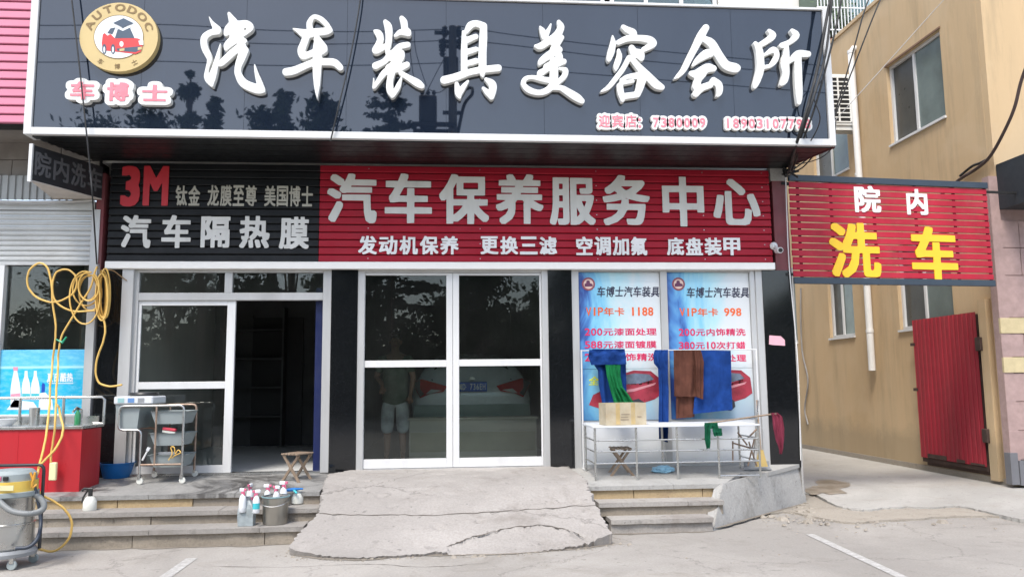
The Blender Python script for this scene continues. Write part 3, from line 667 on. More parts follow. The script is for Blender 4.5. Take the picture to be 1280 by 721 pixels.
# interior
bb('interior_floor', -4.15, 4.19, .03, 8.5, .3, FL, M_floorin); bb('interior_ceiling', -4.15, 4.19, .12, 8.6, 4.3, 4.42, M_ceil)
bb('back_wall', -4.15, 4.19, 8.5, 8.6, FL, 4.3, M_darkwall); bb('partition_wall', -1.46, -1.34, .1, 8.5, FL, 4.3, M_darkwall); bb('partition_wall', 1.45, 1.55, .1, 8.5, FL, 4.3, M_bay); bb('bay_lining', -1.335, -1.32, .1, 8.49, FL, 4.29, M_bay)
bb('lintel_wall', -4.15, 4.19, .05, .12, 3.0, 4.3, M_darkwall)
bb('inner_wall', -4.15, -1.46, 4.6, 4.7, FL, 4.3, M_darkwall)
x0, x1, z0, z1 = rect(293, 405, 380, 562, 4.5)
bb('inner_door', x1 - .92, x1 - .04, 4.55, 4.6, FL, 2.75, mat('dark_inner_door', (.03, .028, .026), .5)); bb('inner_door_frame', x1 - .98, x1 - .92, 4.53, 4.6, FL, 2.8, M_darkwall)
# granite pilasters
for a, b_, zb in ((-4.20, -3.90, .47), (X(413, 460), X(446, 460), .5), (X(686, 460), X(716, 460), .5), (X(957, 460), 4.44, .46)):
    bb('granite_pilaster', a, b_, -.03, .1, zb, 2.965, M_granite)
bb('pilaster_return', 4.435, 4.46, -.03, .35, .1, 3.0, M_plaster)
bb('upper_pilaster', 4.24, 4.44, -.03, .1, 2.965, 4.15, M_maroon); bb('upper_pilaster_block', 4.22, 4.44, -.04, .1, 4.15, 4.34, M_plaster)
bb('maroon_post', -4.28, -4.19, -.06, .1, 2.96, 4.15, M_maroon)
bb('grey_post', X(150, 470), X(164, 470), -.07, .02, .48, 2.97, M_alu)
# header strip above the doors
HB = MB().box(-4.13, 4.2, -.10, .05, 2.965, 3.055, b=.006).build('header_strip', mat('cream_white_strip', (.84, .82, .78), .5, var=.04, dirt=.25, dirtc=(.5, .47, .42), dscale=3), B)
# big sign soffit: black slats running along the front
ns = 9
for i in range(ns):
    y0 = -.97 + i * .105; t = (y0 + 1) / 1.0; xr = 4.62 - .22 * t
    MB().box(-4.62 + .3 * t, xr, y0, y0 + .098, 4.315 + .002 * (i % 2), 4.34).build('soffit_slat', M_soffit, B)
MB().add([(4.63, -.99, 4.31), (4.42, -.03, 4.31), (4.42, -.03, 4.36), (4.63, -.99, 4.36)], [(0, 1, 2, 3)]).add([(4.60, -.99, 4.31), (4.39, -.03, 4.31), (4.39, -.03, 4.36), (4.60, -.99, 4.36)], [(3, 2, 1, 0)]).build('soffit_edge', M_maroon, B)

# ------------------------------------------------------------------ glazed fronts
def frame_bars(parent, bars, m, y0, y1, name='frame_bar'):
    for i, (a, b_, c, d) in enumerate(bars): MB().box(a, b_, y0 - .0006 * i, y1, c, d, b=.004).build(name, m, parent)
# left front (sliding leaf and open doorway)
S = root('glass_shopfront', (-2.7, 0, FL), 'white framed glass shopfront with its right half standing open, left of the ramp', 'shopfront')
yb = 480
xa, xb, xc, xd = X(158, yb), X(287, yb), X(402, yb), X(413, yb)
zt, ztr0, ztr1 = 2.965, Z(280, 375.5), Z(280, 366)
frame_bars(S, [(xa, xa + .10, FL, zt), (xc, xd, FL, zt), (xa + .10, xc, ztr0, ztr1 + .0), (xa + .1, xc, 2.93, zt), (X(281.5, 350), X(291, 350), ztr1, 2.93)], M_alu, -.02, .06)
MB().box(xa + .1, xc, -.01, .10, FL - .005, FL + .018).build('threshold', M_steel, S)
leaf = [(X(160, yb) + .1, X(172, yb) + .0, FL + .03, ztr0), (X(281, yb), X(292, yb), FL + .03, ztr0)]
lx0, lx1 = xa + .10, X(291.5, yb); lf = MB()
g0, g1 = X(172.5, 480), X(281, 480)
for q in ((lx0, g0, FL + .02, ztr0), (g1, lx1, FL + .02, ztr0), (g0, g1, FL + .02, FL + .11), (g0, g1, ztr0 - .06, ztr0), (g0, g1, Z(225, 486), Z(225, 477))): lf.box(q[0], q[1], .005, .05, q[2], q[3], b=.003)
LF = lf.build('sliding_leaf', M_white, S)
MB().box(g0, g1, .025, .031, FL + .1, ztr0 - .05).build('pane', M_glass, LF)
for q in ((xa + .1, X(281.5, 350)), (X(291, 350), xc)): MB().box(q[0], q[1], .02, .026, ztr1, 2.93).build('pane', M_glass, S)
MB().box(xc - .10, xc - .01, .08, 1.0, FL, 2.75).build('blue_panel', M_bluepanel, S)
# centre double door
S = root('double_door', (0.1, 0, FL), 'closed white framed double glass door at the head of the ramp', 'door')
xa, xd = X(446, yb), X(687, yb); x1_, x2_ = X(678.5, yb), X(566, yb)
frame_bars(S, [(xa, xa + .085, FL, zt), (x1_, xd, FL, zt), (xa + .085, x1_, 2.935, zt)], M_alu, -.02, .06)
MB().box(xa + .08, x1_, -.02, .08, FL - .02, FL + .03).build('threshold', M_alu, S)
for k, (a, b_, g0, g1) in enumerate(((xa + .087, x2_ - .002, X(455, yb), X(558, yb)), (x2_ + .002, x1_ - .002, X(574, yb), X(677, yb) - .01))):
    lf = MB(); yo = .004
    zc = Z(510 if k == 0 else 625, 454.5 if k == 0 else 453)
    for q in ((a, g0, FL + .035, 2.932), (g1, b_, FL + .035, 2.932), (g0, g1, FL + .035, FL + .145), (g0, g1, 2.90, 2.932), (g0, g1, zc - .042, zc + .042)): lf.box(q[0], q[1], yo, .05, q[2], q[3], b=.003)
    D = lf.build('door_leaf', M_white, S)
    MB().box(g0, g1, .024, .03, zc, 2.91).build('pane', M_dimglass, D); MB().box(g0, g1, .024, .03, FL + .13, zc - .002).build('pane', M_midglass if k == 0 else M_glass, D)
# right display window
S = root('display_window', (2.8, 0, FL), 'two bay white framed display window backed with posters, right of the double door', 'window')
xs_ = [X(716, yb), X(725.5, yb), X(829, yb), X(837.5, yb), X(942.5, yb), X(949, yb), X(958, yb)]
frame_bars(S, [(xs_[0], xs_[1], .49, zt), (xs_[2], xs_[3], .49, zt), (xs_[4], xs_[4] + .06, .49, zt), (xs_[6] - .09, xs_[6], .47, zt), (xs_[1], xs_[4], .49, .54), (xs_[1], xs_[4], 2.945, zt)], M_alu, -.02, .07)
zpb = Z(780, 525)
for a, b_ in ((xs_[1], xs_[2]), (xs_[3], xs_[4])):
    MB().box(a, b_, .03, .036, .54, zpb).build('white_lower_panel', M_board, S)
MB().box(xs_[4] + .06, xs_[6] - .09, .0, .03, .49, zt).build('side_panel', M_white, S)

# ------------------------------------------------------------------ posters
def poster(a, b_, label, lines, ox, seed):
    m = poster_mat('poster_print_' + str(seed), a, b_, zpb, 2.94); y = .018
    P = root('price_poster', ((a + b_) / 2, y, zpb), label, 'poster', 'price posters in the display window')
    for z0, z1 in ((zpb + .003, Z(780, 461)), (Z(780, 461) + .004, 2.94)): MB().box(a + .004, b_ - .004, y, y + .008, z0, z1).build('sheet', m, P)
    MT = {'k': mat('poster_black_ink', (.03, .03, .06), .5), 'o': mat('poster_orange_ink', (.75, .12, .02), .5), 'p': mat('poster_crimson_ink', (.62, .02, .1), .5), 'y': mat('poster_yellow_ink', (.65, .68, .03), .5)}
    yy = y - .003
    for (txt, px0, px1, py0, py1, c, sl) in lines:
        q = rect(px0, py0, px1, py1, y); text_line(txt, q[0], q[1], q[2], q[3], yy, .003, MT[c], P, bold=(2, 2), slant=sl)
    # little round badge
    c = aty(ox, 355, y); rr = .085
    MB().lathe([(rr, 0), (rr, .002)], seg=24, M=Matrix.Translation((c.x, yy, c.z)) @ Matrix.Rotation(R(90), 4, 'X')).build('badge_ring', mat('poster_maroon_ink', (.25, .06, .08), .5), P)
    MB().lathe([(rr * .74, 0), (rr * .74, .002)], seg=24, M=Matrix.Translation((c.x, yy - .0015, c.z)) @ Matrix.Rotation(R(90), 4, 'X')).build('badge_disc', mat('poster_pale_ink', (.7, .5, .42), .5), P)
    lp = [[(c.x - .05, c.z - .035), (c.x + .055, c.z - .03), (c.x + .05, c.z + .0), (c.x + .02, c.z + .01), (c.x + .012, c.z + .045), (c.x - .022, c.z + .045), (c.x - .03, c.z + .012), (c.x - .052, c.z)]]
    v, f = plate(lp, .001); MB().add([(p, yy - .006 + q, r_) for p, q, r_ in v], f).build('badge_picture', mat('poster_dark_ink', (.12, .03, .08), .5), P)
    # generic red car at the bottom, its rear to the right
    ax, bx = a + .10 * (b_ - a), b_ - .02; zb0 = zpb + .10
    def cp(pts): return [(ax + (bx - ax) * u, zb0 + .52 * v) for u, v in pts]
    for nm, pts, mm, dy in (('car_picture_body', [(0, .18), (.06, .42), (.3, .62), (.44, .9), (.62, 1.0), (.86, .98), (.98, .8), (1, .42), (.9, .3), (.72, .2), (.55, .02), (.3, 0)], mat('poster_red_ink', (.30, .03, .05), .35, var=.35, vs_=6), 0),
                            ('car_picture_window', [(.40, .66), (.5, .88), (.64, .93), (.84, .9), (.9, .78), (.7, .68)], mat('poster_glass_ink', (.12, .15, .2), .35, var=.4, vs_=9), .001),
                            ('car_picture_highlight', [(.35, .50), (.62, .56), (.93, .70), (.90, .64), (.62, .49), (.36, .45)], mat('poster_pink_ink', (.6, .25, .28), .35), .0015),
                            ('car_picture_wheel', [(.60, .02), (.56, .14), (.60, .28), (.68, .32), (.75, .24), (.76, .10), (.70, .0)], mat('poster_tyre_ink', (.03, .03, .04), .5), .002)):
        v, f = plate([cp(pts)], .002); MB().add([(p, yy - dy + q, r_) for p, q, r_ in v], f).build(nm, mm, P)
    return P
poster(xs_[1], xs_[2], 'blue and white price poster headed VIP card 1188, left bay of the display window', [
    ('车博士汽车装具', 745, 824, 358, 371, 'k', .12), ('VIP年卡 1188', 732, 817, 384, 394.5, 'o', 0),
    ('200元漆面处理', 730.5, 821, 410, 419, 'p', 0), ('588元漆面镀膜', 730.5, 821, 426, 435, 'p', 0), ('200元内饰精洗', 730.5, 823, 441.5, 451, 'p', 0), ('全年无限洗车', 735, 816, 470, 481, 'y', .15)], 735.5, 1)
poster(xs_[3], xs_[4], 'blue and white price poster headed VIP card 998, right bay of the display window', [
    ('车博士汽车装具', 857, 936, 359, 372, 'k', .12), ('VIP年卡 998', 849, 927, 385, 395, 'o', 0),
    ('200元内饰精洗', 848, 932, 410.5, 419.5, 'p', 0), ('380元10次打蜡', 848, 932, 427, 436, 'p', 0), ('200元漆面处理', 848, 933, 443, 452, 'p', 0), ('全年无限洗车', 850, 930, 470, 481, 'y', .15)], 848, 2)

# ------------------------------------------------------------------ MAIN SIGN
SY = -1.0; SL, SR, SB, ST = -4.68, 4.63, 4.33, 6.06
S = root('main_sign', (0, SY, SB), 'huge glossy dark blue sign board with white brush characters across the shop top', 'sign')
n = 8; pw = (SR - SL - .16) / n
for i in range(n):
    a = SL + .08 + i * pw; MB().box(a + .0015, a + pw - .0015, SY, SY + .02, SB + .08, ST - .03).build('panel', M_panel, S)
MB().box(SL + .02, SR - .02, SY + .021, SY + .16, SB + .02, ST - .02).build('backing_box', M_blackgloss, S)
for q in ((SL, SL + .08, SB, ST), (SR - .075, SR, SB, ST), (SL + .08, SR - .075, SB, SB + .08), (SL + .08, SR - .075, ST - .03, ST)):
    MB().box(q[0], q[1], SY - .03, SY + .2, q[2], q[3], b=.004).build('edge_trim', M_white, S)
MB().box(SL, SR, SY + .16, .1, ST - .09, ST - .04).build('top_flashing', M_white, S)
BR = {
 '汽': (245, 0, 5.545, [[(90,118,4),(112,160,14),(145,205,30)],[(150,220,24),(100,228,24),(62,255,26),(52,290,26),(62,340,26),(85,385,24),(92,420,18),(76,480,14),(72,530,20),(88,560,24),(110,595,12)],[(168,305,5),(155,370,14),(140,430,20),(125,490,26),(108,545,30),(108,585,16)],
   [(228,95,13),(245,130,24),(258,165,34),(225,205,32),(208,235,20)],[(255,170,30),(300,172,30),(350,170,30),(378,192,24),(350,225,18),(330,245,12)],[(338,285,18),(280,270,34),(222,310,30),(207,340,16)],[(300,215,38),(270,260,42),(325,288,22)],[(318,318,30),(260,360,28),(185,430,26),(165,452,14)],[(335,350,32),(310,410,32),(292,460,26),(290,510,26),(322,570,32),(370,600,34),(430,620,34),(465,632,16)],[(405,450,6),(418,510,15),(438,570,22),(458,620,22)]]),
 '车': (245, 0, 5.545, [[(672,200,6),(710,215,18),(760,235,34),(830,225,30),(900,218,28),(930,213,20)],[(790,210,24),(786,160,22),(815,118,17),(860,130,20),(900,165,20),(925,200,18)],[(770,240,28),(748,300,28),(730,350,30),(745,388,28),(800,372,26),(860,350,36),(888,345,26)],[(840,275,28),(882,330,30)],[(840,270,20),(840,330,32),(840,420,34),(838,500,32),(838,580,25),(838,640,14),(840,685,3)],[(625,500,30),(680,490,30),(760,455,26),(830,430,28),(900,430,28),(960,435,28),(1000,470,24)]]),
 '装': (445, 0, 5.34, [[(125,208,12),(150,225,26),(163,260,25),(150,300,25),(130,338,26),(170,325,22),(200,305,18)],[(195,145,16),(215,180,28),(220,240,25),(215,300,22),(206,358,12)],[(305,122,18),(320,150,26),(325,190,24),(345,215,26)],[(262,240,12),(300,215,22),(350,225,22)],[(240,350,14),(290,312,22),(345,300,22)],[(300,358,28),(240,360,26),(190,410,22),(130,440,26)],[(240,385,30),(300,375,28),(260,430,30),(220,455,28)],[(340,432,22),(280,460,26),(200,478,24),(150,540,18),(117,588,10),(118,522,5)],[(300,490,18),(350,520,22),(410,555,28),(440,575,20)],[(240,480,26),(226,540,24),(226,600,26),(240,648,10)],[(303,520,8),(280,580,20),(248,640,14)]]),
 '具': (445, 0, 5.34, [[(715,212,10),(722,260,20),(722,340,24),(722,430,24),(722,470,24)],[(735,215,16),(762,172,26),(800,158,24),(845,172,26)],[(852,175,26),(850,260,29),(845,350,29),(845,430,29),(845,490,20),(846,515,7)],[(735,272,24),(800,245,20)],[(735,350,22),(800,330,20)],[(740,425,20),(800,408,22)],[(590,535,30),(650,520,28),(750,485,25),(850,465,25),(950,455,26)],[(672,560,16),(682,620,24),(692,652,12)],[(748,542,10),(715,585,20),(692,625,20)],[(868,530,14),(908,560,28),(915,600,26),(905,650,20)],[(850,590,13),(880,620,22),(905,655,14)]]),
 '美': (640, 10, 5.545, [[(195,130,8),(212,160,22),(225,200,24)],[(270,112,7),(256,150,15),(235,190,22)],[(325,97,16),(340,132,26),(318,180,28),(268,222,26),(200,265,26),(165,265,14)],[(345,205,20),(310,245,30)],[(290,240,30),(320,280,22)],[(330,290,24),(270,320,30),(205,368,24),(190,393,9)],[(290,290,30),(330,350,26),(240,410,26)],[(360,372,22),(300,385,34),(250,420,22),(198,452,26)],[(290,370,30),(292,460,32),(287,520,28)],[(285,530,24),(250,568,25),(190,588,22),(120,570,24),(80,530,20),(92,492,18),(140,480,16),(200,492,20),(260,502,22)],[(332,420,10),(370,432,22),(365,470,22),(338,500,20),(300,530,20)],[(290,563,10),(340,555,22),(400,590,28),(450,620,30),(485,645,22)]]),
 '容': (640, 10, 5.545, [[(772,132,18),(800,152,24),(840,170,26),(850,195,20)],[(698,192,6),(702,240,20),(690,300,26),(675,350,20),(670,370,8)],[(738,240,20),(800,213,24),(880,210,24),(950,220,28),(980,245,28),(950,270,24),(915,288,20)],[(830,275,22),(850,310,32),(885,322,36),(898,350,22)],[(740,292,12),(745,340,22),(725,400,22),(720,432,9)],[(812,345,20),(772,420,20),(720,490,20),(670,550,18),(622,578,9)],[(830,350,20),(880,410,26),(940,470,30),(1000,530,32),(1040,550,22)],[(758,500,14),(800,478,18),(870,470,26)],[(748,540,24),(756,590,24),(768,640,16)],[(760,520,18),(840,508,14)],[(780,612,24),(830,606,24),(868,600,24)],[(900,500,34),(885,560,28),(870,600,24)]]),
 '会': (830, 20, 5.545, [[(292,82,26),(262,130,30),(222,210,26),(180,290,24),(140,370,22),(100,415,17),(78,432,9)],[(280,160,24),(330,190,32),(380,270,32),(430,340,34),(490,360,36),(508,362,28)],[(200,345,10),(240,302,24),(300,262,34),(328,270,18)],[(192,400,22),(230,402,32),(300,362,34),(345,365,24)],[(270,400,30),(238,440,28),(226,490,30)],[(222,540,26),(262,500,26),(320,478,26)],[(345,448,26),(382,480,28),(386,530,22),(372,555,11)]]),
 '所': (830, 20, 5.545, [[(635,190,16),(660,230,26),(670,300,28),(670,370,28),(655,430,26),(636,480,20),(630,500,9)],[(730,102,14),(758,135,24),(720,170,24),(662,205,20)],[(700,270,12),(760,235,24),(785,268,20),(770,310,22),(740,345,16),(700,355,16)],[(890,102,16),(918,135,26),(880,178,20),(820,205,22)],[(850,210,18),(850,270,24),(840,330,32),(848,400,26),(835,450,26),(815,475,13)],[(830,330,22),(880,310,18),(930,265,28),(1000,265,24)],[(930,280,26),(932,380,28),(936,480,28),(940,560,24),(938,603,16)]]),
}
LY = SY - .075
for ch, (ox, oy, k, st) in BR.items():
    lps = stroke_loops([[(x, y, max(3, r_ * .97 - 1.2)) for x, y, r_ in q] for q in st], 2.4)
    lps = [[(lambda p: (p.x, p.z))(aty(ox + x / k, oy + y / k, LY)) for x, y in l] for l in lps]
    v, f = plate(lps, .075, .006)
    C = MB().add([(a, LY + b_, c) for a, b_, c in v], f).build('character', M_letter, S)
# small red-on-white characters
def outlined(ch, px0, py0, px1, py1, parent, pad, bold=(3, 3), d=.05):
    y = SY - d; q = rect(px0, py0, px1, py1, y)
    g = glyph(ch, 1, 1, 0) if bold is None else glyph(ch, *bold, 0); 
    sx = (q[1] - q[0] - 2 * pad) / (g[2] - g[1]); sz = (q[3] - q[2] - 2 * pad) / (g[4] - g[3])
    rr = max(2, int(round(pad / ((sx + sz) / 2) * RES))); G2 = glyph(ch, bold[0], bold[1], rr)
    def tr(l): return [(q[0] + pad + (x - g[1]) * sx, q[2] + pad + (z - g[3]) * sz) for x, z in l]
    outer = [tr(l) for l in G2[0]]
    # keep only the outer outlines so that the base is solid
    def area(l): return sum(a[0] * b_[1] - b_[0] * a[1] for a, b_ in zip(l, l[1:] + l[:1])) / 2
    s0 = 1 if area(max(outer, key=lambda l: abs(area(l)))) > 0 else -1; outer = [l for l in outer if area(l) * s0 > 0]
    o = MB()
    for l in outer:
        nl = len(l); o.add([(a, y, c) for a, c in l] + [(a, y + d, c) for a, c in l], [tuple(range(nl)), tuple(range(nl, 2 * nl))[::-1]] + [(k, (k + 1) % nl, nl + (k + 1) % nl, nl + k) for k in range(nl)])
    o = o.build('character', M_letter, parent)
    v, f = plate([tr(l) for l in g[0]], .008); MB().add([(a, y - .006 + b_, c) for a, b_, c in v], f).build('coloured_face', M_pinkface, o)
for ch, x0, y0, x1, y1 in (('车', 82, 97, 124, 130), ('博', 128, 98, 167, 132), ('士', 172, 101, 215, 132)): outlined(ch, x0, y0, x1, y1, S, .05, (5, 3), .07)
def outlined_row(t, px0, px1, py0, py1, slope):
    n = len(t); w_ = (px1 - px0) / n
    for i, c in enumerate(t):
        if c == ':': outlined(c, px0 + i * w_ - 1.5, py0 + 6, px0 + i * w_ + 5.5, py1 - 1, S, .03, (2, 2), .045)
        else: outlined(c, px0 + i * w_ - (1.5 if not (c == '1') else -.8), py0 + slope * i, px0 + (i + 1) * w_ + (1.5 if c != '1' else -1), py1 + slope * i, S, .028, (2, 1), .045)
outlined_row('迎宾店', 747, 797, 141, 162, 0); outlined(':', 795.5, 146, 803.5, 162, S, .022, (1, 1), .045); outlined_row('7380009', 815, 883, 144.5, 162, .05); outlined_row('18903107798', 905, 1014, 145.5, 163, .08)
# round badge
c = aty(148.5, 46.5, SY - .08); r0 = .425
def disc(rr, y, dep, m, name, ri=None, seg=56):
    A = [(c.x + rr * math.cos(2 * math.pi * k / seg), c.z + rr * .95 * math.sin(2 * math.pi * k / seg)) for k in range(seg)]; lp = [A]
    if ri: lp.append([(c.x + ri * math.cos(-2 * math.pi * k / seg), c.z + ri * .95 * math.sin(-2 * math.pi * k / seg)) for k in range(seg)])
    v, f = plate(lp, dep); return MB().add([(a, y + b_, d) for a, b_, d in v], f).build(name, m, BG)
BG = root('badge', (0, 0, 0)); BG.parent = S; BG.location = (0, 0, 0); BG.name = 'badge'
M_gold = mat('pale_gold_badge', (.58, .44, .20), .45, var=.05); M_bred = mat('badge_red', (.62, .05, .05), .45); M_bnavy = mat('badge_navy', (.06, .09, .13), .45); M_bwhite = mat('badge_white', (.8, .82, .82), .45); M_bbrown = mat('badge_brown_ink', (.22, .14, .05), .5)
disc(r0, SY - .08, .08, M_gold, 'badge_disc'); disc(r0 * .62, SY - .084, .004, M_bwhite, 'badge_centre'); disc(r0 * .635, SY - .085, .003, M_bbrown, 'badge_ring_line', r0 * .62)
def arc_text(txt, rad, a0, a1, h, flip, bold):
    mb = MB(); n = len(txt)
    for i, ch in enumerate(txt):
        a = R(a0 + (a1 - a0) * i / (n - 1)); g = glyph(ch, *bold, 0); hh = h; ww = hh * (g[2] - g[1]) / (g[4] - g[3]) * (1.0 if flip else 1.25)
        if ch == 'I': ww = hh * .3
        up = Vector((math.cos(a), math.sin(a))) * (-1 if flip else 1); rt = Vector((up.y, -up.x)); ctr = Vector((math.cos(a), math.sin(a))) * rad
        lp = [[tuple(Vector((c.x, c.z)) + ctr + rt * ((x - (g[1] + g[2]) / 2) / (g[2] - g[1]) * ww) + up * ((z - (g[3] + g[4]) / 2) / (g[4] - g[3]) * hh)) for x, z in l] for l in g[0]]
        v, f = plate(lp, .004); mb.add([(p, SY - .084 + q, r_) for p, q, r_ in v], f)
    return mb
arc_text('AUTODOC', r0 * .81, 158, 22, .085, False, (4, 2)).build('badge_lettering', M_bbrown, BG)
arc_text('车博士', r0 * .81, 238, 302, .06, True, (1, 1)).build('badge_lettering', M_bbrown, BG)
def bpoly(pts, m, dy, name):
    """badge picture, pts in zoomed photo pixels"""
    lp = [[(lambda p: (p.x, p.z))(aty(80 + x / 5.15, y / 5.15, SY - .084)) for x, y in pts]]; v, f = plate(lp, .003); MB().add([(p, SY - .0865 - dy + q, r_) for p, q, r_ in v], f).build(name, m, BG)
bpoly([(250,225),(262,215),(280,232),(300,222),(330,250),(440,245),(478,250),(500,262),(505,300),(495,335),(460,350),(340,335),(250,325),(243,280)], M_bred, 0, 'badge_car_body')
bpoly([(328,248),(345,195),(365,182),(425,182),(455,248)], M_bnavy, .001, 'badge_car_windscreen'); bpoly([(280,215),(300,185),(330,180),(312,222)], M_bnavy, .001, 'badge_car_side_window')
bpoly([(340,315),(495,300),(498,322),(460,338),(345,330)], M_bnavy, .001, 'badge_car_bumper')
for cx_ in (260, 316): bpoly([(cx_ + 14 * math.cos(a / 12 * 6.283), 318 + 32 * math.sin(a / 12 * 6.283)) for a in range(12)], M_bnavy, .001, 'badge_car_wheel'); bpoly([(cx_ + 6 * math.cos(a / 12 * 6.283), 322 + 20 * math.sin(a / 12 * 6.283)) for a in range(12)], M_bwhite, .002, 'badge_car_hub')
bpoly([(371 + 13 * math.cos(a / 12 * 6.283), 286 + 18 * math.sin(a / 12 * 6.283)) for a in range(12)], M_bwhite, .002, 'badge_car_headlamp'); bpoly([(480,265),(510,262),(512,292),(486,290)], M_bwhite, .002, 'badge_car_headlamp'); bpoly([(358,318),(390,312),(390,328),(358,334)], M_gold, .002, 'badge_car_fog_lamp'); bpoly([(476,308),(502,304),(502,320),(476,326)], M_gold, .002, 'badge_car_fog_lamp')
bpoly([(318,150),(385,120),(448,152),(380,180)], M_bnavy, .003, 'badge_cap'); bpoly([(330,165),(380,188),(430,165),(430,178),(380,202),(330,180)], M_bwhite, .002, 'badge_cap_band')

# ------------------------------------------------------------------ slatted signs over the doors
def slat_mesh(name, ln, h, m, d=.03):
    """one lapped plastic plank: face slightly tipped, with a lip at its foot"""
    mb = MB(); pr = [(0, 0), (-d, .006), (-d - .004, .014), (-d + .006, h - .012), (-.006, h - .006), (0, h - .006)]
    n = len(pr); vs = [(x, y, z) for x in (0, ln) for y, z in pr]
    mb.add(vs, [tuple(range(n)), tuple(range(n, 2 * n))[::-1]] + [(k, (k + 1) % n, n + (k + 1) % n, n + k) for k in range(n)]); return mb.mesh(name, m)
def slat_sign(name, x0, x1, z0, z1, n, m, label, y=0.0):
    S = root(name, ((x0 + x1) / 2, y, z0), label, 'sign'); h = (z1 - z0) / n; me = slat_mesh('slat', x1 - x0, h, m)
    MB().box(x0 + .01, x1 - .01, y + .001, y + .045, z0 + .002, z1 - .002).build('backing_board', M_gap, S)
    for i in range(n): inst('slat', me, (x0, y - random.uniform(0, .002), z0 + i * h + random.uniform(-.0015, .0015)), S).rotation_euler.y = random.uniform(-.0006, .0006)
    return S
zb_, zt_ = 3.06, 4.30
RS = slat_sign('slatted_sign', -1.605, 4.20, zb_, zt_, 13, M_redslat, 'crimson slatted sign with large white characters above the double door and display window')
LYR = -.046
def screws(S, xs, z0, z1, n):
    h = (z1 - z0) / n; me = MB().lathe([(.0, -.003), (.007, -.002), (.007, .0), (.0, .001)], seg=8, M=Matrix.Rotation(R(90), 4, 'X'), cap=False).mesh('screw', M_steel)
    for i in range(0, n, 2):
        for x in xs: inst('screw', me, (x, -.033, z0 + (i + .5) * h), S)
screws(RS, (-1.0, .4, 1.9, 3.3, 4.1), zb_, zt_, 13)
for ch, a, b_, c_, d_ in (('汽', 409, 217, 471, 279), ('车', 481, 217, 540, 279), ('保', 549, 218, 611, 280), ('养', 620, 218, 679, 280), ('服', 687, 222, 744, 281), ('务', 753.5, 219, 812, 281.5), ('中', 828, 221, 880, 283), ('心', 891.5, 224, 950, 281.5)):
    q = rect(a, b_, c_, d_, LYR); char_obj(ch, *q, LYR, .008, M_plateletter, RS, bold=(4, 3))
def small_row(txt, a, b_, c, d, parent, m, y, bold=(4, 3)):
    q = rect(a, c, b_, d, y); w_ = (q[1] - q[0]) / len(txt)
    for i, ch in enumerate(txt): char_obj(ch, q[0] + (i + .03) * w_, q[0] + (i + .93) * w_, q[2], q[3], y, .006, m, parent, bold=bold)
M_smallwhite = mat('white_small_letter', (.8, .79, .77), .5)
small_row('发动机保养', 447, 575, 295, 318, RS, M_smallwhite, LYR); small_row('更换三滤', 600, 698, 295.5, 318, RS, M_smallwhite, LYR); small_row('空调加氟', 719.5, 810.5, 296, 319, RS, M_smallwhite, LYR); small_row('底盘装甲', 833, 927, 297, 319, RS, M_smallwhite, LYR)
BS = slat_sign('slatted_sign', -4.14, -1.61, zb_, zt_, 13, M_blackslat, 'charcoal slatted sign with red 3M and pale characters, left of the crimson sign')
q = rect(151, 207.5, 175, 258, LYR); char_obj('3', *q, LYR, .008, M_redletter, BS, bold=(6, 4)); q = rect(179, 207.5, 210.5, 257, LYR); char_obj('M', *q, LYR, .008, M_redletter, BS, bold=(5, 3))
small_row('钛金', 219, 251, 232, 257, BS, M_tanletter, LYR, (3, 2)); small_row('龙膜至尊', 259, 322, 231.5, 257.5, BS, M_tanletter, LYR, (3, 2)); small_row('美国博士', 330, 392, 232.5, 258, BS, M_tanletter, LYR, (3, 2))
for ch, a, b_, c_, d_ in (('汽', 151, 269, 188.5, 310), ('车', 202, 269, 238.5, 310), ('隔', 251, 270.5, 287.5, 309.5), ('热', 299.5, 270, 337, 310), ('膜', 349, 271, 386, 311)):
    q = rect(a, b_, c_, d_, LYR); char_obj(ch, *q, LYR, .008, M_plateletter, BS, bold=(4, 3))
# cctv camera on the maroon strip
q = aty(968, 310, -.06); K = root('security_camera', (q.x, -.03, q.z - .08), 'small white bullet camera on the maroon strip right of the crimson sign', 'security camera')
MB().lathe([(.05, 0), (.05, .02), (.03, .04)], seg=16, M=Matrix.Translation((q.x, -.03, q.z + .03)) @ Matrix.Rotation(R(90), 4, 'X')).build('mount', M_white, K, smooth=40)
MB().tube([(q.x, -.06, q.z + .03), (q.x + .01, -.12, q.z - .0), (q.x + .015, -.14, q.z - .03)], .012).build('arm', M_white, K, smooth=40)
MB().tube([(q.x + .02, -.08, q.z - .035), (q.x + .01, -.22, q.z - .055)], .038, 14).build('body', M_white, K, smooth=40)
MB().tube([(q.x + .01, -.221, q.z - .055), (q.x + .009, -.226, q.z - .056)], .028, 14).build('lens', M_blackplastic, K)
# pink sticker on the right pilaster
q = rect(961, 419, 981, 432, -.033); v, f = plate([[(q[0], q[2] + .02), (q[0] + .01, q[3]), (q[1] - .05, q[3] - .01), (q[1], q[3] - .06), (q[1], q[2]), (q[0] + .05, q[2] + .01)]], .002)
K = root('pink_sticker', ((q[0] + q[1]) / 2, -.032, q[2]), 'small pink notice stuck on the right black granite pilaster', 'sticker')
MB().add([(a, -.034 + b_, c_) for a, b_, c_ in v], f).build('sheet', mat('pink_paper', (.75, .42, .48), .7), K)
text_line('洗车电话', q[0] + .02, q[1] - .03, q[2] + .04, q[3] - .04, -.0355, .001, mat('pink_notice_ink', (.8, .7, .72), .6), K, bold=(1, 1)) if False else None

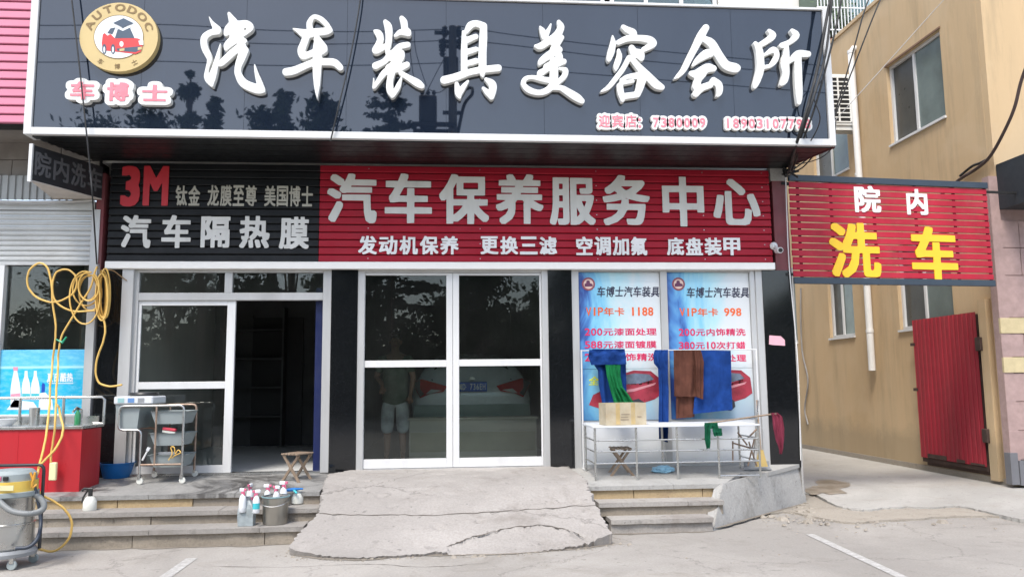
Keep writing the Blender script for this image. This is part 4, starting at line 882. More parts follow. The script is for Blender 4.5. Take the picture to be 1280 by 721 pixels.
# ================================================================== THE NEIGHBOUR ON THE LEFT
NB = root('neighbour_shop', (-5.6, 0, 0), 'neighbouring shop with pink slats, grey tiles, pale roller shutter and dark window at the left', 'building')
def nb(name, x0, x1, y0, y1, z0, z1, m, b=0): return MB().box(x0, x1, y0, y1, z0, z1, b=b).build(name, m, NB)
NX = -7.6
xr = X(33, 150, -.8); zp = Z(20, 155, -.8); h = .103; me = slat_mesh('pink_slat', xr - NX, h, M_pinkslat, .028)
nb('slat_backing', NX, xr - .01, -.80, -.6, zp - .01, 6.6, M_gap)
for i in range(18): inst('pink_slat', me, (NX, -.80, zp + i * h), NB)
nb('canopy_underside', NX, xr - .01, -.6, .1, zp + .02, zp + .1, M_greytile)
nb('canopy_side_trim', xr - .008, xr + .02, -.84, .1, zp - .02, 6.6, M_alu)
# grey wall tiles
r = random.Random(5); zt0 = Z(60, 222, .0)
nb('tile_wall', NX, -4.3, .03, .3, zt0 - .02, 6.6, M_gap)
for j in range(3):
    for i in range(9):
        a = NX + (i + (j % 2) * .5) * .38; b_ = min(a + .372, -4.3)
        if b_ > a + .05: nb('wall_tile', a, b_, .0 + r.uniform(-.003, .003), .032, zt0 + j * .22, zt0 + j * .22 + .213, M_greytile, .004)
# corrugated sheet
z0 = Z(60, 251, 0); mb = MB(); vs = []; nn = 0; x = NX
while x < -4.27:
    for dx, dy in ((0, 0), (.055, 0), (.062, .02), (.078, .02)):
        vs.append((x + dx, -.05 + dy, z0)); vs.append((x + dx, -.05 + dy, zt0 + .01)); nn += 1
    x += .085
mb.add(vs, [(2 * i, 2 * i + 2, 2 * i + 3, 2 * i + 1) for i in range(nn - 1)]); mb.build('corrugated_sheet', M_corr, NB)
MB().tube([aty(px, py, -.09) for px, py in ((-40, 251), (30, 252.5), (90, 252), (118, 250))], .016).build('conduit', M_alu, NB, smooth=60)
# roller shutter
z1 = Z(60, 263, 0); zs0 = Z(60, 327, 0); nb('shutter_box', NX, -4.31, -.03, .3, z1 - .0, z0 - .01, M_shutter)
k = int((z1 - zs0) / .058); hh = (z1 - zs0) / k
mb = MB(); ln = -4.31 - NX; pr = [(0, 0), (-.006, .004), (-.018, hh * .3), (-.018, hh * .65), (-.004, hh - .004), (0, hh - .002)]
vs = [(x, y, z) for x in (0, ln) for y, z in pr]; mb.add(vs, [tuple(range(6)), tuple(range(6, 12))[::-1]] + [(q, (q + 1) % 6, 6 + (q + 1) % 6, 6 + q) for q in range(6)]); me = mb.mesh('shutter_slat', M_shutter)
for i in range(k): inst('shutter_slat', me, (NX, 0, zs0 + i * hh), NB)
nb('shutter_foot_bar', NX, -4.31, -.03, .02, zs0 - .045, zs0 - .003, M_alu)
# window and its post
nb('window_post', X(110, 420), X(120.5, 420), -.07, .06, .44, z1, M_alu); nb('window_post', X(-6, 420), X(3, 420), -.05, .06, 1.2, zs0 - .05, M_white)
nb('window_sill', NX, X(110, 430), -.10, .1, 1.17, 1.24, M_white, .004)
MB().box(NX, X(110, 430), .03, .036, 1.24, zs0 - .05).build('pane', M_glass, NB)
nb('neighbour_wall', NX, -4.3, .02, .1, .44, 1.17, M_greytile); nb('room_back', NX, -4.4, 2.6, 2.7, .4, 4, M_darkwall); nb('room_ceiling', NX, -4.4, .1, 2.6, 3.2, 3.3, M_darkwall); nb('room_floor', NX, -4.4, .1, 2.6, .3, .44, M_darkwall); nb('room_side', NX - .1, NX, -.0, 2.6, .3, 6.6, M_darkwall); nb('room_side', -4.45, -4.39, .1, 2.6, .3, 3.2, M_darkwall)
for i in range(3): nb('room_shelf', X(20 + i * 0, 400), X(100, 400), .9, 1.2, 1.6 + i * .4, 1.63 + i * .4, M_darkwall)
# drinks poster
q = rect(-30, 437, 107, 519, -.01); PO = root('drinks_poster', ((q[0] + q[1]) / 2, -.01, q[2]), 'turquoise drinks poster with three pale bottles behind the red counter', 'poster')
m, t, b = special('turquoise_print'); g = t.nodes.new('ShaderNodeNewGeometry'); s_ = t.nodes.new('ShaderNodeSeparateXYZ'); L(t, g.outputs['Position'], s_.inputs[0]); mr = t.nodes.new('ShaderNodeMapRange'); mr.inputs[1].default_value = q[2]; mr.inputs[2].default_value = q[3]; L(t, s_.outputs[2], mr.inputs[0])
c_ = ramp(t, mr.outputs[0], [(0, (.02, .42, .62)), (.40, (.0, .42, .68)), (.70, (.01, .45, .66)), (.73, (.45, .75, .8)), (.76, (.08, .48, .72)), (1, (.10, .45, .72))])
L(t, mix(t, ramp(t, noise(t, 9, 6, .7, wpos(t, 1, 1, 2.5)), [(.42, 0), (.75, .6)]), c_, (.35, .72, .8)), b.inputs['Base Color']); b.inputs['Roughness'].default_value = .35
MB().box(q[0], q[1], -.015, -.009, q[2], q[3]).build('sheet', m, PO)
mw, mp, mbl = mat('print_white', (.75, .8, .84), .4, var=.05), mat('print_pink', (.7, .3, .4), .4), mat('print_deep_blue', (.01, .06, .4), .4)
def ppoly(pts, m, name, dy=0):
    lp = [[(lambda p: (p.x, p.z))(aty(x / 7.208, 430 + y / 7.208, -.017)) for x, y in pts]]; v, f = plate(lp, .002); MB().add([(a, -.0175 - dy + b_, c) for a, b_, c in v], f).build(name, m, PO)
def bottle_pts(cx, top, bot, w_): return [(cx - w_ * .16, top), (cx + w_ * .16, top), (cx + w_ * .18, top + 45), (cx + w_ * .42, top + (bot - top) * .42), (cx + w_ * .5, top + (bot - top) * .6), (cx + w_ * .5, bot), (cx - w_ * .5, bot), (cx - w_ * .5, top + (bot - top) * .6), (cx - w_ * .42, top + (bot - top) * .42), (cx - w_ * .18, top + 45)]
ppoly(bottle_pts(140, 205, 570, 92), mw, 'bottle_picture'); ppoly([(118, 205), (162, 205), (160, 240), (122, 240)], mp, 'bottle_picture_cap', .001); ppoly([(96, 450), (182, 440), (182, 490), (96, 500)], mp, 'bottle_picture_label', .001)
ppoly(bottle_pts(235, 240, 500, 78), mw, 'bottle_picture'); ppoly([(200, 445), (270, 445), (270, 480), (200, 480)], M_teal, 'bottle_picture_label', .001)
ppoly(bottle_pts(318, 240, 500, 78), mw, 'bottle_picture'); ppoly([(283, 445), (353, 445), (353, 480), (283, 480)], M_teal, 'bottle_picture_label', .001)
ppoly([(385, 345), (405, 360), (402, 430), (372, 435), (375, 370)], mbl, 'bottle_picture_cap'); ppoly([(360, 440), (410, 435), (470, 500), (480, 590), (345, 590)], mw, 'splash_picture')
ppoly([(60, 590), (130, 500), (300, 520), (350, 590)], mw, 'splash_picture')
a = aty(420 / 7.208, 430 + 340 / 7.208, -.02); b_ = aty(660 / 7.208, 430 + 258 / 7.208, -.02)
text_line('夏日酷热', a.x, b_.x, a.z, b_.z, -.0185, .002, mw, PO, bold=(3, 3)); ppoly([(430, 350), (660, 350), (660, 356), (430, 356)], mw, 'underline'); 
# red counter
cx1 = X(102.5, 560, -.9); ztop = Z(60, 534, -.92)
K = root('red_counter', (cx1 - .7, -.6, .44), 'red sheet clad wash counter with a steel sink top and rail at the left', 'counter')
me_ = MB(); 
n = 14; w_ = (cx1 - (-6.2)) / n
for i in range(n): MB().box(-6.2 + i * w_ + .0004, -6.2 + (i + 1) * w_ - .0004, -.92 - .0015 * (i % 2), -.88, .43, ztop - .02).build('front_panel', M_redpanel, K)
MB().box(-6.2, cx1 - .002, -.88, -.43, .43, ztop - .03).build('carcass', M_redpanel, K)
MB().box(-6.25, cx1 + .01, -.94, -.39, ztop - .02, ztop + .012, b=.004).build('steel_top', M_steel, K)
MB().box(-6.25, cx1 - .05, -.41, -.39, ztop + .012, ztop + .10).build('splash_back', M_steel, K)
rl = MB(); yr = -.42
A = [aty(px, 497, yr) for px in (-30, 26, 80, 131)]; zr = A[1].z
rl.tube([(A[0].x, yr, zr), (A[3].x - .03, yr, zr), (A[3].x, yr, zr - .03), (A[3].x, yr, ztop - .0)], .016)
rl.tube([(A[3].x, yr, zr - .1), (A[3].x, yr, zr - .1001)], .016)
for q_ in A[1:3]: rl.tube([(q_.x, yr, zr), (q_.x, yr, ztop)], .016)
rl.tube([(A[3].x, yr, ztop + .01), (cx1 - .1, yr, ztop + .02)], .014); rl.build('rail', M_steel, K, smooth=60)
fc = aty(101, 528, -.5); MB().tube([(fc.x, -.5, ztop), (fc.x, -.5, ztop + .17), (fc.x - .02, -.57, ztop + .2), (fc.x - .03, -.64, ztop + .15)], .014).build('tap', M_steel, K, smooth=60)
def small_thing(name, px, y, z, prof, m, label, cat, parts=(), group=None):
    p = aty(px, 520, y); P = root(name, (p.x, y, z), label, cat, group); MB().lathe(prof, (p.x, y, z), 16).build('body', m, P, smooth=40)
    for nm, pr, mm in parts: MB().lathe(pr, (p.x, y, z), 14).build(nm, mm, P, smooth=40)
    return P
small_thing('bottle', 97, -.6, ztop + .012, [(.03, 0), (.032, .1), (.02, .14), (.012, .16)], mat('green_bottle', (.03, .2, .08), .2), 'small green bottle with a dark cap beside the tap on the red counter', 'bottle', [('cap', [(.014, .16), (.014, .19)], M_blackplastic)])
small_thing('steel_cup', 43, -.55, ztop + .012, [(.05, 0), (.055, .19), (.05, .19), (.045, .02)], M_steel, 'tall steel cup on the red counter under the bottle poster', 'cup')
small_thing('wash_bowl', 9, -.65, ztop + .012, [(.05, 0), (.10, .07), (.105, .075), (.09, .07), (.045, .01)], M_board, 'upturned white bowl at the left end of the red counter', 'bowl')
# floor stain by the counter is wet red dust
# hanging three-sided sign box
A_, B_, C_ = (-4.60, -.97), (-4.215, -.07), (-4.78, -.07); z0 = Z(38, 226, -.97); z1 = Z(42, 181, -.97)
SG = root('hanging_sign_box', (-4.5, -.4, z0), 'dark three sided sign box with dim characters under the left end of the big sign', 'sign')
MB().prism([A_, B_, C_], z0, z0 + .012).build('underside', mat('pale_underside', (.5, .45, .4), .7), SG); MB().prism([(A_[0], A_[1] + .005), (B_[0] - .003, B_[1]), (C_[0] + .004, C_[1])], z0 + .013, z1).build('box', M_blackgloss, SG)
MB().box(A_[0] - .03, A_[0] + .006, A_[1] - .012, A_[1] + .02, z0 - .01, z1 + .01).build('corner_trim', M_white, SG)
ang = math.atan2(B_[1] - A_[1], B_[0] - A_[0]); ln = math.hypot(B_[0] - A_[0], B_[1] - A_[1]); Mx = Matrix.Translation((A_[0], A_[1], 0)) @ Matrix.Rotation(ang, 4, 'Z'); M_dim = mat('dim_grey_letter', (.085, .085, .09), .6)
for i, ch in enumerate('院内洗车'):
    lp = fit(glyph(ch, 3, 2), .04 + i * ln * .245, .04 + (i + .86) * ln * .245, z0 + .08, z1 - .05); v, f = plate(lp, .006); MB().add([Mx @ Vector((a, b_ - .006, c)) for a, b_, c in v], f).build('character', M_dim, SG)

# ================================================================== ALLEY: tan building, sign, gate
WX = 7.9; TB = root('tan_building', (WX + 2, 4, 0), 'tan rendered building along the alley with white sliding windows', 'building')
def tb(name, x0, x1, y0, y1, z0, z1, m, b=0): return MB().box(x0, x1, y0, y1, z0, z1, b=b).build(name, m, TB)
yc = .85; w1 = (1.73, 3.31, 5.70, 7.15); w2 = (atx(1061, 200, WX).y, atx(1061, 200, WX).y + 1.5, 5.70, 7.15); w3 = (1.9, 3.42, 2.40, 3.85); w4 = (4.98, 6.0, 2.40, 3.85); w5 = (7.55, 9.0, 2.40, 3.85)
def wall_with(y0, y1, z0, z1, wins):
    wins = sorted(wins); y = y0
    for a, b_, c, d in wins:
        tb('wall', WX, WX + .25, y, a, z0, z1, M_render); tb('wall', WX, WX + .25, a, b_, z0, c, M_render); tb('wall', WX, WX + .25, a, b_, d, z1, M_render); y = b_
    tb('wall', WX, WX + .25, y, y1, z0, z1, M_render)
wall_with(yc, 16, 5.0, 8.45, [w1, w2]); wall_with(yc, 16, 0, 5.0, [w3, w4, w5])
tb('parapet_coping', WX - .03, WX + .3, yc, 16, 8.45, 8.52, M_render); tb('wall_core', WX + .6, WX + .7, yc + .3, 15.8, 0, 8.4, M_darkwall)
tb('wall_foot', WX - .02, WX, yc, 16, .0, .13, M_dirt)
for wv in (w1, w2, w3, w4, w5):
    a, b_, c, d = wv; x = WX + .06; f = MB(); fw = .055
    for q in ((a, b_, c, c + fw), (a, b_, d - fw, d)): f.box(x, x + .07, q[0], q[1], q[2], q[3])
    my = a + (b_ - a) * .52
    for q in (a, my, b_ - fw): f.box(x + .002, x + .068, q, q + fw, c + fw, d - fw)
    fr = f.build('window', M_white, TB); tb('window_sill', WX - .035, WX + .06, a - .02, b_ + .02, c - .035, c, M_white)
    MB().box(x + .03, x + .036, a + fw, my, c + fw, d - fw).build('pane', M_palepane, fr); MB().box(x + .045, x + .051, my + fw, b_ - fw, c + fw, d - fw).build('pane', M_greypane, fr)
    CU = MB(); nc = 24; cvs = []
    for i_ in range(nc + 1):
        for z_ in (c, d): cvs.append((WX + .19 + .02 * math.sin(i_ * 2.1), a + (b_ - a) * (.42 if a > 2 else .36 if a < 1.8 and c > 5 else 1) * i_ / nc, z_))
    CU.add(cvs, [(2 * i_, 2 * i_ + 1, 2 * i_ + 3, 2 * i_ + 2) for i_ in range(nc)]).build('curtain', mat('pale_curtain', (.5, .54, .5), .9), fr)
    tb('window_head', WX - .02, WX + .0, a - .03, b_ + .03, d, d + .03, mat('rust_stained_lintel', (.22, .13, .08), .8))
# front with pink and cream stones
tb('front_return', WX - .12, WX + .02, yc - .14, yc, .09, 4.45, M_pinkstone)
xq = WX - .12
r = random.Random(8); z = .42; rows = []
zc1, zc2, zc3, zc4 = Z(1272, 397, yc - .14), Z(1272, 417, yc - .14), Z(1272, 446, yc - .14), Z(1272, 466, yc - .14)
yy_ = yc - .14
seq = [.42, .82, 1.22, zc4, zc3, zc2, zc1, 3.0, 3.4, 3.8, 4.2, 4.6, 5.0]
seq = sorted(q for q in seq if q < 4.1)
tb('stone_backing', WX - .11, 13, yy_ + .03, yc - .002, .08, 4.30, M_pinkstone); tb('front_wall', WX + .003, 13, yy_ + .02, yc - .003, 4.302, 8.45, M_render)
for a, b_ in zip(seq, seq[1:]):
    x = xq - .002; cream = (abs(a - zc4) < .01 or abs(a - zc2) < .01)
    off = r.uniform(.3, .6)
    while x < 10.6:
        xe = x + off; off = r.uniform(.55, .7)
        tb('stone_block', x, xe - .008, yy_ + (0 if not cream else -.015) + r.uniform(-.003, .003), yy_ + .03, a + .004, b_ - .004, M_creamstone if cream else M_pinkstone, .005); x = xe
tb('dark_plinth', WX - .04, 11, yy_ - .05, yy_ + .02, .08, .415, mat('grey_plinth', (.14, .14, .15), .7)); tb('plinth_box', WX - .16, WX - .05, yy_ - .04, yy_ + .08, .09, .52, mat('grey_plinth', (.14, .14, .15), .7))
aw = MB(); q0 = aty(1250, 262, .7); q1 = aty(1247, 206, .7)
aw.prism([(q0.x, -.1), (12, -.1), (12, yy_ - .0), (q0.x, yy_)], q0.z, q1.z).build('dark_awning_box', M_awning, TB)
# gate
yg0, yg1 = 1.26, 2.88; G = root('red_gate', (WX - .1, (yg0 + yg1) / 2, .2), 'crimson corrugated steel gate hung on rusty hinges on the tan wall', 'gate')
n = 15; w_ = (yg1 - yg0) / n; xg = WX - .10
pr = []
for i in range(n):
    y = yg0 + i * w_; pr += [(y, 0), (y + w_ * .62, 0), (y + w_ * .72, .018), (y + w_ * .9, .018)]
pr.append((yg1, 0)); vs = [(xg + d, y, z) for z in (.27, 2.53) for y, d in pr]; m_ = len(pr)
vs += [(xg + d + .004, y, z) for z in (.27, 2.53) for y, d in pr]
MB().add(vs, [(i, i + 1, m_ + i + 1, m_ + i) for i in range(m_ - 1)] + [(2 * m_ + i, 2 * m_ + i + 1, 3 * m_ + i + 1, 3 * m_ + i) for i in range(m_ - 1)] + [(i, i + 1, 2 * m_ + i + 1, 2 * m_ + i) for i in range(m_ - 1)] + [(m_ + i, m_ + i + 1, 3 * m_ + i + 1, 3 * m_ + i) for i in range(m_ - 1)]).build('corrugated_sheet', M_gate, G)
fr = MB()
for q in ((yg0, yg0 + .05, .2, 2.5), (yg1 - .05, yg1, .2, 2.5), (yg0 + .05, yg1 - .05, .2, .26), (yg0 + .05, yg1 - .05, 2.44, 2.5), (yg0 + .05, yg1 - .05, 1.3, 1.35)): fr.box(xg + .024, xg + .06, q[0], q[1], q[2], q[3])
fr.build('gate_frame', M_hinge, G)
for zz in (.62, 1.95): MB().box(xg - .03, xg + .06, yg0 - .10, yg0 + .02, zz, zz + .20, b=.008).build('hinge', M_hinge, G)
for zz in (1.35, 2.1): MB().box(xg - .03, xg + .02, yg1 - .01, yg1 + .05, zz, zz + .05).build('latch', M_hinge, G)
tb('gate_post', WX - .09, WX, yg0 - .22, yg0 - .05, .09, 2.7, M_render)
tb('gate_recess', WX - .004, WX + .0, yg0, yg1, .14, .5, M_hinge)
for k_, (yy1, yy2) in enumerate(((1.30, 1.62), (1.75, 1.95), (2.2, 2.7))): MB().box(xg - .0035, xg - .0005, yy1, yy2, .272, .272 + .03 + .02 * k_).build('rust_patch', M_hinge, G)
# down pipe, conduit
pp_ = atx(1069, 140, WX - .08); p2 = atx(1087, 400, WX - .08)
P = root('down_pipe', (WX - .08, pp_.y, 3), 'white plastic rain pipe down the tan wall beside the air conditioner', 'pipe')
zt_p = atx(1068, 58, WX - .08).z; zb_p = atx(1087, 463, WX - .08).z
MB().tube([(WX + .1, pp_.y, zt_p + .02), (WX - .04, pp_.y, zt_p + .0), (WX - .09, pp_.y, zt_p - .06), (WX - .09, pp_.y - .02, 4.8), (WX - .09, p2.y, 4.5), (WX - .09, p2.y, zb_p)], .062, 12).build('pipe', M_pvcpipe, P, smooth=50)
for zz in (zt_p - .1, 5.4, 3.3, zb_p + .7): MB().lathe([(.07, 0), (.07, .06)], (WX - .09, pp_.y if zz > 4.6 else p2.y, zz), 14).build('collar', M_pvcpipe, P, smooth=50)
P = root('conduit_pipe', (WX - .03, 6.5, 1), 'thin grey cable hanging down the tan wall in the alley', 'pipe')
MB().tube(spline([atx(px, py, WX - .03) for px, py in ((1001, 360), (1001, 400), (1003, 440), (1010, 475), (1006, 510), (1010, 530))], 5), .018).build('cable', M_greypipe, P, smooth=60)
# air conditioner
ya = 4.35; xa1 = X(1067.5, 130, ya); za0, za1 = Z(1055, 157, ya), Z(1055, 93, ya); xa0 = xa1 - .82
P = root('air_conditioner', ((xa0 + xa1) / 2, ya, za0), 'white outdoor air conditioner with a slotted grille in the gap right of the big sign', 'air conditioner')
MB().box(xa0, xa1, ya, ya + .32, za0, za1, b=.012).build('shell', M_acwhite, P)
MB().box(xa0 + .05, xa1 - .08, ya - .003, ya + .01, za0 + .07, za1 - .07).build('grille_back', M_gap, P)
gr = MB(); nz_ = 10
zg0, zg1 = za0 + .07, za1 - .07
for i in range(nz_ + 1): z = zg0 + (zg1 - zg0) * i / nz_; MB().box(xa0 + .05, xa1 - .08, ya - .016, ya - .003, z - .011, z + .011).build('grille_bar', M_acwhite, P)
for i in range(4): x = xa0 + .05 + (xa1 - .13 - xa0) * i / 3; MB().box(x - .016, x + .016, ya - .017, ya - .004, zg0, zg1).build('grille_rib', M_acwhite, P)
MB().box(xa0 + .05, WX, ya + .03, ya + .06, za0 - .08, za0 - .005).box(xa0 + .05, WX, ya + .26, ya + .29, za0 - .08, za0 - .005).build('bracket', M_acwhite, P)
# block beyond with a barred balcony
DB = root('balcony_block', (7, 17, 0), 'distant flats with a white barred balcony beyond the tan wall', 'building')
def db(name, *a): return MB().box(*a[:6]).build(name, a[6], DB)
db('wall', 2, 30, 18.2, 18.5, 0, 30, M_cream)
bx0, bx1 = X(1022, 30, 16.6), X(1091, 30, 16.6); bz = Z(1060, 47, 16.6)
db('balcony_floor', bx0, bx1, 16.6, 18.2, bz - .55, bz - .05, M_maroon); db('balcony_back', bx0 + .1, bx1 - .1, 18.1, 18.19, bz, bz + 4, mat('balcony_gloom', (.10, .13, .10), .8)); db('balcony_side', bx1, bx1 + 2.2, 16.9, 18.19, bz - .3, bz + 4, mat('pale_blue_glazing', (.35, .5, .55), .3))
nb_ = 17
for i in range(nb_): x = bx0 + .04 + i * (bx1 - bx0 - .1) / (nb_ - 1); MB().box(x, x + .03, 16.6, 16.63, bz, bz + 3.2).build('bar', M_white, DB)
for z in (.25, 1.1, 2.0): MB().box(bx0, bx1, 16.59, 16.598, bz + z, bz + z + .05).build('cross_bar', M_white, DB)
P = root('balcony_plant', ((bx0 + bx1) / 2, 17.4, bz), 'leafy plant growing behind the white balcony bars', 'plant'); r = random.Random(77)
_pts = [(r.uniform(bx0 + .3, bx1 - .2), r.gauss(17.4, .25), bz + abs(r.gauss(0, .8))) for _ in range(900)]
_vs = []; _fs = []
for (x, y, z) in _pts:
    a = Vector((r.gauss(0, 1), r.gauss(0, 1), r.gauss(0, 1))).normalized() * .1; b_ = a.orthogonal() * .6; n_ = len(_vs); c_ = Vector((x, y, z)); _vs += [c_ + a, c_ + b_, c_ - a, c_ - b_]; _fs.append((n_, n_ + 1, n_ + 2, n_ + 3))
MB().add(_vs, _fs).build('foliage', M_leaf, P, kind='stuff')
# alley sign across the gap
xn = X(986.5, 285, .02)
def zz_at(px, py, y): return Z(px, py, y)
tz, bz = Z(986, 219.5, .02), Z(988, 355, .02)
yf = .3
for _ in range(30):
    e = (Z(1233, 232.5, yf) - tz) + (Z(1239, 361.5, yf) - bz) * -1
    e = (Z(1233, 232.5, yf) - Z(1239, 361.5, yf)) - (tz - bz); yf -= e * 2.0
xf = X(1236, 300, yf); ang = math.atan2(yf - .02, xf - xn); LN = math.hypot(xf - xn, yf - .02)
zf_mid = (Z(1233, 232.5, yf) + Z(1239, 361.5, yf)) / 2
AS = root('alley_sign', (xn, -.02, 0), 'crimson slatted sign with white and yellow characters hung across the alley', 'sign', rz=ang); H_ = tz - bz
def lz(u): return 0
bar = .085; n = 14; h = (H_ - 2 * bar) / n; zb = bz + bar
for i in range(n):
    MB().box(.0 + .004 * (i % 3), LN - .01 - .006 * (i % 2), -.012, .006, zb + i * h + .007, zb + (i + 1) * h - .009, b=.003).build('slat', M_alleyslat, AS, local=True)
for z in (bz, tz - bar): MB().box(0, LN, -.03, .02, z, z + bar - .002, b=.004).build('frame_bar', mat('dark_blue_grey_metal', (.03, .045, .065), .45), AS, local=True)
for u in (.04, .2, .41, .62, .82, .985): MB().box(u * LN, u * LN + .035, .008, .03, bz, tz).build('stud', M_gap, AS, local=True)
def sign_uv(px, py):  # photo point -> the sign's own plane
    d = ray(px, py); o = Vector((xn, -.02, 0)); nrm = Vector((-math.sin(ang), math.cos(ang), 0)); t = (o - CAM).dot(nrm) / d.dot(nrm); p = CAM + d * t - o
    return p.x * math.cos(ang) + p.y * math.sin(ang), p.z
for ch, a, b_, c, d, m in (('院', 1067, 233, 1099.5, 266, M_smallwhite), ('内', 1132, 237, 1158, 269, M_smallwhite), ('洗', 1036, 279, 1099, 347, M_yellowletter), ('车', 1138, 284, 1195, 350, M_yellowletter)):
    u0, _ = sign_uv(a, (b_ + d) / 2); u1, _ = sign_uv(c, (b_ + d) / 2); _, v1 = sign_uv((a + c) / 2, b_); _, v0 = sign_uv((a + c) / 2, d)
    char_obj(ch, u0, u1, v0, v1, -.024, .01, m, AS, bold=(4, 3), local=True)
MB().box(-.1, .02, -.01, .03, bz + .1, bz + .14).box(-.1, .02, -.01, .03, tz - .14, tz - .1).box(LN - .02, LN + 1.0, .0, .03, tz - .14, tz - .11).build('bracket', M_gap, AS, local=True)

# ================================================================== CABLES
def cable(name, pts, r, label, m=M_rubber, y=None, n=8, cat='cable', group=None):
    P = [Vector(p) if len(p) == 3 and not isinstance(p[2], str) else None for p in pts]
    o = MB().tube(spline(P, n), r, 6).build(name, m, smooth=60, label=label, category=cat, group=group); return o
def W3(px, py, y): return tuple(aty(px, py, y))
cable('thick_cable', [W3(1044, -30, -1.22), W3(1034, 20, -1.22), W3(1023, 80, -1.2), W3(1012, 125, -1.2), W3(1000, 165, -1.15), W3(992, 192, -.8), W3(987, 212, -.2)], .018, 'thickest black cable of the bundle crossing the right end of the big sign')
cable('thick_cable', [W3(1042, -30, -1.26), W3(1036, 40, -1.26), W3(1028, 85, -1.26), W3(1008, 150, -1.2), W3(990, 205, -.5), W3(983, 218, -.1)], .014, 'second black cable of the bundle, just right of the thickest')
cable('thick_cable', [W3(1056, -30, -1.2), W3(1048, 20, -1.2), W3(1035, 75, -1.2), W3(1020, 130, -1.18), W3(1004, 175, -1.0), W3(990, 214, -.2)], .012, 'black cable leaning over the corner trim of the big sign')
cable('thin_cable', [W3(1100, -30, -.6), W3(1082, 10, -.6), W3(1062, 80, -.5), W3(1040, 150, -.4), W3(1018, 190, -.3), W3(992, 212, -.15)], .009, 'thin black cable running up to the right past the air conditioner')
cable('thin_cable', [W3(1118, -30, -.5), W3(1098, 6, -.5), W3(1064, 92, -.4), W3(1035, 165, -.4), W3(1008, 205, -.2), W3(990, 216, -.1)], .009, 'thinnest black cable, rightmost of those tied at the shop corner')
cable('thin_cable', [W3(1031, 95, -1.2), W3(1020, 112, -1.22), W3(1018, 125, -1.22), W3(1025, 150, -1.2), W3(1012, 178, -1.0), W3(995, 190, -.6)], .007, 'looped thin black wire at the right end of the big sign')
cable('thin_cable', [W3(1045, 150, -.9), W3(1042, 180, -.9), W3(1030, 195, -.6), W3(1010, 203, -.4), W3(992, 206, -.2)], .006, 'slack thin wire drooping below the right corner of the big sign')
cable('slim_wire', [W3(86, -30, -1.12), W3(92, 20, -1.12), W3(100, 90, -1.12), W3(108, 165, -1.12), W3(113, 215, -1.05), W3(116, 252, -1.0), W3(121, 330, -.3)], .009, 'slim black wire hanging past the round badge at the left')
cable('slim_wire', [W3(453, -30, -1.10), W3(449, 10, -1.10), W3(437, 75, -1.10), W3(424, 130, -1.10), W3(413, 177, -1.05)], .009, 'slim black wire slanting across the big sign beside the second character')
cable('wall_cable', [tuple(atx(px, py, WX - .06)) for px, py in ((1292, 60), (1277, 100), (1268, 135), (1255, 165), (1238, 195), (1222, 210), (1200, 224), (1186, 236), (1170, 248))], .025, 'thick brown cable sagging down the tan wall to the alley sign', mat('brown_cable_sheath', (.07, .045, .04), .5))
cable('thin_cable', [tuple(atx(px, py, WX - .05)) for px, py in ((1235, 199), (1225, 204), (1215, 208), (1200, 220))], .02, 'short stub of wire tied on the tan wall above the alley sign')
cable('slim_wire', [W3(1040, 155, 1.5), W3(1090, 100, 1.5), W3(1180, 0, 1.5), W3(1210, -30, 1.5)], .006, 'faint grey wire slanting up across the tan wall, left of its window', M_greypipe)
cable('slim_wire', [W3(982, 222, -.07), W3(984, 280, -.07), W3(987, 340, -.05), W3(997, 450, -.05), W3(1001, 575, -.05)], .007, 'white wire running down the right edge of the shop front', M_pvcpipe)
for i in range(5):
    pass
K = root('cable_knot', tuple(aty(986, 213, -.12)), 'tangle of black cable ends tied at the right shop corner', 'cable'); kp = aty(986, 213, -.12); r = random.Random(4)
for i in range(6):
    pts = [kp + Vector((r.uniform(-.1, .12), r.uniform(-.06, .06), r.uniform(-.12, .12))) for _ in range(5)]; MB().tube(spline(pts, 5), r.uniform(.007, .014), 6).build('loop', M_rubber, K, smooth=60)

# ================================================================== THINGS ON THE PLATFORM AND STEPS
def V3(px, py, y): return aty(px, py, y)
# ---- trolley
yf, yb_ = -.55, -.10
def tp(px, py, y): return tuple(aty(px, py, y))
T = root('tray_trolley', tuple(atz(205, 597, .46)), 'rusty tube trolley with three grey trays, left of the open doorway', 'trolley')
def sm(pts, n=3):
    out = [Vector(pts[0])]
    for a, b_, c in zip(pts, pts[1:], pts[2:]):
        a, b_, c = Vector(a), Vector(b_), Vector(c); r_ = min(.05, (a - b_).length / 2, (c - b_).length / 2); p = b_ + (a - b_).normalized() * r_; q = b_ + (c - b_).normalized() * r_
        for k in range(n + 1): t = k / n; out.append(p * (1 - t) ** 2 + b_ * 2 * t * (1 - t) + q * t * t)
    return out + [Vector(pts[-1])]
xr_ = aty(228.6, 550, yf).x; xl_ = aty(175, 570, yf).x; xh = aty(148.8, 520, yf).x; zt_ = aty(190, 507, yf).z; zl_ = aty(160, 537, yf).z; zw = .56
ribs = (('frame_tube', yf, M_rust), ('frame_tube', yb_, M_rust))
for nm, y, m in ribs:
    MB().tube(sm([(xr_, y, zw), (xr_, y, zt_), (xh, y, zt_), (xh, y, zl_), (xl_, y, zl_ - .005), (xl_, y, zw)]), .0135, 10).build(nm, M_steel if y == yf else M_rust, T, smooth=60)
xm = aty(190, 550, yb_).x
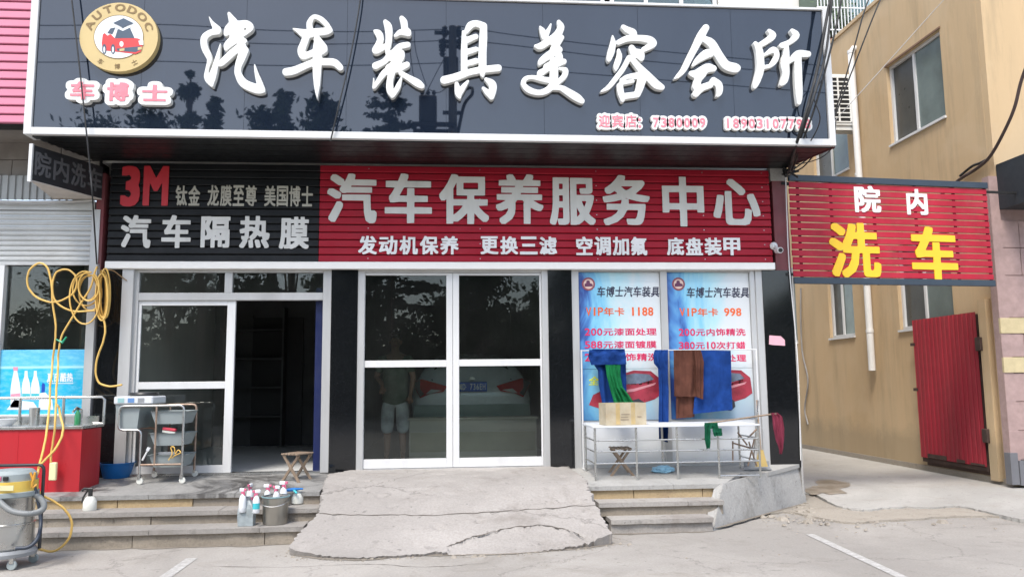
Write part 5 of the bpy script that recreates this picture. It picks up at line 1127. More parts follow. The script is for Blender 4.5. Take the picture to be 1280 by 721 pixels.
for tt in ([(xl_ + .16, yf, zt_ - .01), (xl_ + .16, yf, zw + .12)], [(xl_ + .16, yb_, zt_), (xl_ + .16, yb_, zw + .12)], [(xl_, yf, zw + .12), (xr_, yf, zw + .12)], [(xl_, yb_, zw + .12), (xr_, yb_, zw + .12)], [(xh, yf, zt_ - .05), (xh, yb_, zt_ - .05)]): MB().tube(tt, .0115).build('cross_tube', M_rust, T, smooth=60)
for i, (ptop, pbot) in enumerate(((513.5, 529.5), (541, 556.5), (568, 583.5))):
    zt2 = Z(215, ptop, yf + .05); zb2 = Z(215, pbot, yf + .05); x0, x1 = xl_ + .09, xr_ + .02; y0, y1 = yf + .02, yb_ - .02; d = .045; tk = .006; mb = MB()
    o = [(x0 - .02, y0 - .015, zt2), (x1 + .02, y0 - .015, zt2), (x1 + .02, y1 + .015, zt2), (x0 - .02, y1 + .015, zt2), (x0, y0, zt2 - .004), (x1, y0, zt2 - .004), (x1, y1, zt2 - .004), (x0, y1, zt2 - .004), (x0 + d, y0 + d * .6, zb2), (x1 - d, y0 + d * .6, zb2), (x1 - d, y1 - d * .6, zb2), (x0 + d, y1 - d * .6, zb2)]
    inn = [(x0 + tk, y0 + tk, zt2), (x1 - tk, y0 + tk, zt2), (x1 - tk, y1 - tk, zt2), (x0 + tk, y1 - tk, zt2), (x0 + d + tk, y0 + d * .6 + tk, zb2 + tk), (x1 - d - tk, y0 + d * .6 + tk, zb2 + tk), (x1 - d - tk, y1 - d * .6 - tk, zb2 + tk), (x0 + d + tk, y1 - d * .6 - tk, zb2 + tk)]
    fs = [(k, (k + 1) % 4, 4 + (k + 1) % 4, 4 + k) for k in range(4)] + [(4 + k, 4 + (k + 1) % 4, 8 + (k + 1) % 4, 8 + k) for k in range(4)] + [(8, 9, 10, 11)]
    fs += [(k, 12 + k, 12 + (k + 1) % 4, (k + 1) % 4) for k in range(4)] + [(12 + k, 16 + k, 16 + (k + 1) % 4, 12 + (k + 1) % 4) for k in range(4)] + [(16, 17, 18, 19)]
    mb.add(o + inn, fs).build('tray', M_tray, T)
    if i == 1:
        K = root('scrub_brush', (x0 + .2, yf + .15, zt2), 'red handled brush lying in the middle tray of the trolley', 'brush'); p = aty(212, 537, yf + .1)
        MB().box(-.075, .075, -.03, .03, -.012, .025, Matrix.Translation((p.x, p.y, p.z)) @ Matrix.Rotation(.15, 4, 'Y'), b=.01).build('back', mat('faded_red_plastic', (.55, .05, .08), .5), K); MB().box(-.07, .07, -.025, .025, -.035, -.012, Matrix.Translation((p.x, p.y, p.z)) @ Matrix.Rotation(.15, 4, 'Y')).build('bristles', M_clearplastic, K)
    if i == 2:
        p = aty(182, 567, yf); K = root('white_brush', (p.x, p.y, p.z), 'white plastic handled brush hooked on the lowest tray of the trolley', 'brush'); a, b_ = aty(186.5, 559, yf - .02), aty(178, 575, yf - .02)
        MB().tube([a, b_], [.009, .012]).build('handle', M_white, K); MB().bar(a, a + (a - b_) * -.25, .03, .03).build('head', M_board, K)
        MB().box(xl_ + .18, xl_ + .36, yf + .05, yf + .1, zt2, zt2 + .03).build('grey_scraper', M_grey, label='flat grey scraper laid across the lowest tray of the trolley', category='scraper')
        kp = aty(219, 569, yf - .03); MB().tube(spline([kp + Vector(q) for q in ((-.07, 0, -.05), (-.03, -.01, .02), (-.05, 0, .09), (-.01, -.01, .09), (.0, 0, .02), (.03, 0, .06), (.06, -.01, .03), (.0, 0, 0), (-.04, 0, -.03))], 6), .007, 6).build('tied_cord', M_yhose, smooth=60, label='short yellow cord knotted round the lowest trolley tray', category='cord')
for (x, y) in ((xr_, yf), (xr_, yb_), (xl_, yf), (xl_, yb_)):
    zc = .43 + .07 * (y + 1.19) / 1.31 + .002; w_ = MB().box(x - .016, x + .016, y - .02, y + .02, zc + .055, zw + .01).build('caster', M_steel, T)
    MB().lathe([(.012, -.013), (.034, -.012), (.036, 0), (.034, .012), (.012, .013)], (x + .01, y, zc + .037), 14, Matrix.Rotation(R(90), 4, 'X')).build('wheel', M_clearplastic, w_, smooth=40)
# bin hung in the handle and labelled lid box on it
q = rect(153, 512, 181, 535, yf + .18); P = root('grey_bin', ((q[0] + q[1]) / 2, yf + .2, q[2]), 'square grey bin held in the side loop of the trolley', 'bin')
zb2, zt2 = q[2] - .0, Z(160, 505, yf + .1); x0, x1 = q[0] - .02, q[1]
MB().add([(x0 + .03, yf + .04, zb2), (x1 - .03, yf + .04, zb2), (x1 - .03, yb_ - .06, zb2), (x0 + .03, yb_ - .06, zb2), (x0, yf + .02, zt2), (x1, yf + .02, zt2), (x1, yb_ - .03, zt2), (x0, yb_ - .03, zt2)], [(0, 3, 2, 1), (4, 5, 6, 7), (0, 1, 5, 4), (1, 2, 6, 5), (2, 3, 7, 6), (3, 0, 4, 7)]).build('body', M_tray, P)
P2 = root('labelled_tub', ((x0 + x1) / 2, yf + .2, zt2), 'shallow tub with blue and white labels and a black lid on the trolley bin', 'tub')
zq1 = Z(170, 495, yf + .1); xq1 = X(193, 500, yf + .05); MB().box(x0 - .015, xq1, yf + .0, yb_ - .02, zt2 + .002, zq1, b=.012).build('body', M_board, P2)
for i, c in enumerate((mat('faded_teal_print', (.3, .5, .5), .5), mat('faded_blue_print', (.12, .25, .5), .5), M_grey)): MB().box(x0 + .03 + i * .11, x0 + .10 + i * .11, yf - .003, yf - .0005, zt2 + .02, zq1 - .02).build('label', c, P2)
MB().lathe([(.15, 0), (.16, .02), (.15, .04), (.02, .045)], ((x0 + xq1) / 2 + .03, yf + .22, zq1 + .001), 20).build('lid', M_blackplastic, P2, smooth=40)
# blue basin
p = atz(146, 600, .455); P = root('blue_basin', (p.x, p.y, .485), 'blue plastic basin on the platform between the red counter and the trolley', 'basin')
MB().lathe([(.145, 0), (.15, .004), (.19, .165), (.205, .172), (.205, .18), (.18, .176), (.142, .015), (.01, .012)], (p.x, p.y, .487), 32).build('bowl', M_bluebasin, P, smooth=40)
MB().box(p.x - .1, p.x + .03, p.y - .08, p.y + .02, .60, .635, b=.01).build('rag', M_tray, label='pale rag lying in the blue basin', category='cloth')
# sprayer bottle
p = atz(112, 637, .305); P = root('pump_sprayer', (p.x, p.y, .302), 'small milky pump sprayer with a black head on the left steps', 'spray bottle')
MB().lathe([(.062, 0), (.066, .01), (.064, .09), (.04, .13), (.03, .14)], (p.x, p.y, .302), 20).build('bottle', M_clearplastic, P, smooth=40)
MB().tube([(p.x, p.y, .44), (p.x, p.y, .52)], .022, 10).tube([(p.x + .02, p.y, .515), (p.x - .06, p.y - .01, .52), (p.x - .08, p.y - .01, .50)], .014, 8).tube([(p.x - .03, p.y, .50), (p.x - .07, p.y, .43), (p.x - .075, p.y, .38)], .01, 8).build('pump_head', M_blackplastic, P, smooth=50)
# trigger bottles, jug, bucket, pot
r = random.Random(6)
TB0 = None
def trig(px, pyb, z, h, rz, label, hue):
    p = atz(px, pyb, z); P = root('trigger_bottle', (p.x, p.y, z + .002), label, 'spray bottle', 'trigger bottles crowded on the steps by the ramp', rz=rz); s = h / .30
    MB().lathe([(.036 * s, 0), (.042 * s, .008), (.042 * s, .15 * s), (.03 * s, .19 * s), (.014 * s, .21 * s), (.014 * s, .225 * s)], seg=16).build('bottle', M_bottle, P, smooth=40, local=True)
    MB().lathe([(.043 * s, .05 * s), (.043 * s, .12 * s)], seg=16, cap=False).build('label_band', hue, P, local=True)
    MB().box(-.02 * s, .05 * s, -.014 * s, .014 * s, .235 * s, .28 * s, b=.008).build('trigger_head', M_bottle, P, local=True)
    MB().box(-.05 * s, -.02 * s, -.012 * s, .012 * s, .245 * s, .275 * s, b=.004).box(-.03 * s, .0, -.008 * s, .008 * s, .19 * s, .24 * s, b=.003).box(-.016 * s, .016 * s, -.016 * s, .016 * s, .215 * s, .236 * s).build('trigger', M_pinkcap, P, local=True)
trig(303, 640, .305, .25, 2.6, 'white trigger bottle with a pink trigger, farthest left behind the grey jug', M_bottle)
trig(320, 641, .305, .24, .4, 'white trigger bottle between the grey jug and the steel bucket', M_teal)
trig(312, 633, .305, .25, 1.3, 'white trigger bottle half hidden behind the grey jug', M_pinkcap)
trig(334, 634, .305, .25, 3.0, 'white trigger bottle behind the left rim of the steel bucket', M_teal)
trig(345, 636, .305, .25, -.5, 'white trigger bottle behind the middle of the steel bucket', M_bottle)
trig(354, 632, .305, .27, 2.9, 'tallest trigger bottle, behind the right rim of the steel bucket', M_teal)
p = atz(308, 656, .172); P = root('grey_jug', (p.x, p.y, .172), 'crumpled grey plastic jug on the lowest step by the ramp', 'jug')
bm = bmesh.new(); bmesh.ops.create_cube(bm, size=1); bmesh.ops.subdivide_edges(bm, edges=bm.edges[:], cuts=5, use_grid_fill=True); rr = random.Random(2)
for v in bm.verts:
    t = v.co.z + .5; k = 1 - .55 * max(0, (t - .7) / .3) ** 1.3; v.co = Vector((p.x + v.co.x * .15 * k + rr.uniform(-.004, .004), p.y + v.co.y * .11 * k + rr.uniform(-.004, .004), .172 + t * .245))
me = bpy.data.meshes.new('jug_body'); bm.to_mesh(me); bm.free(); me.materials.append(M_jug); o = bpy.data.objects.new('jug_body', me); COL.objects.link(o); o.parent = P; o.location = (-P.location.x, -P.location.y, -P.location.z)
MB().lathe([(.025, .24), (.025, .275), (.02, .28)], (p.x + .01, p.y, .172), 14).build('cap', M_grey, P, smooth=40)
p = atz(344, 654, .172); P = root('steel_bucket', (p.x, p.y, .172), 'dented stainless bucket on the lowest step beside the ramp', 'bucket')
MB().lathe([(.115, 0), (.12, .004), (.131, .26), (.137, .265), (.131, .268), (.124, .255), (.112, .01), (.01, .008)], (p.x, p.y, .172), 28).build('pail', mat('dull_steel', (.36, .34, .30), .38, .85, var=.15, dirt=.4, dirtc=(.2, .18, .15), streak=True), P, smooth=40)
MB().lathe([(.128, .262), (.139, .264), (.139, .274), (.128, .276)], (p.x, p.y, .172), 28, cap=False).build('rim', mat('teal_grey_rim', (.2, .32, .34), .4), P, smooth=40)
MB().tube(spline([(p.x - .135, p.y, .41), (p.x - .11, p.y - .13, .38), (p.x, p.y - .17, .36), (p.x + .11, p.y - .13, .38), (p.x + .135, p.y, .41)], 5), .004, 6).build('handle', M_steel, P)
p = atz(372, 629, .305); P = root('milky_pot', (p.x, p.y, .302), 'milky white plastic pot on the step just left of the ramp', 'pot')
MB().lathe([(.048, 0), (.06, .01), (.064, .06), (.056, .11), (.04, .125), (.04, .14)], (p.x, p.y, .302), 20).build('pot', M_clearplastic, P, smooth=40)
p = aty(369, 611, -1.3); P = root('blue_spray_wand', (p.x, p.y, p.z), 'blue and teal spray gun lying across the milky pot', 'spray gun')
MB().tube([tp(352, 613, -1.25), tp(366, 611.5, -1.22), tp(379, 610.5, -1.2)], [.012, .02, .008]).build('barrel', M_bluebasin, P, smooth=50); MB().tube([tp(366, 611, -1.22), tp(371, 616, -1.25)], .012).build('grip', M_teal, P)
# folding wooden stools
def stool(px, pyb, z, label, rz, s=1.0, end_on=False):
    p = atz(px, pyb, z); P = root('folding_stool', (p.x, p.y, z), label, 'stool', 'small folding wooden stools', rz=rz); h = .34 * s; wd = .30 * s; dp = .24 * s
    ns = 5
    for i in range(ns): y = -dp / 2 + dp * (i + .5) / ns; MB().box(-wd / 2, wd / 2, y - dp / ns * .40, y + dp / ns * .40, h - .018, h, b=.004).build('seat_slat', M_wood, P, local=True)
    for x in (-wd / 2 + .03, wd / 2 - .05):
        MB().bar((x, -dp / 2 - .01, .015), (x, dp / 2 - .02, h - .02), .018, .028).build('leg', M_wood, P, local=True); MB().bar((x + .02, dp / 2 + .01, .015), (x + .02, -dp / 2 + .02, h - .02), .018, .028).build('leg', M_wood, P, local=True)
    for y in (-dp / 2 - .01, dp / 2 + .01): MB().box(-wd / 2, wd / 2, y - .014, y + .014, .0, .024, b=.003).build('foot_bar', M_wood, P, local=True)
    return P
stool(371, 603, .437, 'weathered folding wooden stool at the edge of the open doorway, left of the ramp', R(62))
stool(776, 595, .44, 'dark slatted folding stool in front of the white table frame, right of the ramp', R(88), 1.0)

# ---- white table on a steel frame
yf, yb_ = -.86, -.22; pts = [X(px, 560, yf) for px in (744, 795.5, 846.5, 898, 949)]; ztb = Z(800, 533.5, yf)
P = root('steel_frame_table', ((pts[0] + pts[4]) / 2, -.5, .45), 'long white topped table on a barred steel frame below the posters', 'table')
zf = lambda y: .42 + .08 * (y + 1.17) / 1.17
MB().box(pts[0] - .03, pts[4] + .01, yf - .03, yb_ + .02, ztb - .004, ztb + .018, b=.004).build('tabletop', M_board, P)
for i, x in enumerate(pts):
    MB().tube([(x, yf, zf(yf)), (x, yf, ztb - .005)], .0135, 8).build('leg', M_steel, P, smooth=60)
    if i in (0, 2, 4): MB().tube([(x, yb_, zf(yb_)), (x, yb_, ztb - .005)], .0135, 8).build('leg', M_steel, P, smooth=60)
for py in (549, 563, 577.5): z = Z(846, py, yf); MB().tube([(pts[0], yf, z), (pts[4], yf, z)], .009, 8).build('cross_bar', M_steel, P, smooth=60)
for x in (pts[0], pts[4]):
    for py in (549, 563, 577.5): z = Z(846, py, yf); MB().tube([(x, yf, z), (x, yb_, z)], .009, 8).build('side_bar', M_steel, P, smooth=60)
MB().tube([(pts[3], yf, zf(yf) + .03), (pts[4], yf, zf(yf) + .03)], .009).build('cross_bar', M_steel, P)
# ---- drying rack behind it
yr = -.12; zr = Z(830, 437.5, yr); xa, xb = X(727.5, 480, yr), X(947, 480, yr)
P = root('drying_rack', ((xa + xb) / 2, yr, .49), 'thin white drying rack hung with towels in front of the posters', 'drying rack')
MB().tube([(xa, yr, zr), (xb, yr, zr)], .007, 8).build('rail', M_white, P)
for x in (xa, xb): MB().tube([(x, yr, .495), (x, yr, zr + .01)], .011, 8).build('upright', M_white, P); MB().tube([(x, yr - .08, .50), (x, yr + .06, .50)], .011, 8).build('foot', M_white, P)
def hang(name, rows, y, m, label, cat='towel', waves=4, amp=.018, th=.012, seed=0, group=None, sag=0):
    """cloth between left and right edges given row by row (photo px), hanging at depth y"""
    r = random.Random(seed); nu = 26; R_ = []
    for a, b_ in zip(rows, rows[1:]):
        for k in range(8): t = k / 8; R_.append([a[i] + (b_[i] - a[i]) * t for i in range(len(a))])
    R_.append(list(rows[-1])); vs = []; nv = len(R_); ph = r.uniform(0, 6); nu = 44
    for j, q in enumerate(R_):
        l, rt, pl, pr_ = q[0], q[1], q[2], q[3]; v = j / (nv - 1)
        for i in range(nu + 1):
            u = i / nu; p = aty(l + (rt - l) * u, pl + (pr_ - pl) * u, y); w_ = amp * (.25 + v) * math.sin(u * waves * 6.283 + ph + v * 1.4 + .8 * math.sin(u * 9 + seed)) + amp * .9 * mnoise.noise(Vector((u * 5, v * 3, seed))) + .006 * mnoise.noise(Vector((u * 16 + v * 5, v * 9, seed))) + .003 * mnoise.noise(Vector((u * 40, v * 26, seed)))
            vs.append((p.x, p.y + w_, p.z + (.006 * mnoise.noise(Vector((u * 5, 0, seed))) if j else 0)))
    n0 = len(vs); vs += [(a, b_ + th, c) for a, b_, c in vs]; W_ = nu + 1; fs = []
    for j in range(nv - 1):
        for i in range(nu): a = j * W_ + i; fs += [(a, a + 1, a + W_ + 1, a + W_), (n0 + a + W_, n0 + a + W_ + 1, n0 + a + 1, n0 + a)]
    for i in range(nu): fs += [(i, n0 + i, n0 + i + 1, i + 1), ((nv - 1) * W_ + i, (nv - 1) * W_ + i + 1, n0 + (nv - 1) * W_ + i + 1, n0 + (nv - 1) * W_ + i)]
    for j in range(nv - 1): a = j * W_; fs += [(a, a + W_, n0 + a + W_, n0 + a), (a + nu, n0 + a + nu, n0 + a + nu + W_, a + nu + W_)]
    return MB().add(vs, fs).build(name, m, smooth=60, label=label, category=cat, group=group)
hang('blue_towel', [(741, 779, 436, 436), (738, 781, 441, 438), (739, 783, 450, 447), (743, 783, 456, 455), (748, 783, 463, 466), (749, 783, 480, 480), (753, 784, 504, 502)], -.17, M_cblue, 'blue towel bunched over the rack above the cardboard box', waves=3.2, amp=.03, seed=1)
hang('blue_towel_fold', [(737, 781, 437, 436), (736, 782, 445, 443), (740, 783, 456, 455)], -.235, M_cblue, 'rolled blue cloth lying over the top of the bunched blue towel', waves=1.5, amp=.02, th=.03, seed=2)
hang('green_cloth', [(757, 776, 456, 456), (759, 776, 470, 470), (763, 779, 486, 484), (766, 787, 496, 494), (768, 793, 504, 503)], -.28, M_cgreen, 'bright green cloth trailing down into the cardboard box', waves=4, amp=.02, seed=3)
hang('narrow_blue_towel', [(819, 835, 437, 437), (817, 835, 444, 444), (818, 835, 454, 455), (823, 835, 460, 465), (824.5, 836, 490, 490), (824, 836, 525, 525), (824.5, 835, 549, 553)], -.18, M_cblue, 'narrow blue towel hanging to behind the tabletop between the posters', waves=1.6, amp=.02, seed=4)
hang('brown_towel', [(845, 868, 440, 440), (845, 868, 480, 480), (845, 868.5, 523, 521)], -.15, M_cbrown, 'long brown towel hanging behind the folded brown one', waves=1.2, amp=.012, seed=5)
hang('brown_towel', [(842, 873, 437.5, 437.5), (842.5, 873, 465, 465), (843, 872.5, 495, 496)], -.20, M_cbrown, 'wide brown towel hanging left of the big blue towel', waves=1.3, amp=.012, seed=6)
hang('brown_towel', [(868, 876, 437.5, 437.5), (869.5, 880, 452, 452), (870, 879.5, 480, 480), (871, 879, 496, 499)], -.245, M_cbrown, 'narrow brown towel overlapping the left edge of the big blue towel', waves=1, amp=.012, seed=7)
hang('big_blue_towel', [(872, 913.5, 437.5, 438), (870, 914.5, 470, 470), (868, 915.5, 500, 497), (866.5, 916, 517, 512)], -.175, M_cblue, 'wide flat blue towel, rightmost on the drying rack', waves=1.1, amp=.012, seed=8)
# green cloth over the table edge
hang('green_rag', [(881, 897, 528, 528), (880.5, 898, 535, 535.5)], -.905, M_cdgreen, 'dark green rag folded over the front edge of the white table', waves=2, amp=.008, seed=9)
hang('green_rag_tail', [(881, 888, 534, 534), (881, 888, 548, 548), (883, 887, 561, 560)], -.91, M_cdgreen, 'longer hanging tail of green rag below the table edge', waves=1, amp=.012, seed=10)
hang('green_rag_tail', [(891, 902, 534, 535), (891.5, 903, 540, 541), (893, 903.5, 545, 544)], -.91, M_cdgreen, 'shorter hanging tail of green rag below the table edge', waves=1.5, amp=.01, seed=11)
# stick with dull red cloth
a, b_ = aty(885, 526, -.82), aty(971, 516.5, -.95); a.z = ztb + .03; MB().tube([a, b_], .010, 8).build('wooden_stick', M_wood, smooth=60, label='pale wooden stick poking out right from the white tabletop', category='stick')
hang('dull_red_cloth', [(964, 972, 516, 515.5), (966, 978, 521, 520), (967, 981, 535, 535), (970, 981, 550, 550), (973.5, 979.5, 560, 557), (975, 977, 567, 567)], -.96, M_cred, 'dull red cloth dangling from the end of the wooden stick', 'cloth', waves=1.6, amp=.02, seed=12)
# cardboard box
bp = aty(778, 517, -.66); P = root('cardboard_box', (bp.x, -.66, ztb + .018), 'worn cream cardboard box with tape marks on the white table', 'box', rz=R(7))
q = rect(752, 504, 804, 530, -.72); w_ = q[1] - q[0]; hh = .255; zz0 = .002
dd = .26
for nm, bx in (('side_panel', (-w_ / 2, w_ / 2, -dd / 2, -dd / 2 + .005)), ('side_panel', (-w_ / 2, w_ / 2, dd / 2 - .005, dd / 2)), ('side_panel', (-w_ / 2, -w_ / 2 + .005, -dd / 2 + .005, dd / 2 - .005)), ('side_panel', (w_ / 2 - .005, w_ / 2, -dd / 2 + .005, dd / 2 - .005))): MB().box(*bx, zz0, hh).build(nm, M_box, P, local=True)
MB().box(-w_ / 2 + .005, w_ / 2 - .005, -dd / 2 + .005, dd / 2 - .005, zz0, .01).build('bottom_panel', M_box, P, local=True)
MB().box(-w_ / 2 + .006, w_ / 2 - .006, -dd / 2 + .006, dd / 2 - .006, hh - .05, hh - .03).build('contents', M_cgreen, P, local=True)
for x in (-.10, .085): MB().box(x - .025, x + .025, -dd / 2 - .002, -dd / 2 - .0005, zz0 + .01, hh).build('tape', mat('ochre_tape', (.44, .32, .14), .6, var=.2, vs_=9, dirt=.5, dirtc=(.4, .34, .24), dscale=7), P, local=True)
for (x, z, w2_, h2) in ((-.02, .06, .10, .012), (-.02, .09, .09, .01), (-.01, .12, .10, .01), (.16, .09, .05, .012)): MB().box(x - w2_ / 2, x + w2_ / 2, -dd / 2 - .0025, -dd / 2 - .0008, z, z + h2).build('printed_line', mat('box_print', (.25, .2, .14), .7), P, local=True)
# blue bag, dustpan, folded stand
p = aty(829, 583, -.4); P = root('blue_bag', (p.x, -.4, zf(-.4)), 'crumpled pale blue plastic bag on the floor under the white table', 'bag')
bm = bmesh.new(); bmesh.ops.create_icosphere(bm, subdivisions=3, radius=1)
for v in bm.verts: n_ = 1 + .35 * mnoise.noise(v.co * 2.2) + .15 * mnoise.noise(v.co * 6); v.co = Vector((v.co.x * .13 * n_, v.co.y * .09 * n_, max(-.005, .03 + v.co.z * .05 * n_)))
me = bpy.data.meshes.new('film'); bm.to_mesh(me); bm.free(); me.materials.append(M_bag); o = bpy.data.objects.new('film', me); COL.objects.link(o); o.parent = P
p = aty(948, 586, -.3); P = root('dustpan', (p.x, -.3, zf(-.3)), 'grey long handled dustpan standing at the right end of the table', 'dustpan')
q0, q1 = X(928, 585, -.35), X(968, 587, -.35); z0 = zf(-.35) + .004
MB().prism([(q0, -.42), (q1 - .08, -.46), (q1, -.2), (q0 + .08, -.16)], z0, z0 + .012).box(q0 + .08, q1, -.2, -.185, z0, z0 + .08).build('pan', M_grey, P)
MB().tube([(q0 + .2, -.19, z0 + .06), tp(945, 540, -.3), tp(948, 500, -.28)], .010).build('handle', M_steel, P)
p = aty(950, 575, -.5); P = root('short_broom', (p.x, -.45, zf(-.4)), 'short broom with pale yellow bristles leaning by the dustpan', 'broom')
MB().tube([tp(951, 562, -.45), tp(946, 500, -.2)], .010).build('handle', M_wood, P); MB().add([tp(948, 562, -.47), tp(954, 562, -.47), tp(960, 583, -.47), tp(944, 583, -.47), tp(948, 562, -.43), tp(954, 562, -.43), tp(960, 583, -.43), tp(944, 583, -.43)], [(0, 1, 2, 3), (7, 6, 5, 4), (0, 3, 7, 4), (1, 5, 6, 2), (0, 4, 5, 1), (3, 2, 6, 7)]).build('bristles', mat('straw_bristles', (.55, .4, .15), .9), P)
P = root('folded_stand', tuple(aty(935, 575, -.55)), 'folded steel tube stand leaning inside the right end of the table', 'stand')
for a, b_ in (((915, 553), (946, 562)), ((922, 540), (934, 556)), ((934, 548), (946, 536)), ((935, 582), (943, 548)), ((946, 582), (936, 552)), ((916, 551), (916, 578))): MB().tube([tp(*a, -.55), tp(*b_, -.58)], .010).build('tube', M_rust, P, smooth=60)

# ---- vacuum cleaner
cx_, cy_ = X(11, 640, -2.40), -2.40
def vz(py): return aty(11, py, -2.62).z
P = root('vacuum_cleaner', (cx_, cy_, 0), 'upright steel drum vacuum cleaner with a yellow band on the road at the left', 'vacuum cleaner')
rw = X(44, 640, -2.4) - cx_
zb0 = .155
MB().lathe([(rw * .86, zb0), (rw * .93, zb0 + .02), (rw * .93, .36), (rw * .95, .365), (rw * .95, .375), (rw * .90, .38), (rw * .88, .585), (rw * .92, .60)], (cx_, cy_, 0), 36).build('tank', M_steel, P, smooth=35)
MB().lathe([(rw * .98, .60), (rw * 1.02, .61), (rw * 1.02, .645), (rw * .98, .65)], (cx_, cy_, 0), 36).build('collar', M_tray, P, smooth=35)
MB().lathe([(rw * .97, .65), (rw * .97, .74)], (cx_, cy_, 0), 36).build('yellow_band', mat('yellow_plastic_band', (.75, .52, .10), .4), P, smooth=35)
MB().lathe([(rw * .92, .74), (rw * .9, .80), (rw * .75, .83), (.02, .84)], (cx_, cy_, 0), 36).build('motor_head', M_tray, P, smooth=35)
for i in (0, 1, 2): MB().box(-.02, .02, -.01, .01, .0, .035, Matrix.Translation((cx_ - .05 + i * .055, cy_ - rw * .90, .755)), b=.003).build('switch', M_blackplastic if i != 1 else M_pinkcap, P)
MB().box(-.12, .12, -.004, .004, -.022, .022, Matrix.Translation((cx_ + .02, cy_ - rw * .985, .695))).build('label', M_ylabel, P)
MB().lathe([(rw * .9, .09), (rw * 1.06, .10), (rw * 1.08, .13), (rw * 1.0, .155), (.02, .155)], (cx_, cy_, 0), 36).build('trolley_base', M_grey, P, smooth=35)
xx = cx_ + rw + .015
MB().tube(sm([(cx_ - rw, cy_ + .08, .13), (cx_ - rw, cy_ + .08, .86), (xx, cy_ + .08, .86), (xx, cy_ + .08, .13)]), .014, 8).build('push_frame', M_blackgloss, P, smooth=60)
for k, (a, b_) in enumerate(((.62, -.75), (-.62, -.75), (.8, .5), (-.8, .5))):
    x, y = cx_ + rw * a, cy_ + rw * b_; c_ = MB().box(x - .018, x + .018, y - .02, y + .02, .055, .10).build('caster', M_steel, P); MB().lathe([(.012, -.014), (.038, -.013), (.042, 0), (.038, .013), (.012, .014)], (x, y, .042), 16, Matrix.Rotation(R(90), 4, 'X')).build('wheel', M_tray, c_, smooth=40)
yh = cy_ - rw * .95
hp = spline([tp(-25, 600, yh), tp(-5, 622, yh), tp(14, 638, yh - .03), tp(36, 641.5, yh - .02), tp(51, 638, yh + .06), tp(55, 631, yh + .12), tp(50, 622, yh + .18), tp(40, 616, yh + .22)], 22)
MB().tube(hp, [.023 + (.003 if i % 2 else 0) for i in range(len(hp))], 12).build('suction_hose', M_greyhose, P, smooth=50)
MB().tube(spline([tp(40, 600, cy_), tp(47, 622, cy_ - .02), tp(51, 652, cy_ - .05), tp(47, 672, yh + .05), tp(36, 683, yh), tp(20, 685, yh - .01)], 8), .016, 8).build('drain_hose', mat('dark_navy_rubber', (.03, .04, .06), .5), P, smooth=60)
MB().tube(spline([tp(38, 590, cy_ - .1), tp(42, 600, cy_ - .1), tp(44, 590, cy_ - .1), tp(40, 608, cy_ - .1), tp(46, 605, cy_ - .08)], 6), .010, 6).build('wrapped_cord', mat('orange_cord', (.6, .3, .04), .5), P, smooth=60)

# ---- yellow hoses by the left shop front
yh = -.28
def z6(pts, y=yh): return [tp(x * .2773, 300 + y_ * .2773, y) for x, y_ in pts]
def hose(name, pts, r_, label, m=M_yhose, cat='hose', n=7):
    q_ = [v + Vector((.014 * mnoise.noise(v * 3.1), .02 * mnoise.noise(v * 2.3 + Vector((9, 0, 0))), .014 * mnoise.noise(v * 3.7 + Vector((0, 9, 0))))) + Vector((.004 * mnoise.noise(v * 14), 0, .004 * mnoise.noise(v * 15))) for v in spline(pts, n)]
    return MB().tube(q_, r_, 8).build(name, m, smooth=60, label=label, category=cat, group='yellow hoses at the left shop front')
ell = lambda cx, cy, rx, ry, a0, a1, n=12, y=yh, dy=0: [tp(cx + rx * math.cos(R(a0 + (a1 - a0) * i / n)), cy + ry * math.sin(R(a0 + (a1 - a0) * i / n)), y + dy * i / n) for i in range(n + 1)]
hose('yellow_hose', z6([(430, 320), (330, 320), (260, 285), (235, 215), (250, 150), (300, 132), (342, 165), (335, 230), (290, 270), (230, 282), (165, 258), (125, 205), (132, 140), (175, 106), (212, 125), (228, 185), (240, 270), (250, 370), (247, 470), (238, 560)]) + [tp(63.5, 478, -.5), tp(61, 515, -1.0), tp(57, 548, -1.25), tp(50, 581, -1.6), tp(43, 600, -2.1)], .0115, 'yellow hose making the big open loop, then dropping to the vacuum cleaner')
hose('yellow_hose', z6([(440, 120), (425, 150), (400, 220), (345, 320), (285, 415), (268, 480), (263, 560)]) + [tp(71.5, 480, -.6), tp(69, 520, -.98), tp(66, 560, -1.0), tp(64.8, 578, -1.0)], .0115, 'yellow hose dropping straight down to the pale yellow tag')
hose('yellow_hose', [tp(71.5, 505, -.7), tp(76, 520, -1.0), tp(79.5, 536, -1.1), tp(73, 556, -1.3), tp(60, 572, -1.5), tp(49, 583, -1.75)], .012, 'yellow hose bulging to the right below the counter rail')
hose('yellow_hose', [tp(44, 606, -2.15), tp(50, 617, -2.1), tp(67, 627, -2.05), tp(81, 638, -2.05), tp(89, 652, -2.05), tp(86, 670, -2.05), tp(76, 683, -2.05), tp(62, 689, -2.06), tp(47, 686, -2.1)], .011, 'yellow hose curling over the left steps from the vacuum cleaner', n=9)
hose('yellow_hose', z6([(468, 340), (476, 400), (462, 460), (434, 540), (430, 600), (450, 645), (500, 662), (548, 652)]), .012, 'yellow hose end curving down onto the grey post beside the trolley')
p_ = aty(66.5, 588, -1.0); P = root('hose_tag', (p_.x, -1.0, p_.z), 'pale yellow block tag hanging in front of the red counter', 'tag'); q = rect(62, 577.5, 71, 600, -1.0); MB().box(q[0], q[1], -1.02, -.98, q[2], q[3], b=.008).build('block', M_ylabel, P)
P = root('hose_coil', tuple(aty(125, 370, -.15)), 'bundle of coiled yellow hose hung on the maroon post above the basin', 'hose')
r = random.Random(12)
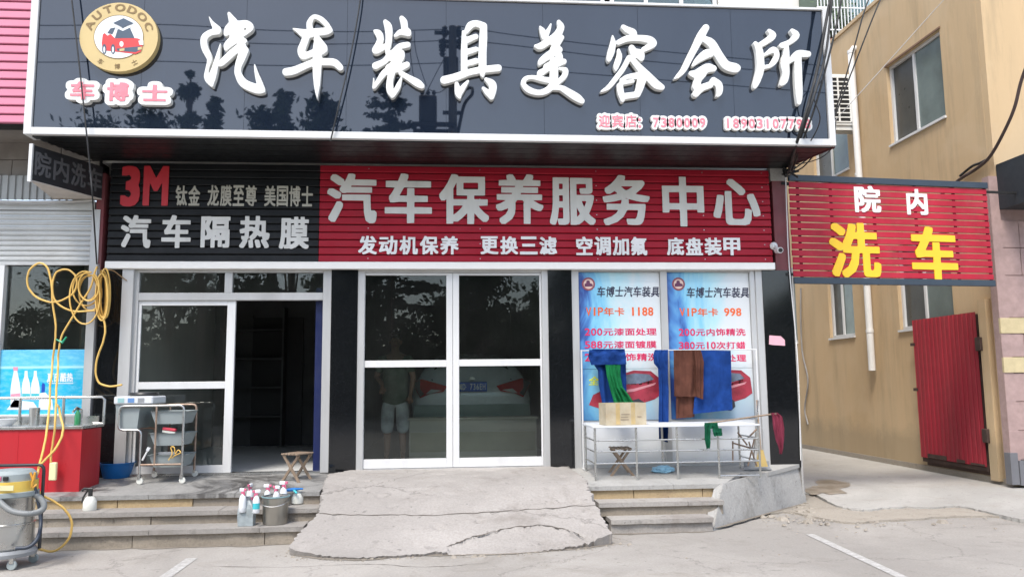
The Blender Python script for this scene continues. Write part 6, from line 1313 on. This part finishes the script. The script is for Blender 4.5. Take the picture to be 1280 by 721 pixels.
for i in range(9):
    cx, cy, rx, ry = 129.5 + r.uniform(-2.5, 2.5), 369 + r.uniform(-3, 3), 3.5 + i * .55, 29 + r.uniform(-3, 3); MB().tube([Vector(q) for q in ell(cx, cy, rx, ry, -90, 262, 26, -.14 - .018 * i)], .010, 6).build('coil_turn', M_yhose, P, smooth=60)
for cx, cy, rx, ry in ((108, 362, 17, 20), (111, 358, 13, 18), (106, 372, 19, 33), (113, 366, 14, 22), (110, 360, 11, 15)): MB().tube([Vector(q) for q in ell(cx, cy, rx, ry, -60, 285, 28, -.2 - r.uniform(0, .1))], .010, 6).build('coil_turn', M_yhose, P, smooth=60)
MB().tube([tp(124, 330, -.1), tp(124, 342, -.2), tp(129, 344, -.28)], .008).build('hook', M_steel, P)
hose('brown_string', [tp(126, 338, -.2), tp(140, 338, -.15), tp(150, 345, -.1), tp(158, 351, -.08)], .006, 'short thin cord from the hose hook to the white window frame', mat('brown_cord', (.3, .18, .08), .6), 'cord')
P = root('green_hose_clip', tuple(aty(80, 426, -.3)), 'small green clip tied between the two hanging yellow hoses', 'clip'); MB().tube([tp(70, 424, -.3), tp(78, 428, -.3), tp(83, 421, -.3)], [.008, .016, .010]).build('clip', mat('green_plastic', (.02, .3, .15), .4), P)

# ================================================================== INSIDE THE SHOP
# white hatchback, tail to the street
CX, CY = X(590, 485, 1.9), 1.9; CF = FL + .001
CAR = root('white_car', (CX, CY + 2, CF), 'white hatchback parked tail first behind the right leaf of the double door', 'car')
# body sections along y: (y, half width, z_bottom, z_belt, z_top, half width top)
prof_side = [(0.00, .70, .52, .82, .90, .62), (.06, .84, .42, .86, .98, .74), (.20, .90, .34, .90, 1.14, .80), (.42, .915, .26, .93, 1.36, .70), (.75, .92, .22, .95, 1.50, .62), (1.5, .92, .20, .95, 1.56, .60), (2.3, .92, .20, .95, 1.50, .60), (2.9, .915, .20, .94, 1.20, .68), (3.4, .90, .22, .93, 1.00, .78), (3.9, .86, .28, .82, .86, .74), (4.2, .76, .36, .70, .74, .62)]
vs = []; K_ = 20
for (y, hw, zb, zm, zt, ht) in prof_side:
    pts = [(hw * .80, zb), (hw * .96, zb + .06), (hw, zb + (zm - zb) * .4), (hw, zb + (zm - zb) * .75), (hw * .985, zm), (ht + (hw - ht) * .62, zm + (zt - zm) * .35), (ht + (hw - ht) * .28, zm + (zt - zm) * .7), (ht * .94, zm + (zt - zm) * .93), (ht * .7, zt), (ht * .25, zt + .015)]
    ring = [(x, z) for x, z in pts] + [(-x, z) for x, z in reversed(pts)]
    vs += [(CX + x, CY + y, CF + z) for x, z in ring]
n_ = len(prof_side); fs = [(i * K_ + k, i * K_ + (k + 1) % K_, (i + 1) * K_ + (k + 1) % K_, (i + 1) * K_ + k) for i in range(n_ - 1) for k in range(K_)] + [tuple(range(K_)), tuple(range((n_ - 1) * K_, n_ * K_))[::-1]]
o = MB().add(vs, fs).build('body', M_carpaint, CAR, smooth=60)
md = o.modifiers.new('smooth', 'SUBSURF'); md.levels = 2; md.render_levels = 2
def cpart(name, pts, y, m, d=.03, parent=CAR, off=0):
    lp = [[(CX + x, CF + z) for x, z in pts]]; v, f = plate(lp, d, .004); return MB().add([(a, y + b_, c) for a, b_, c in v], f).build(name, m, parent)
MB().add([(CX - .60, CY + .17, CF + 1.10), (CX + .60, CY + .17, CF + 1.10), (CX + .52, CY + .50, CF + 1.42), (CX - .52, CY + .50, CF + 1.42), (CX - .60, CY + .20, CF + 1.09), (CX + .60, CY + .20, CF + 1.09), (CX + .52, CY + .53, CF + 1.41), (CX - .52, CY + .53, CF + 1.41)], [(0, 1, 2, 3), (0, 4, 5, 1), (1, 5, 6, 2), (2, 6, 7, 3), (3, 7, 4, 0), (4, 7, 6, 5)]).build('rear_window', M_granite, CAR)
cpart('bumper', [(-.80, .46), (.80, .46), (.86, .60), (.84, .74), (-.84, .74), (-.86, .60)], CY - .06, mat('grey_green_bumper', (.26, .33, .29), .4), .12)
cpart('bumper_lip', [(-.7, .44), (.7, .44), (.72, .47), (-.72, .47)], CY - .065, M_blackplastic, .1)
for s in (-1, 1):
    lm = cpart('tail_lamp', [(s * .36, 1.01), (s * .74, 1.12), (s * .88, 1.07), (s * .76, .84), (s * .62, .90), (s * .42, .93)][::s], CY - .015, M_redlens, .12)
    cpart('lamp_lens', [(s * .44, .95), (s * .60, .97), (s * .68, .90), (s * .60, .905)][::s], CY - .022, M_clearlens, .02, lm)
    cpart('lamp_edge', [(s * .76, 1.11), (s * .87, 1.065), (s * .76, .855), (s * .70, .90), (s * .76, .98)][::s], CY - .024, M_blackplastic, .02, lm)
PLT = cpart('number_plate', [(-.22, .93), (.22, .93), (.22, 1.07), (-.22, 1.07)], CY - .03, M_plateblue, .012)
text_line('冀D·736EH', CX - .20, CX + .20, CF + .955, CF + 1.045, CY - .034, .002, M_board, PLT, bold=(2, 2), latin=.8)
cpart('badge', [(-.05, 1.10), (.05, 1.10), (.03, 1.15), (-.03, 1.15)], CY - .0, M_steel, .02)
for x in (-.80, .80):
    for y in (.85, 3.35):
        wh = MB().lathe([(.2, -.1), (.31, -.1), (.33, -.06), (.33, .06), (.31, .1), (.2, .1)], (CX + x, CY + y, CF + .33), 26, Matrix.Rotation(R(90), 4, 'Y')).build('wheel', M_tyre, CAR, smooth=40)
        MB().lathe([(.02, -.09), (.2, -.09), (.2, .09), (.02, .09)], (CX + x, CY + y, CF + .33), 20, Matrix.Rotation(R(90), 4, 'Y')).build('rim', M_steel, wh, smooth=40)
# beige cabinet in front of it
P = root('beige_cabinet', (.35, 1.3, FL), 'low beige cabinet between the glass door and the parked car', 'cabinet')
q = rect(566, 521, 671, 571, 1.25); q = (q[0] - .6, q[1], FL, q[3])
MB().box(q[0], q[1], 1.25, 1.62, FL + .002, q[3] - .03, b=.006).build('carcass', M_cabinet, P); MB().box(q[0] - .02, q[1] + .02, 1.23, 1.64, q[3] - .03, q[3], b=.004).build('top', M_cabinet, P); MB().box(q[0] + .02, q[1] - .02, 1.244, 1.25, FL + .12, q[3] - .2).build('drawer_front', mat('olive_beige_front', (.36, .34, .22), .6), P)
# person standing inside
def person(px_, y0, zfl, label):
    x0 = X(px_, 500, y0); P = root('person', (x0, y0, zfl), label, 'person')
    def skin(name, verts, edges, m, sub=2):
        me = bpy.data.meshes.new(name); me.from_pydata([(x0 + a, y0 + b_, zfl + c) for a, b_, c, _, _ in verts], [], []) if False else me.from_pydata([(a, b_, c) for a, b_, c, _, _ in verts], edges, [])
        o = bpy.data.objects.new(name, me); COL.objects.link(o); o.parent = P; s = o.modifiers.new('skin', 'SKIN'); me.materials.append(m)
        if not me.skin_vertices: 
            import bpy as _b
        for k, v in enumerate(verts): me.skin_vertices[0].data[k].radius = (v[3], v[4])
        me.skin_vertices[0].data[0].use_root = True
        u = o.modifiers.new('sub', 'SUBSURF'); u.levels = sub; u.render_levels = sub
        dg = bpy.context.evaluated_depsgraph_get(); m2 = bpy.data.meshes.new_from_object(o.evaluated_get(dg)); o.modifiers.clear(); o.data = m2; m2.name = name
        if not m2.materials: m2.materials.append(m)
        m2.shade_smooth(); return o
    # z up; body faces the street (-y)
    bv = [(0, 0, .95, .15, .10), (0, 0, 1.12, .135, .10), (0, 0, 1.30, .16, .11), (0, 0, 1.42, .12, .085), (0, -.005, 1.50, .052, .052), (0, -.02, 1.56, .055, .06), (0, -.025, 1.63, .076, .092), (0, -.015, 1.70, .066, .085),
          (-.17, 0, 1.40, .055, .055), (-.27, .03, 1.15, .042, .042), (-.16, -.20, 1.05, .030, .030), (.17, 0, 1.40, .055, .055), (.25, .0, 1.14, .042, .042), (.22, -.12, .92, .030, .030),
          (-.09, 0, .88, .09, .09), (-.10, -.01, .50, .055, .060), (-.105, .02, .30, .052, .055), (-.11, .02, .09, .034, .036), (-.115, -.10, .035, .038, .030),
          (.09, 0, .88, .09, .09), (.10, -.01, .50, .055, .060), (.105, .02, .30, .052, .055), (.11, .02, .09, .034, .036), (.115, -.10, .035, .038, .030)]
    be = [(0, 1), (1, 2), (2, 3), (3, 4), (4, 5), (5, 6), (6, 7), (3, 8), (8, 9), (9, 10), (3, 11), (11, 12), (12, 13), (0, 14), (14, 15), (15, 16), (16, 17), (17, 18), (0, 19), (19, 20), (20, 21), (21, 22), (22, 23)]
    for s, w_ in ((-1, 10), (1, 13)):
        bx, by, bz = bv[w_][:3]; k0 = len(bv); bv.append((bx + s * .0, by - .05, bz - .05, .036, .016)); be.append((w_, k0))
        for j, (dx, ln) in enumerate(((-.028, .075), (-.010, .085), (.010, .08), (.027, .065))):
            bv.append((bx + dx, by - .09, bz - .085, .0085, .0085)); bv.append((bx + dx * 1.1, by - .085, bz - .09 - ln * .55, .0075, .0075)); be += [(k0, len(bv) - 2), (len(bv) - 2, len(bv) - 1)]
        bv.append((bx - s * .04, by - .07, bz - .06, .010, .010)); bv.append((bx - s * .05, by - .09, bz - .10, .009, .009)); be += [(k0, len(bv) - 2), (len(bv) - 2, len(bv) - 1)]
    skin('body', bv, be, M_skin)
    skin('shirt', [(0, 0, 1.05, .19, .145), (0, 0, .74, .215, .16), (0, 0, 1.25, .175, .13), (0, 0, 1.39, .155, .105), (0, 0, 1.45, .08, .07), (-.18, 0, 1.39, .075, .075), (-.24, 0, 1.20, .066, .066), (.18, 0, 1.39, .075, .075), (.24, 0, 1.20, .066, .066)], [(0, 1), (0, 2), (2, 3), (3, 4), (3, 5), (5, 6), (3, 7), (7, 8)], M_shirt)
    skin('shorts', [(0, 0, .95, .165, .12), (0, 0, .90, .16, .12), (-.10, 0, .82, .105, .11), (-.11, -.005, .36, .09, .09), (.10, 0, .82, .105, .11), (.11, -.005, .36, .09, .09)], [(0, 1), (1, 2), (2, 3), (1, 4), (4, 5)], M_shorts)
    skin('hair', [(0, .022, 1.70, .080, .088), (0, .005, 1.75, .076, .092), (0, .05, 1.62, .062, .05)], [(0, 1), (0, 2)], M_hair)
    for s in (-1, 1): MB().lathe([(.0, -.01), (.011, 0), (0, .01)], (s * .03, -.112, 1.645), 10, cap=False).build('eye', M_hair, P, local=True, smooth=60); MB().lathe([(.003, -.028), (.013, -.01), (.015, .012), (.004, .028)], (s * .078, -.01, 1.63), 10).build('ear', M_skin, P, local=True, smooth=60)
    MB().tube([(0, -.105, 1.65), (0, -.125, 1.61), (0, -.11, 1.60)], [.008, .013, .008]).build('nose', M_skin, P, local=True, smooth=60)
    MB().box(-.022, .022, -.104, -.095, 1.572, 1.582, b=.003).build('mouth', M_cred, P, local=True)
    for s in (-1, 1): MB().box(s * .11 - .048, s * .11 + .048, -.20, .06, .0, .045, b=.015).build('shoe', M_blackplastic, P, local=True)
person(494, 1.3, FL, 'person in grey-green shirt and white shorts standing inside the left door leaf')
# shelves and boxes in the dark left room
P = root('wall_shelf', (-3.4, 4.4, FL), 'dim shelf unit deep in the left room', 'shelf')
for z in (1.0, 1.5, 2.0, 2.5): MB().box(-3.9, -2.9, 4.25, 4.58, z, z + .03).build('board', M_darkwall, P)
for x in (-3.92, -2.9): MB().box(x, x + .03, 4.25, 4.58, FL, 2.9).build('side', M_darkwall, P)

# ================================================================== ACROSS THE STREET (seen mirrored in sign and glass)
def refl(px, py, yT, yp=SY):
    p = aty(px, py, yp); d = p - CAM; t = (yp - yT) / d.y; return Vector((p.x + d.x * t, yT, p.z + d.z * t))
leafq = None
def foliage(pts, s0, s1, seed, m, name, parent, flat=0):
    r = random.Random(seed); vs = []; fs = []
    for (x, y, z) in pts:
        s = r.uniform(s0, s1); a = Vector((r.gauss(0, 1), r.gauss(0, 1), r.gauss(0, 1 - flat))).normalized(); b_ = a.orthogonal().normalized(); c = a.cross(b_); n = len(vs)
        vs += [(x + a.x * s, y + a.y * s, z + a.z * s), (x + b_.x * s * .5, y + b_.y * s * .5, z + b_.z * s * .5), (x - a.x * s, y - a.y * s, z - a.z * s), (x - b_.x * s * .5, y - b_.y * s * .5, z - b_.z * s * .5)]; fs.append((n, n + 1, n + 2, n + 3))
    return MB().add(vs, fs).build(name, m, parent)
def broad_tree(x, y, h, wd, seed, label, zc0=.35, slim=False):
    r = random.Random(seed); P = root('street_tree', (x, y, 0), label, 'tree', 'leafy trees across the street')
    tr = MB(); tr.tube(spline([(x, y, -.1), (x + .1, y, h * .3), (x - .1, y + .1, h * .6), (x, y, h * .93)], 4), [.20 - .17 * i / 12 for i in range(13)], 8)
    cl = []
    for k in range(46 if not slim else 60):
        t = r.uniform(zc0, 1) ** .8; a = r.uniform(0, 6.283); rad = wd * ((math.sin(min(1, (1.03 - t) / (1 - zc0)) * 1.6) ** .8 if t < 1 else .1) if not slim else (1.02 - t) ** .7 * 1.35) * r.uniform(.2, 1); c = Vector((x + math.cos(a) * rad, y + math.sin(a) * rad, h * t)); cl.append((c, r.uniform(.3, .75) * wd * (.42 if not slim else .30)))
        tr.tube([(x, y, h * max(.15, t - .2)), tuple((c + Vector((x, y, h * t - .3))) / 2), tuple(c)], [.05, .035, .012], 5)
    tr.build('trunk', M_bark, P, smooth=60); pts = []
    for c, rad in cl:
        for _ in range(150 if not slim else 60): d = Vector((r.gauss(0, 1), r.gauss(0, 1), r.gauss(0, .8))); pts.append(tuple(c + d * rad * .62))
    foliage(pts, .08, .2, seed, M_leaf, 'crown', P); P.children[-1]['kind'] = 'stuff'
YT = -22
for i, (px, py, wd, slim, lb) in enumerate(((239, 92, .9, True, 'slim tree with the tallest pointed crown across the street'), (268, 110, .8, True, 'slim second tree beside the tallest pointed one across the street'), (356, 116, .9, True, 'slim forked tree across the street, alone between clumps'), (404, 127, 1.6, False, 'round topped bushy tree across the street beside the cedar'), (196, 140, 2.4, False, 'broad low tree across the street opposite the drinks poster'), (128, 138, 2.4, False, 'broad tree across the street opposite the red counter'), (330, 142, 1.3, False, 'low rounded tree across the street opposite the open doorway'))):
    p = refl(px, py, YT - .4 * i); broad_tree(p.x, p.y, p.z, wd, 20 + i, lb, .40 if slim else .3, slim)
p = refl(487, 98, YT - 1); P = root('cedar_tree', (p.x, p.y, 0), 'dark layered cedar across the street beside the utility pole', 'tree'); h = p.z; r = random.Random(31); tr = MB().tube([(p.x, p.y, -.1), (p.x, p.y, h)], [.22, .03], 8); pts = []
for k in range(44):
    t = .35 + .65 * k / 43; z = h * t; a = k * 2.4; ln = (1 - t) ** .75 * 3.2 + .25; e = Vector((p.x + math.cos(a) * ln, p.y + math.sin(a) * ln, z + .1 - .12 * ln)); tr.tube([(p.x, p.y, z), tuple(e)], [.04, .01], 5)
    for _ in range(int(60 * ln) + 25): u = r.random() ** .7; q = Vector((p.x, p.y, z)).lerp(e, u); pts.append((q.x + r.gauss(0, .13 + .12 * (1 - u)), q.y + r.gauss(0, .13 + .12 * (1 - u)), q.z + r.gauss(-.05, .06)))
tr.build('trunk', M_bark, P, smooth=60); foliage(pts, .08, .2, 5, M_cedar, 'crown', P, .6); P.children[-1]['kind'] = 'stuff'
# lower trees facing the door glass
for i, (x, y, h, wd) in enumerate(((-4, -27, 7.6, 3), (1.5, -26, 7.2, 3), (6, -28, 7.2, 3), (12, -27, 6.4, 3), (18, -28, 6.4, 3), (-10, -27, 6.4, 3), (-17, -28, 6.8, 3.4))):
    broad_tree(x, y, h, wd, 50 + i, ['low bushy tree across the street opposite the parked trolley', 'low bushy tree across the street opposite the double door', 'low bushy tree across the street opposite the display window', 'low bushy tree across the street opposite the alley mouth', 'low bushy tree across the street right of the alley mouth', 'low bushy tree across the street opposite the neighbour shop', 'low bushy tree at the far left end across the street'][i], .12)
hd = MB(); r = random.Random(9); pts = [(r.uniform(-34, 34), -30 + r.gauss(0, .5), r.uniform(.1, 1) ** .8 * (4.6 + .8 * math.sin(_ * .7))) for _ in range(26000)]
o = foliage(pts, .15, .34, 3, M_leaf, 'hedge', None); tag(o, 'long dark hedge behind the trees across the street', None, None, 'stuff')
MB().box(-34, 34, -30.3, -30.1, 0, 3.4).build('sky_block_wall', M_darkwall, label='plain dark wall added behind the hedge to keep sky out of the glass', category='wall')  # added wall, blocks sky specks between the leaves mirrored in the door glass
# utility pole with transformer
YP = -15.0
def pr_(px, py): return refl(px, py, YP)
pb = pr_(566, 165); ptop = pr_(567, 34); px0 = pb.x
P = root('utility_pole', (px0, YP, 0), 'concrete utility pole with crossarms and a transformer across the street', 'utility pole'); M_pole = mat('pole_concrete', (.16, .155, .15), .8)
def pz(py): return pr_(566, py).z
def pxx(px): return pr_(px, 100).x
MB().tube([(px0, YP, -.2), (px0, YP, ptop.z)], [.17, .12], 12).build('pole', M_pole, P, smooth=60)
for py, hw in ((40, .55), (51, .42), (57, .42), (140, .3)): MB().box(px0 - hw, px0 + hw, YP - .13, YP - .05, pz(py) - .05, pz(py) + .05).build('crossarm', M_rubber, P)
for px, py in ((556, 38), (573, 38), (554, 53), (575, 53), (553, 62)): q = pr_(px, py); MB().lathe([(.05, -.18), (.1, -.1), (.06, -.05), (.11, .02), (.06, .07), (.09, .12), (.03, .18)], (q.x, YP - .1, q.z), 12).build('insulator', M_rubber, P, smooth=40)
q0_, q1_ = pr_(554, 91), pr_(573, 69); MB().box(min(q0_.x, q1_.x), max(q0_.x, q1_.x), YP - .35, YP - .1, q0_.z, q1_.z, b=.03).build('breaker_box', M_rubber, P)
a, b_ = pr_(524, 157), pr_(546, 123); xs0, xs1 = min(a.x, b_.x), max(a.x, b_.x); TRF = MB().box(xs0, xs1, YP - .35, YP + .3, a.z, b_.z, b=.04).build('transformer', M_rubber, P)
for i in range(7): x = xs0 + (xs1 - xs0) * (i + .5) / 7; MB().box(x - .012, x + .012, YP - .42, YP - .35, a.z + .1, b_.z - .1).build('cooling_fin', M_rubber, TRF)
for i in range(3): x = xs0 + (xs1 - xs0) * (i + .5) / 3; MB().lathe([(.05, 0), (.08, .06), (.04, .1), (.07, .16), (.03, .24)], (x, YP, b_.z), 10).build('bushing', M_rubber, TRF, smooth=40)
c = pr_(520, 160); MB().box(min(c.x, px0) - .1, max(c.x, px0) + .1, YP - .4, YP - .3, a.z - .12, a.z - .0).box(min(c.x, px0) - .1, max(c.x, px0) + .1, YP + .25, YP + .35, a.z - .12, a.z - .0).build('platform_beam', M_rubber, P); MB().bar((xs0 + .1, YP, a.z - .1), (px0, YP, a.z - 1.0), .08, .08).build('brace', M_rubber, P)
q = pr_(588, 100); MB().tube(spline([(px0, YP - .2, pz(118)), (q.x, YP - .3, pz(105)), tuple(pr_(590, 118)), tuple(pr_(580, 132)), tuple(pr_(572, 168))], 5), .05, 6).build('service_drop', M_rubber, P)
def pcable(nm, pts, r_, label): cable(nm, [tuple(pr_(*p)) for p in pts], r_, label, cat='wire', group='overhead wires across the street')
pcable('overhead_wire', [(-80, 24), (40, 32), (200, 31), (330, 38), (450, 40), (556, 37)], .014, 'topmost overhead wire left of the utility pole')
pcable('overhead_wire', [(-80, 44), (40, 49), (200, 48), (330, 55), (450, 55), (556, 51)], .014, 'middle overhead wire left of the utility pole')
pcable('overhead_wire', [(-80, 74), (40, 78), (200, 77), (330, 82), (450, 82), (556, 79)], .014, 'lowest overhead wire left of the utility pole')
pcable('overhead_wire', [(574, 33), (650, 45), (800, 62), (1000, 80), (1150, 92)], .014, 'topmost overhead wire right of the utility pole')
pcable('overhead_wire', [(574, 50), (650, 58), (800, 76), (1000, 92), (1150, 104)], .014, 'middle overhead wire right of the utility pole')
pcable('overhead_wire', [(574, 78), (650, 86), (800, 98), (1000, 114), (1150, 126)], .014, 'lowest overhead wire right of the utility pole')
for k, pts in enumerate(([(518, 40), (519, 60), (524, 80), (533, 108)], [(512, 55), (514, 75), (518, 100), (526, 116)], [(556, 72), (545, 92), (535, 112), (530, 122)], [(570, 95), (560, 108), (548, 116), (536, 112)])): pcable('jumper_wire', pts, .012, ['jumper wire drooping left of the transformer top', 'outer jumper wire beside the transformer', 'jumper wire from the breaker box to the transformer', 'slack jumper loop between pole and transformer'][k])
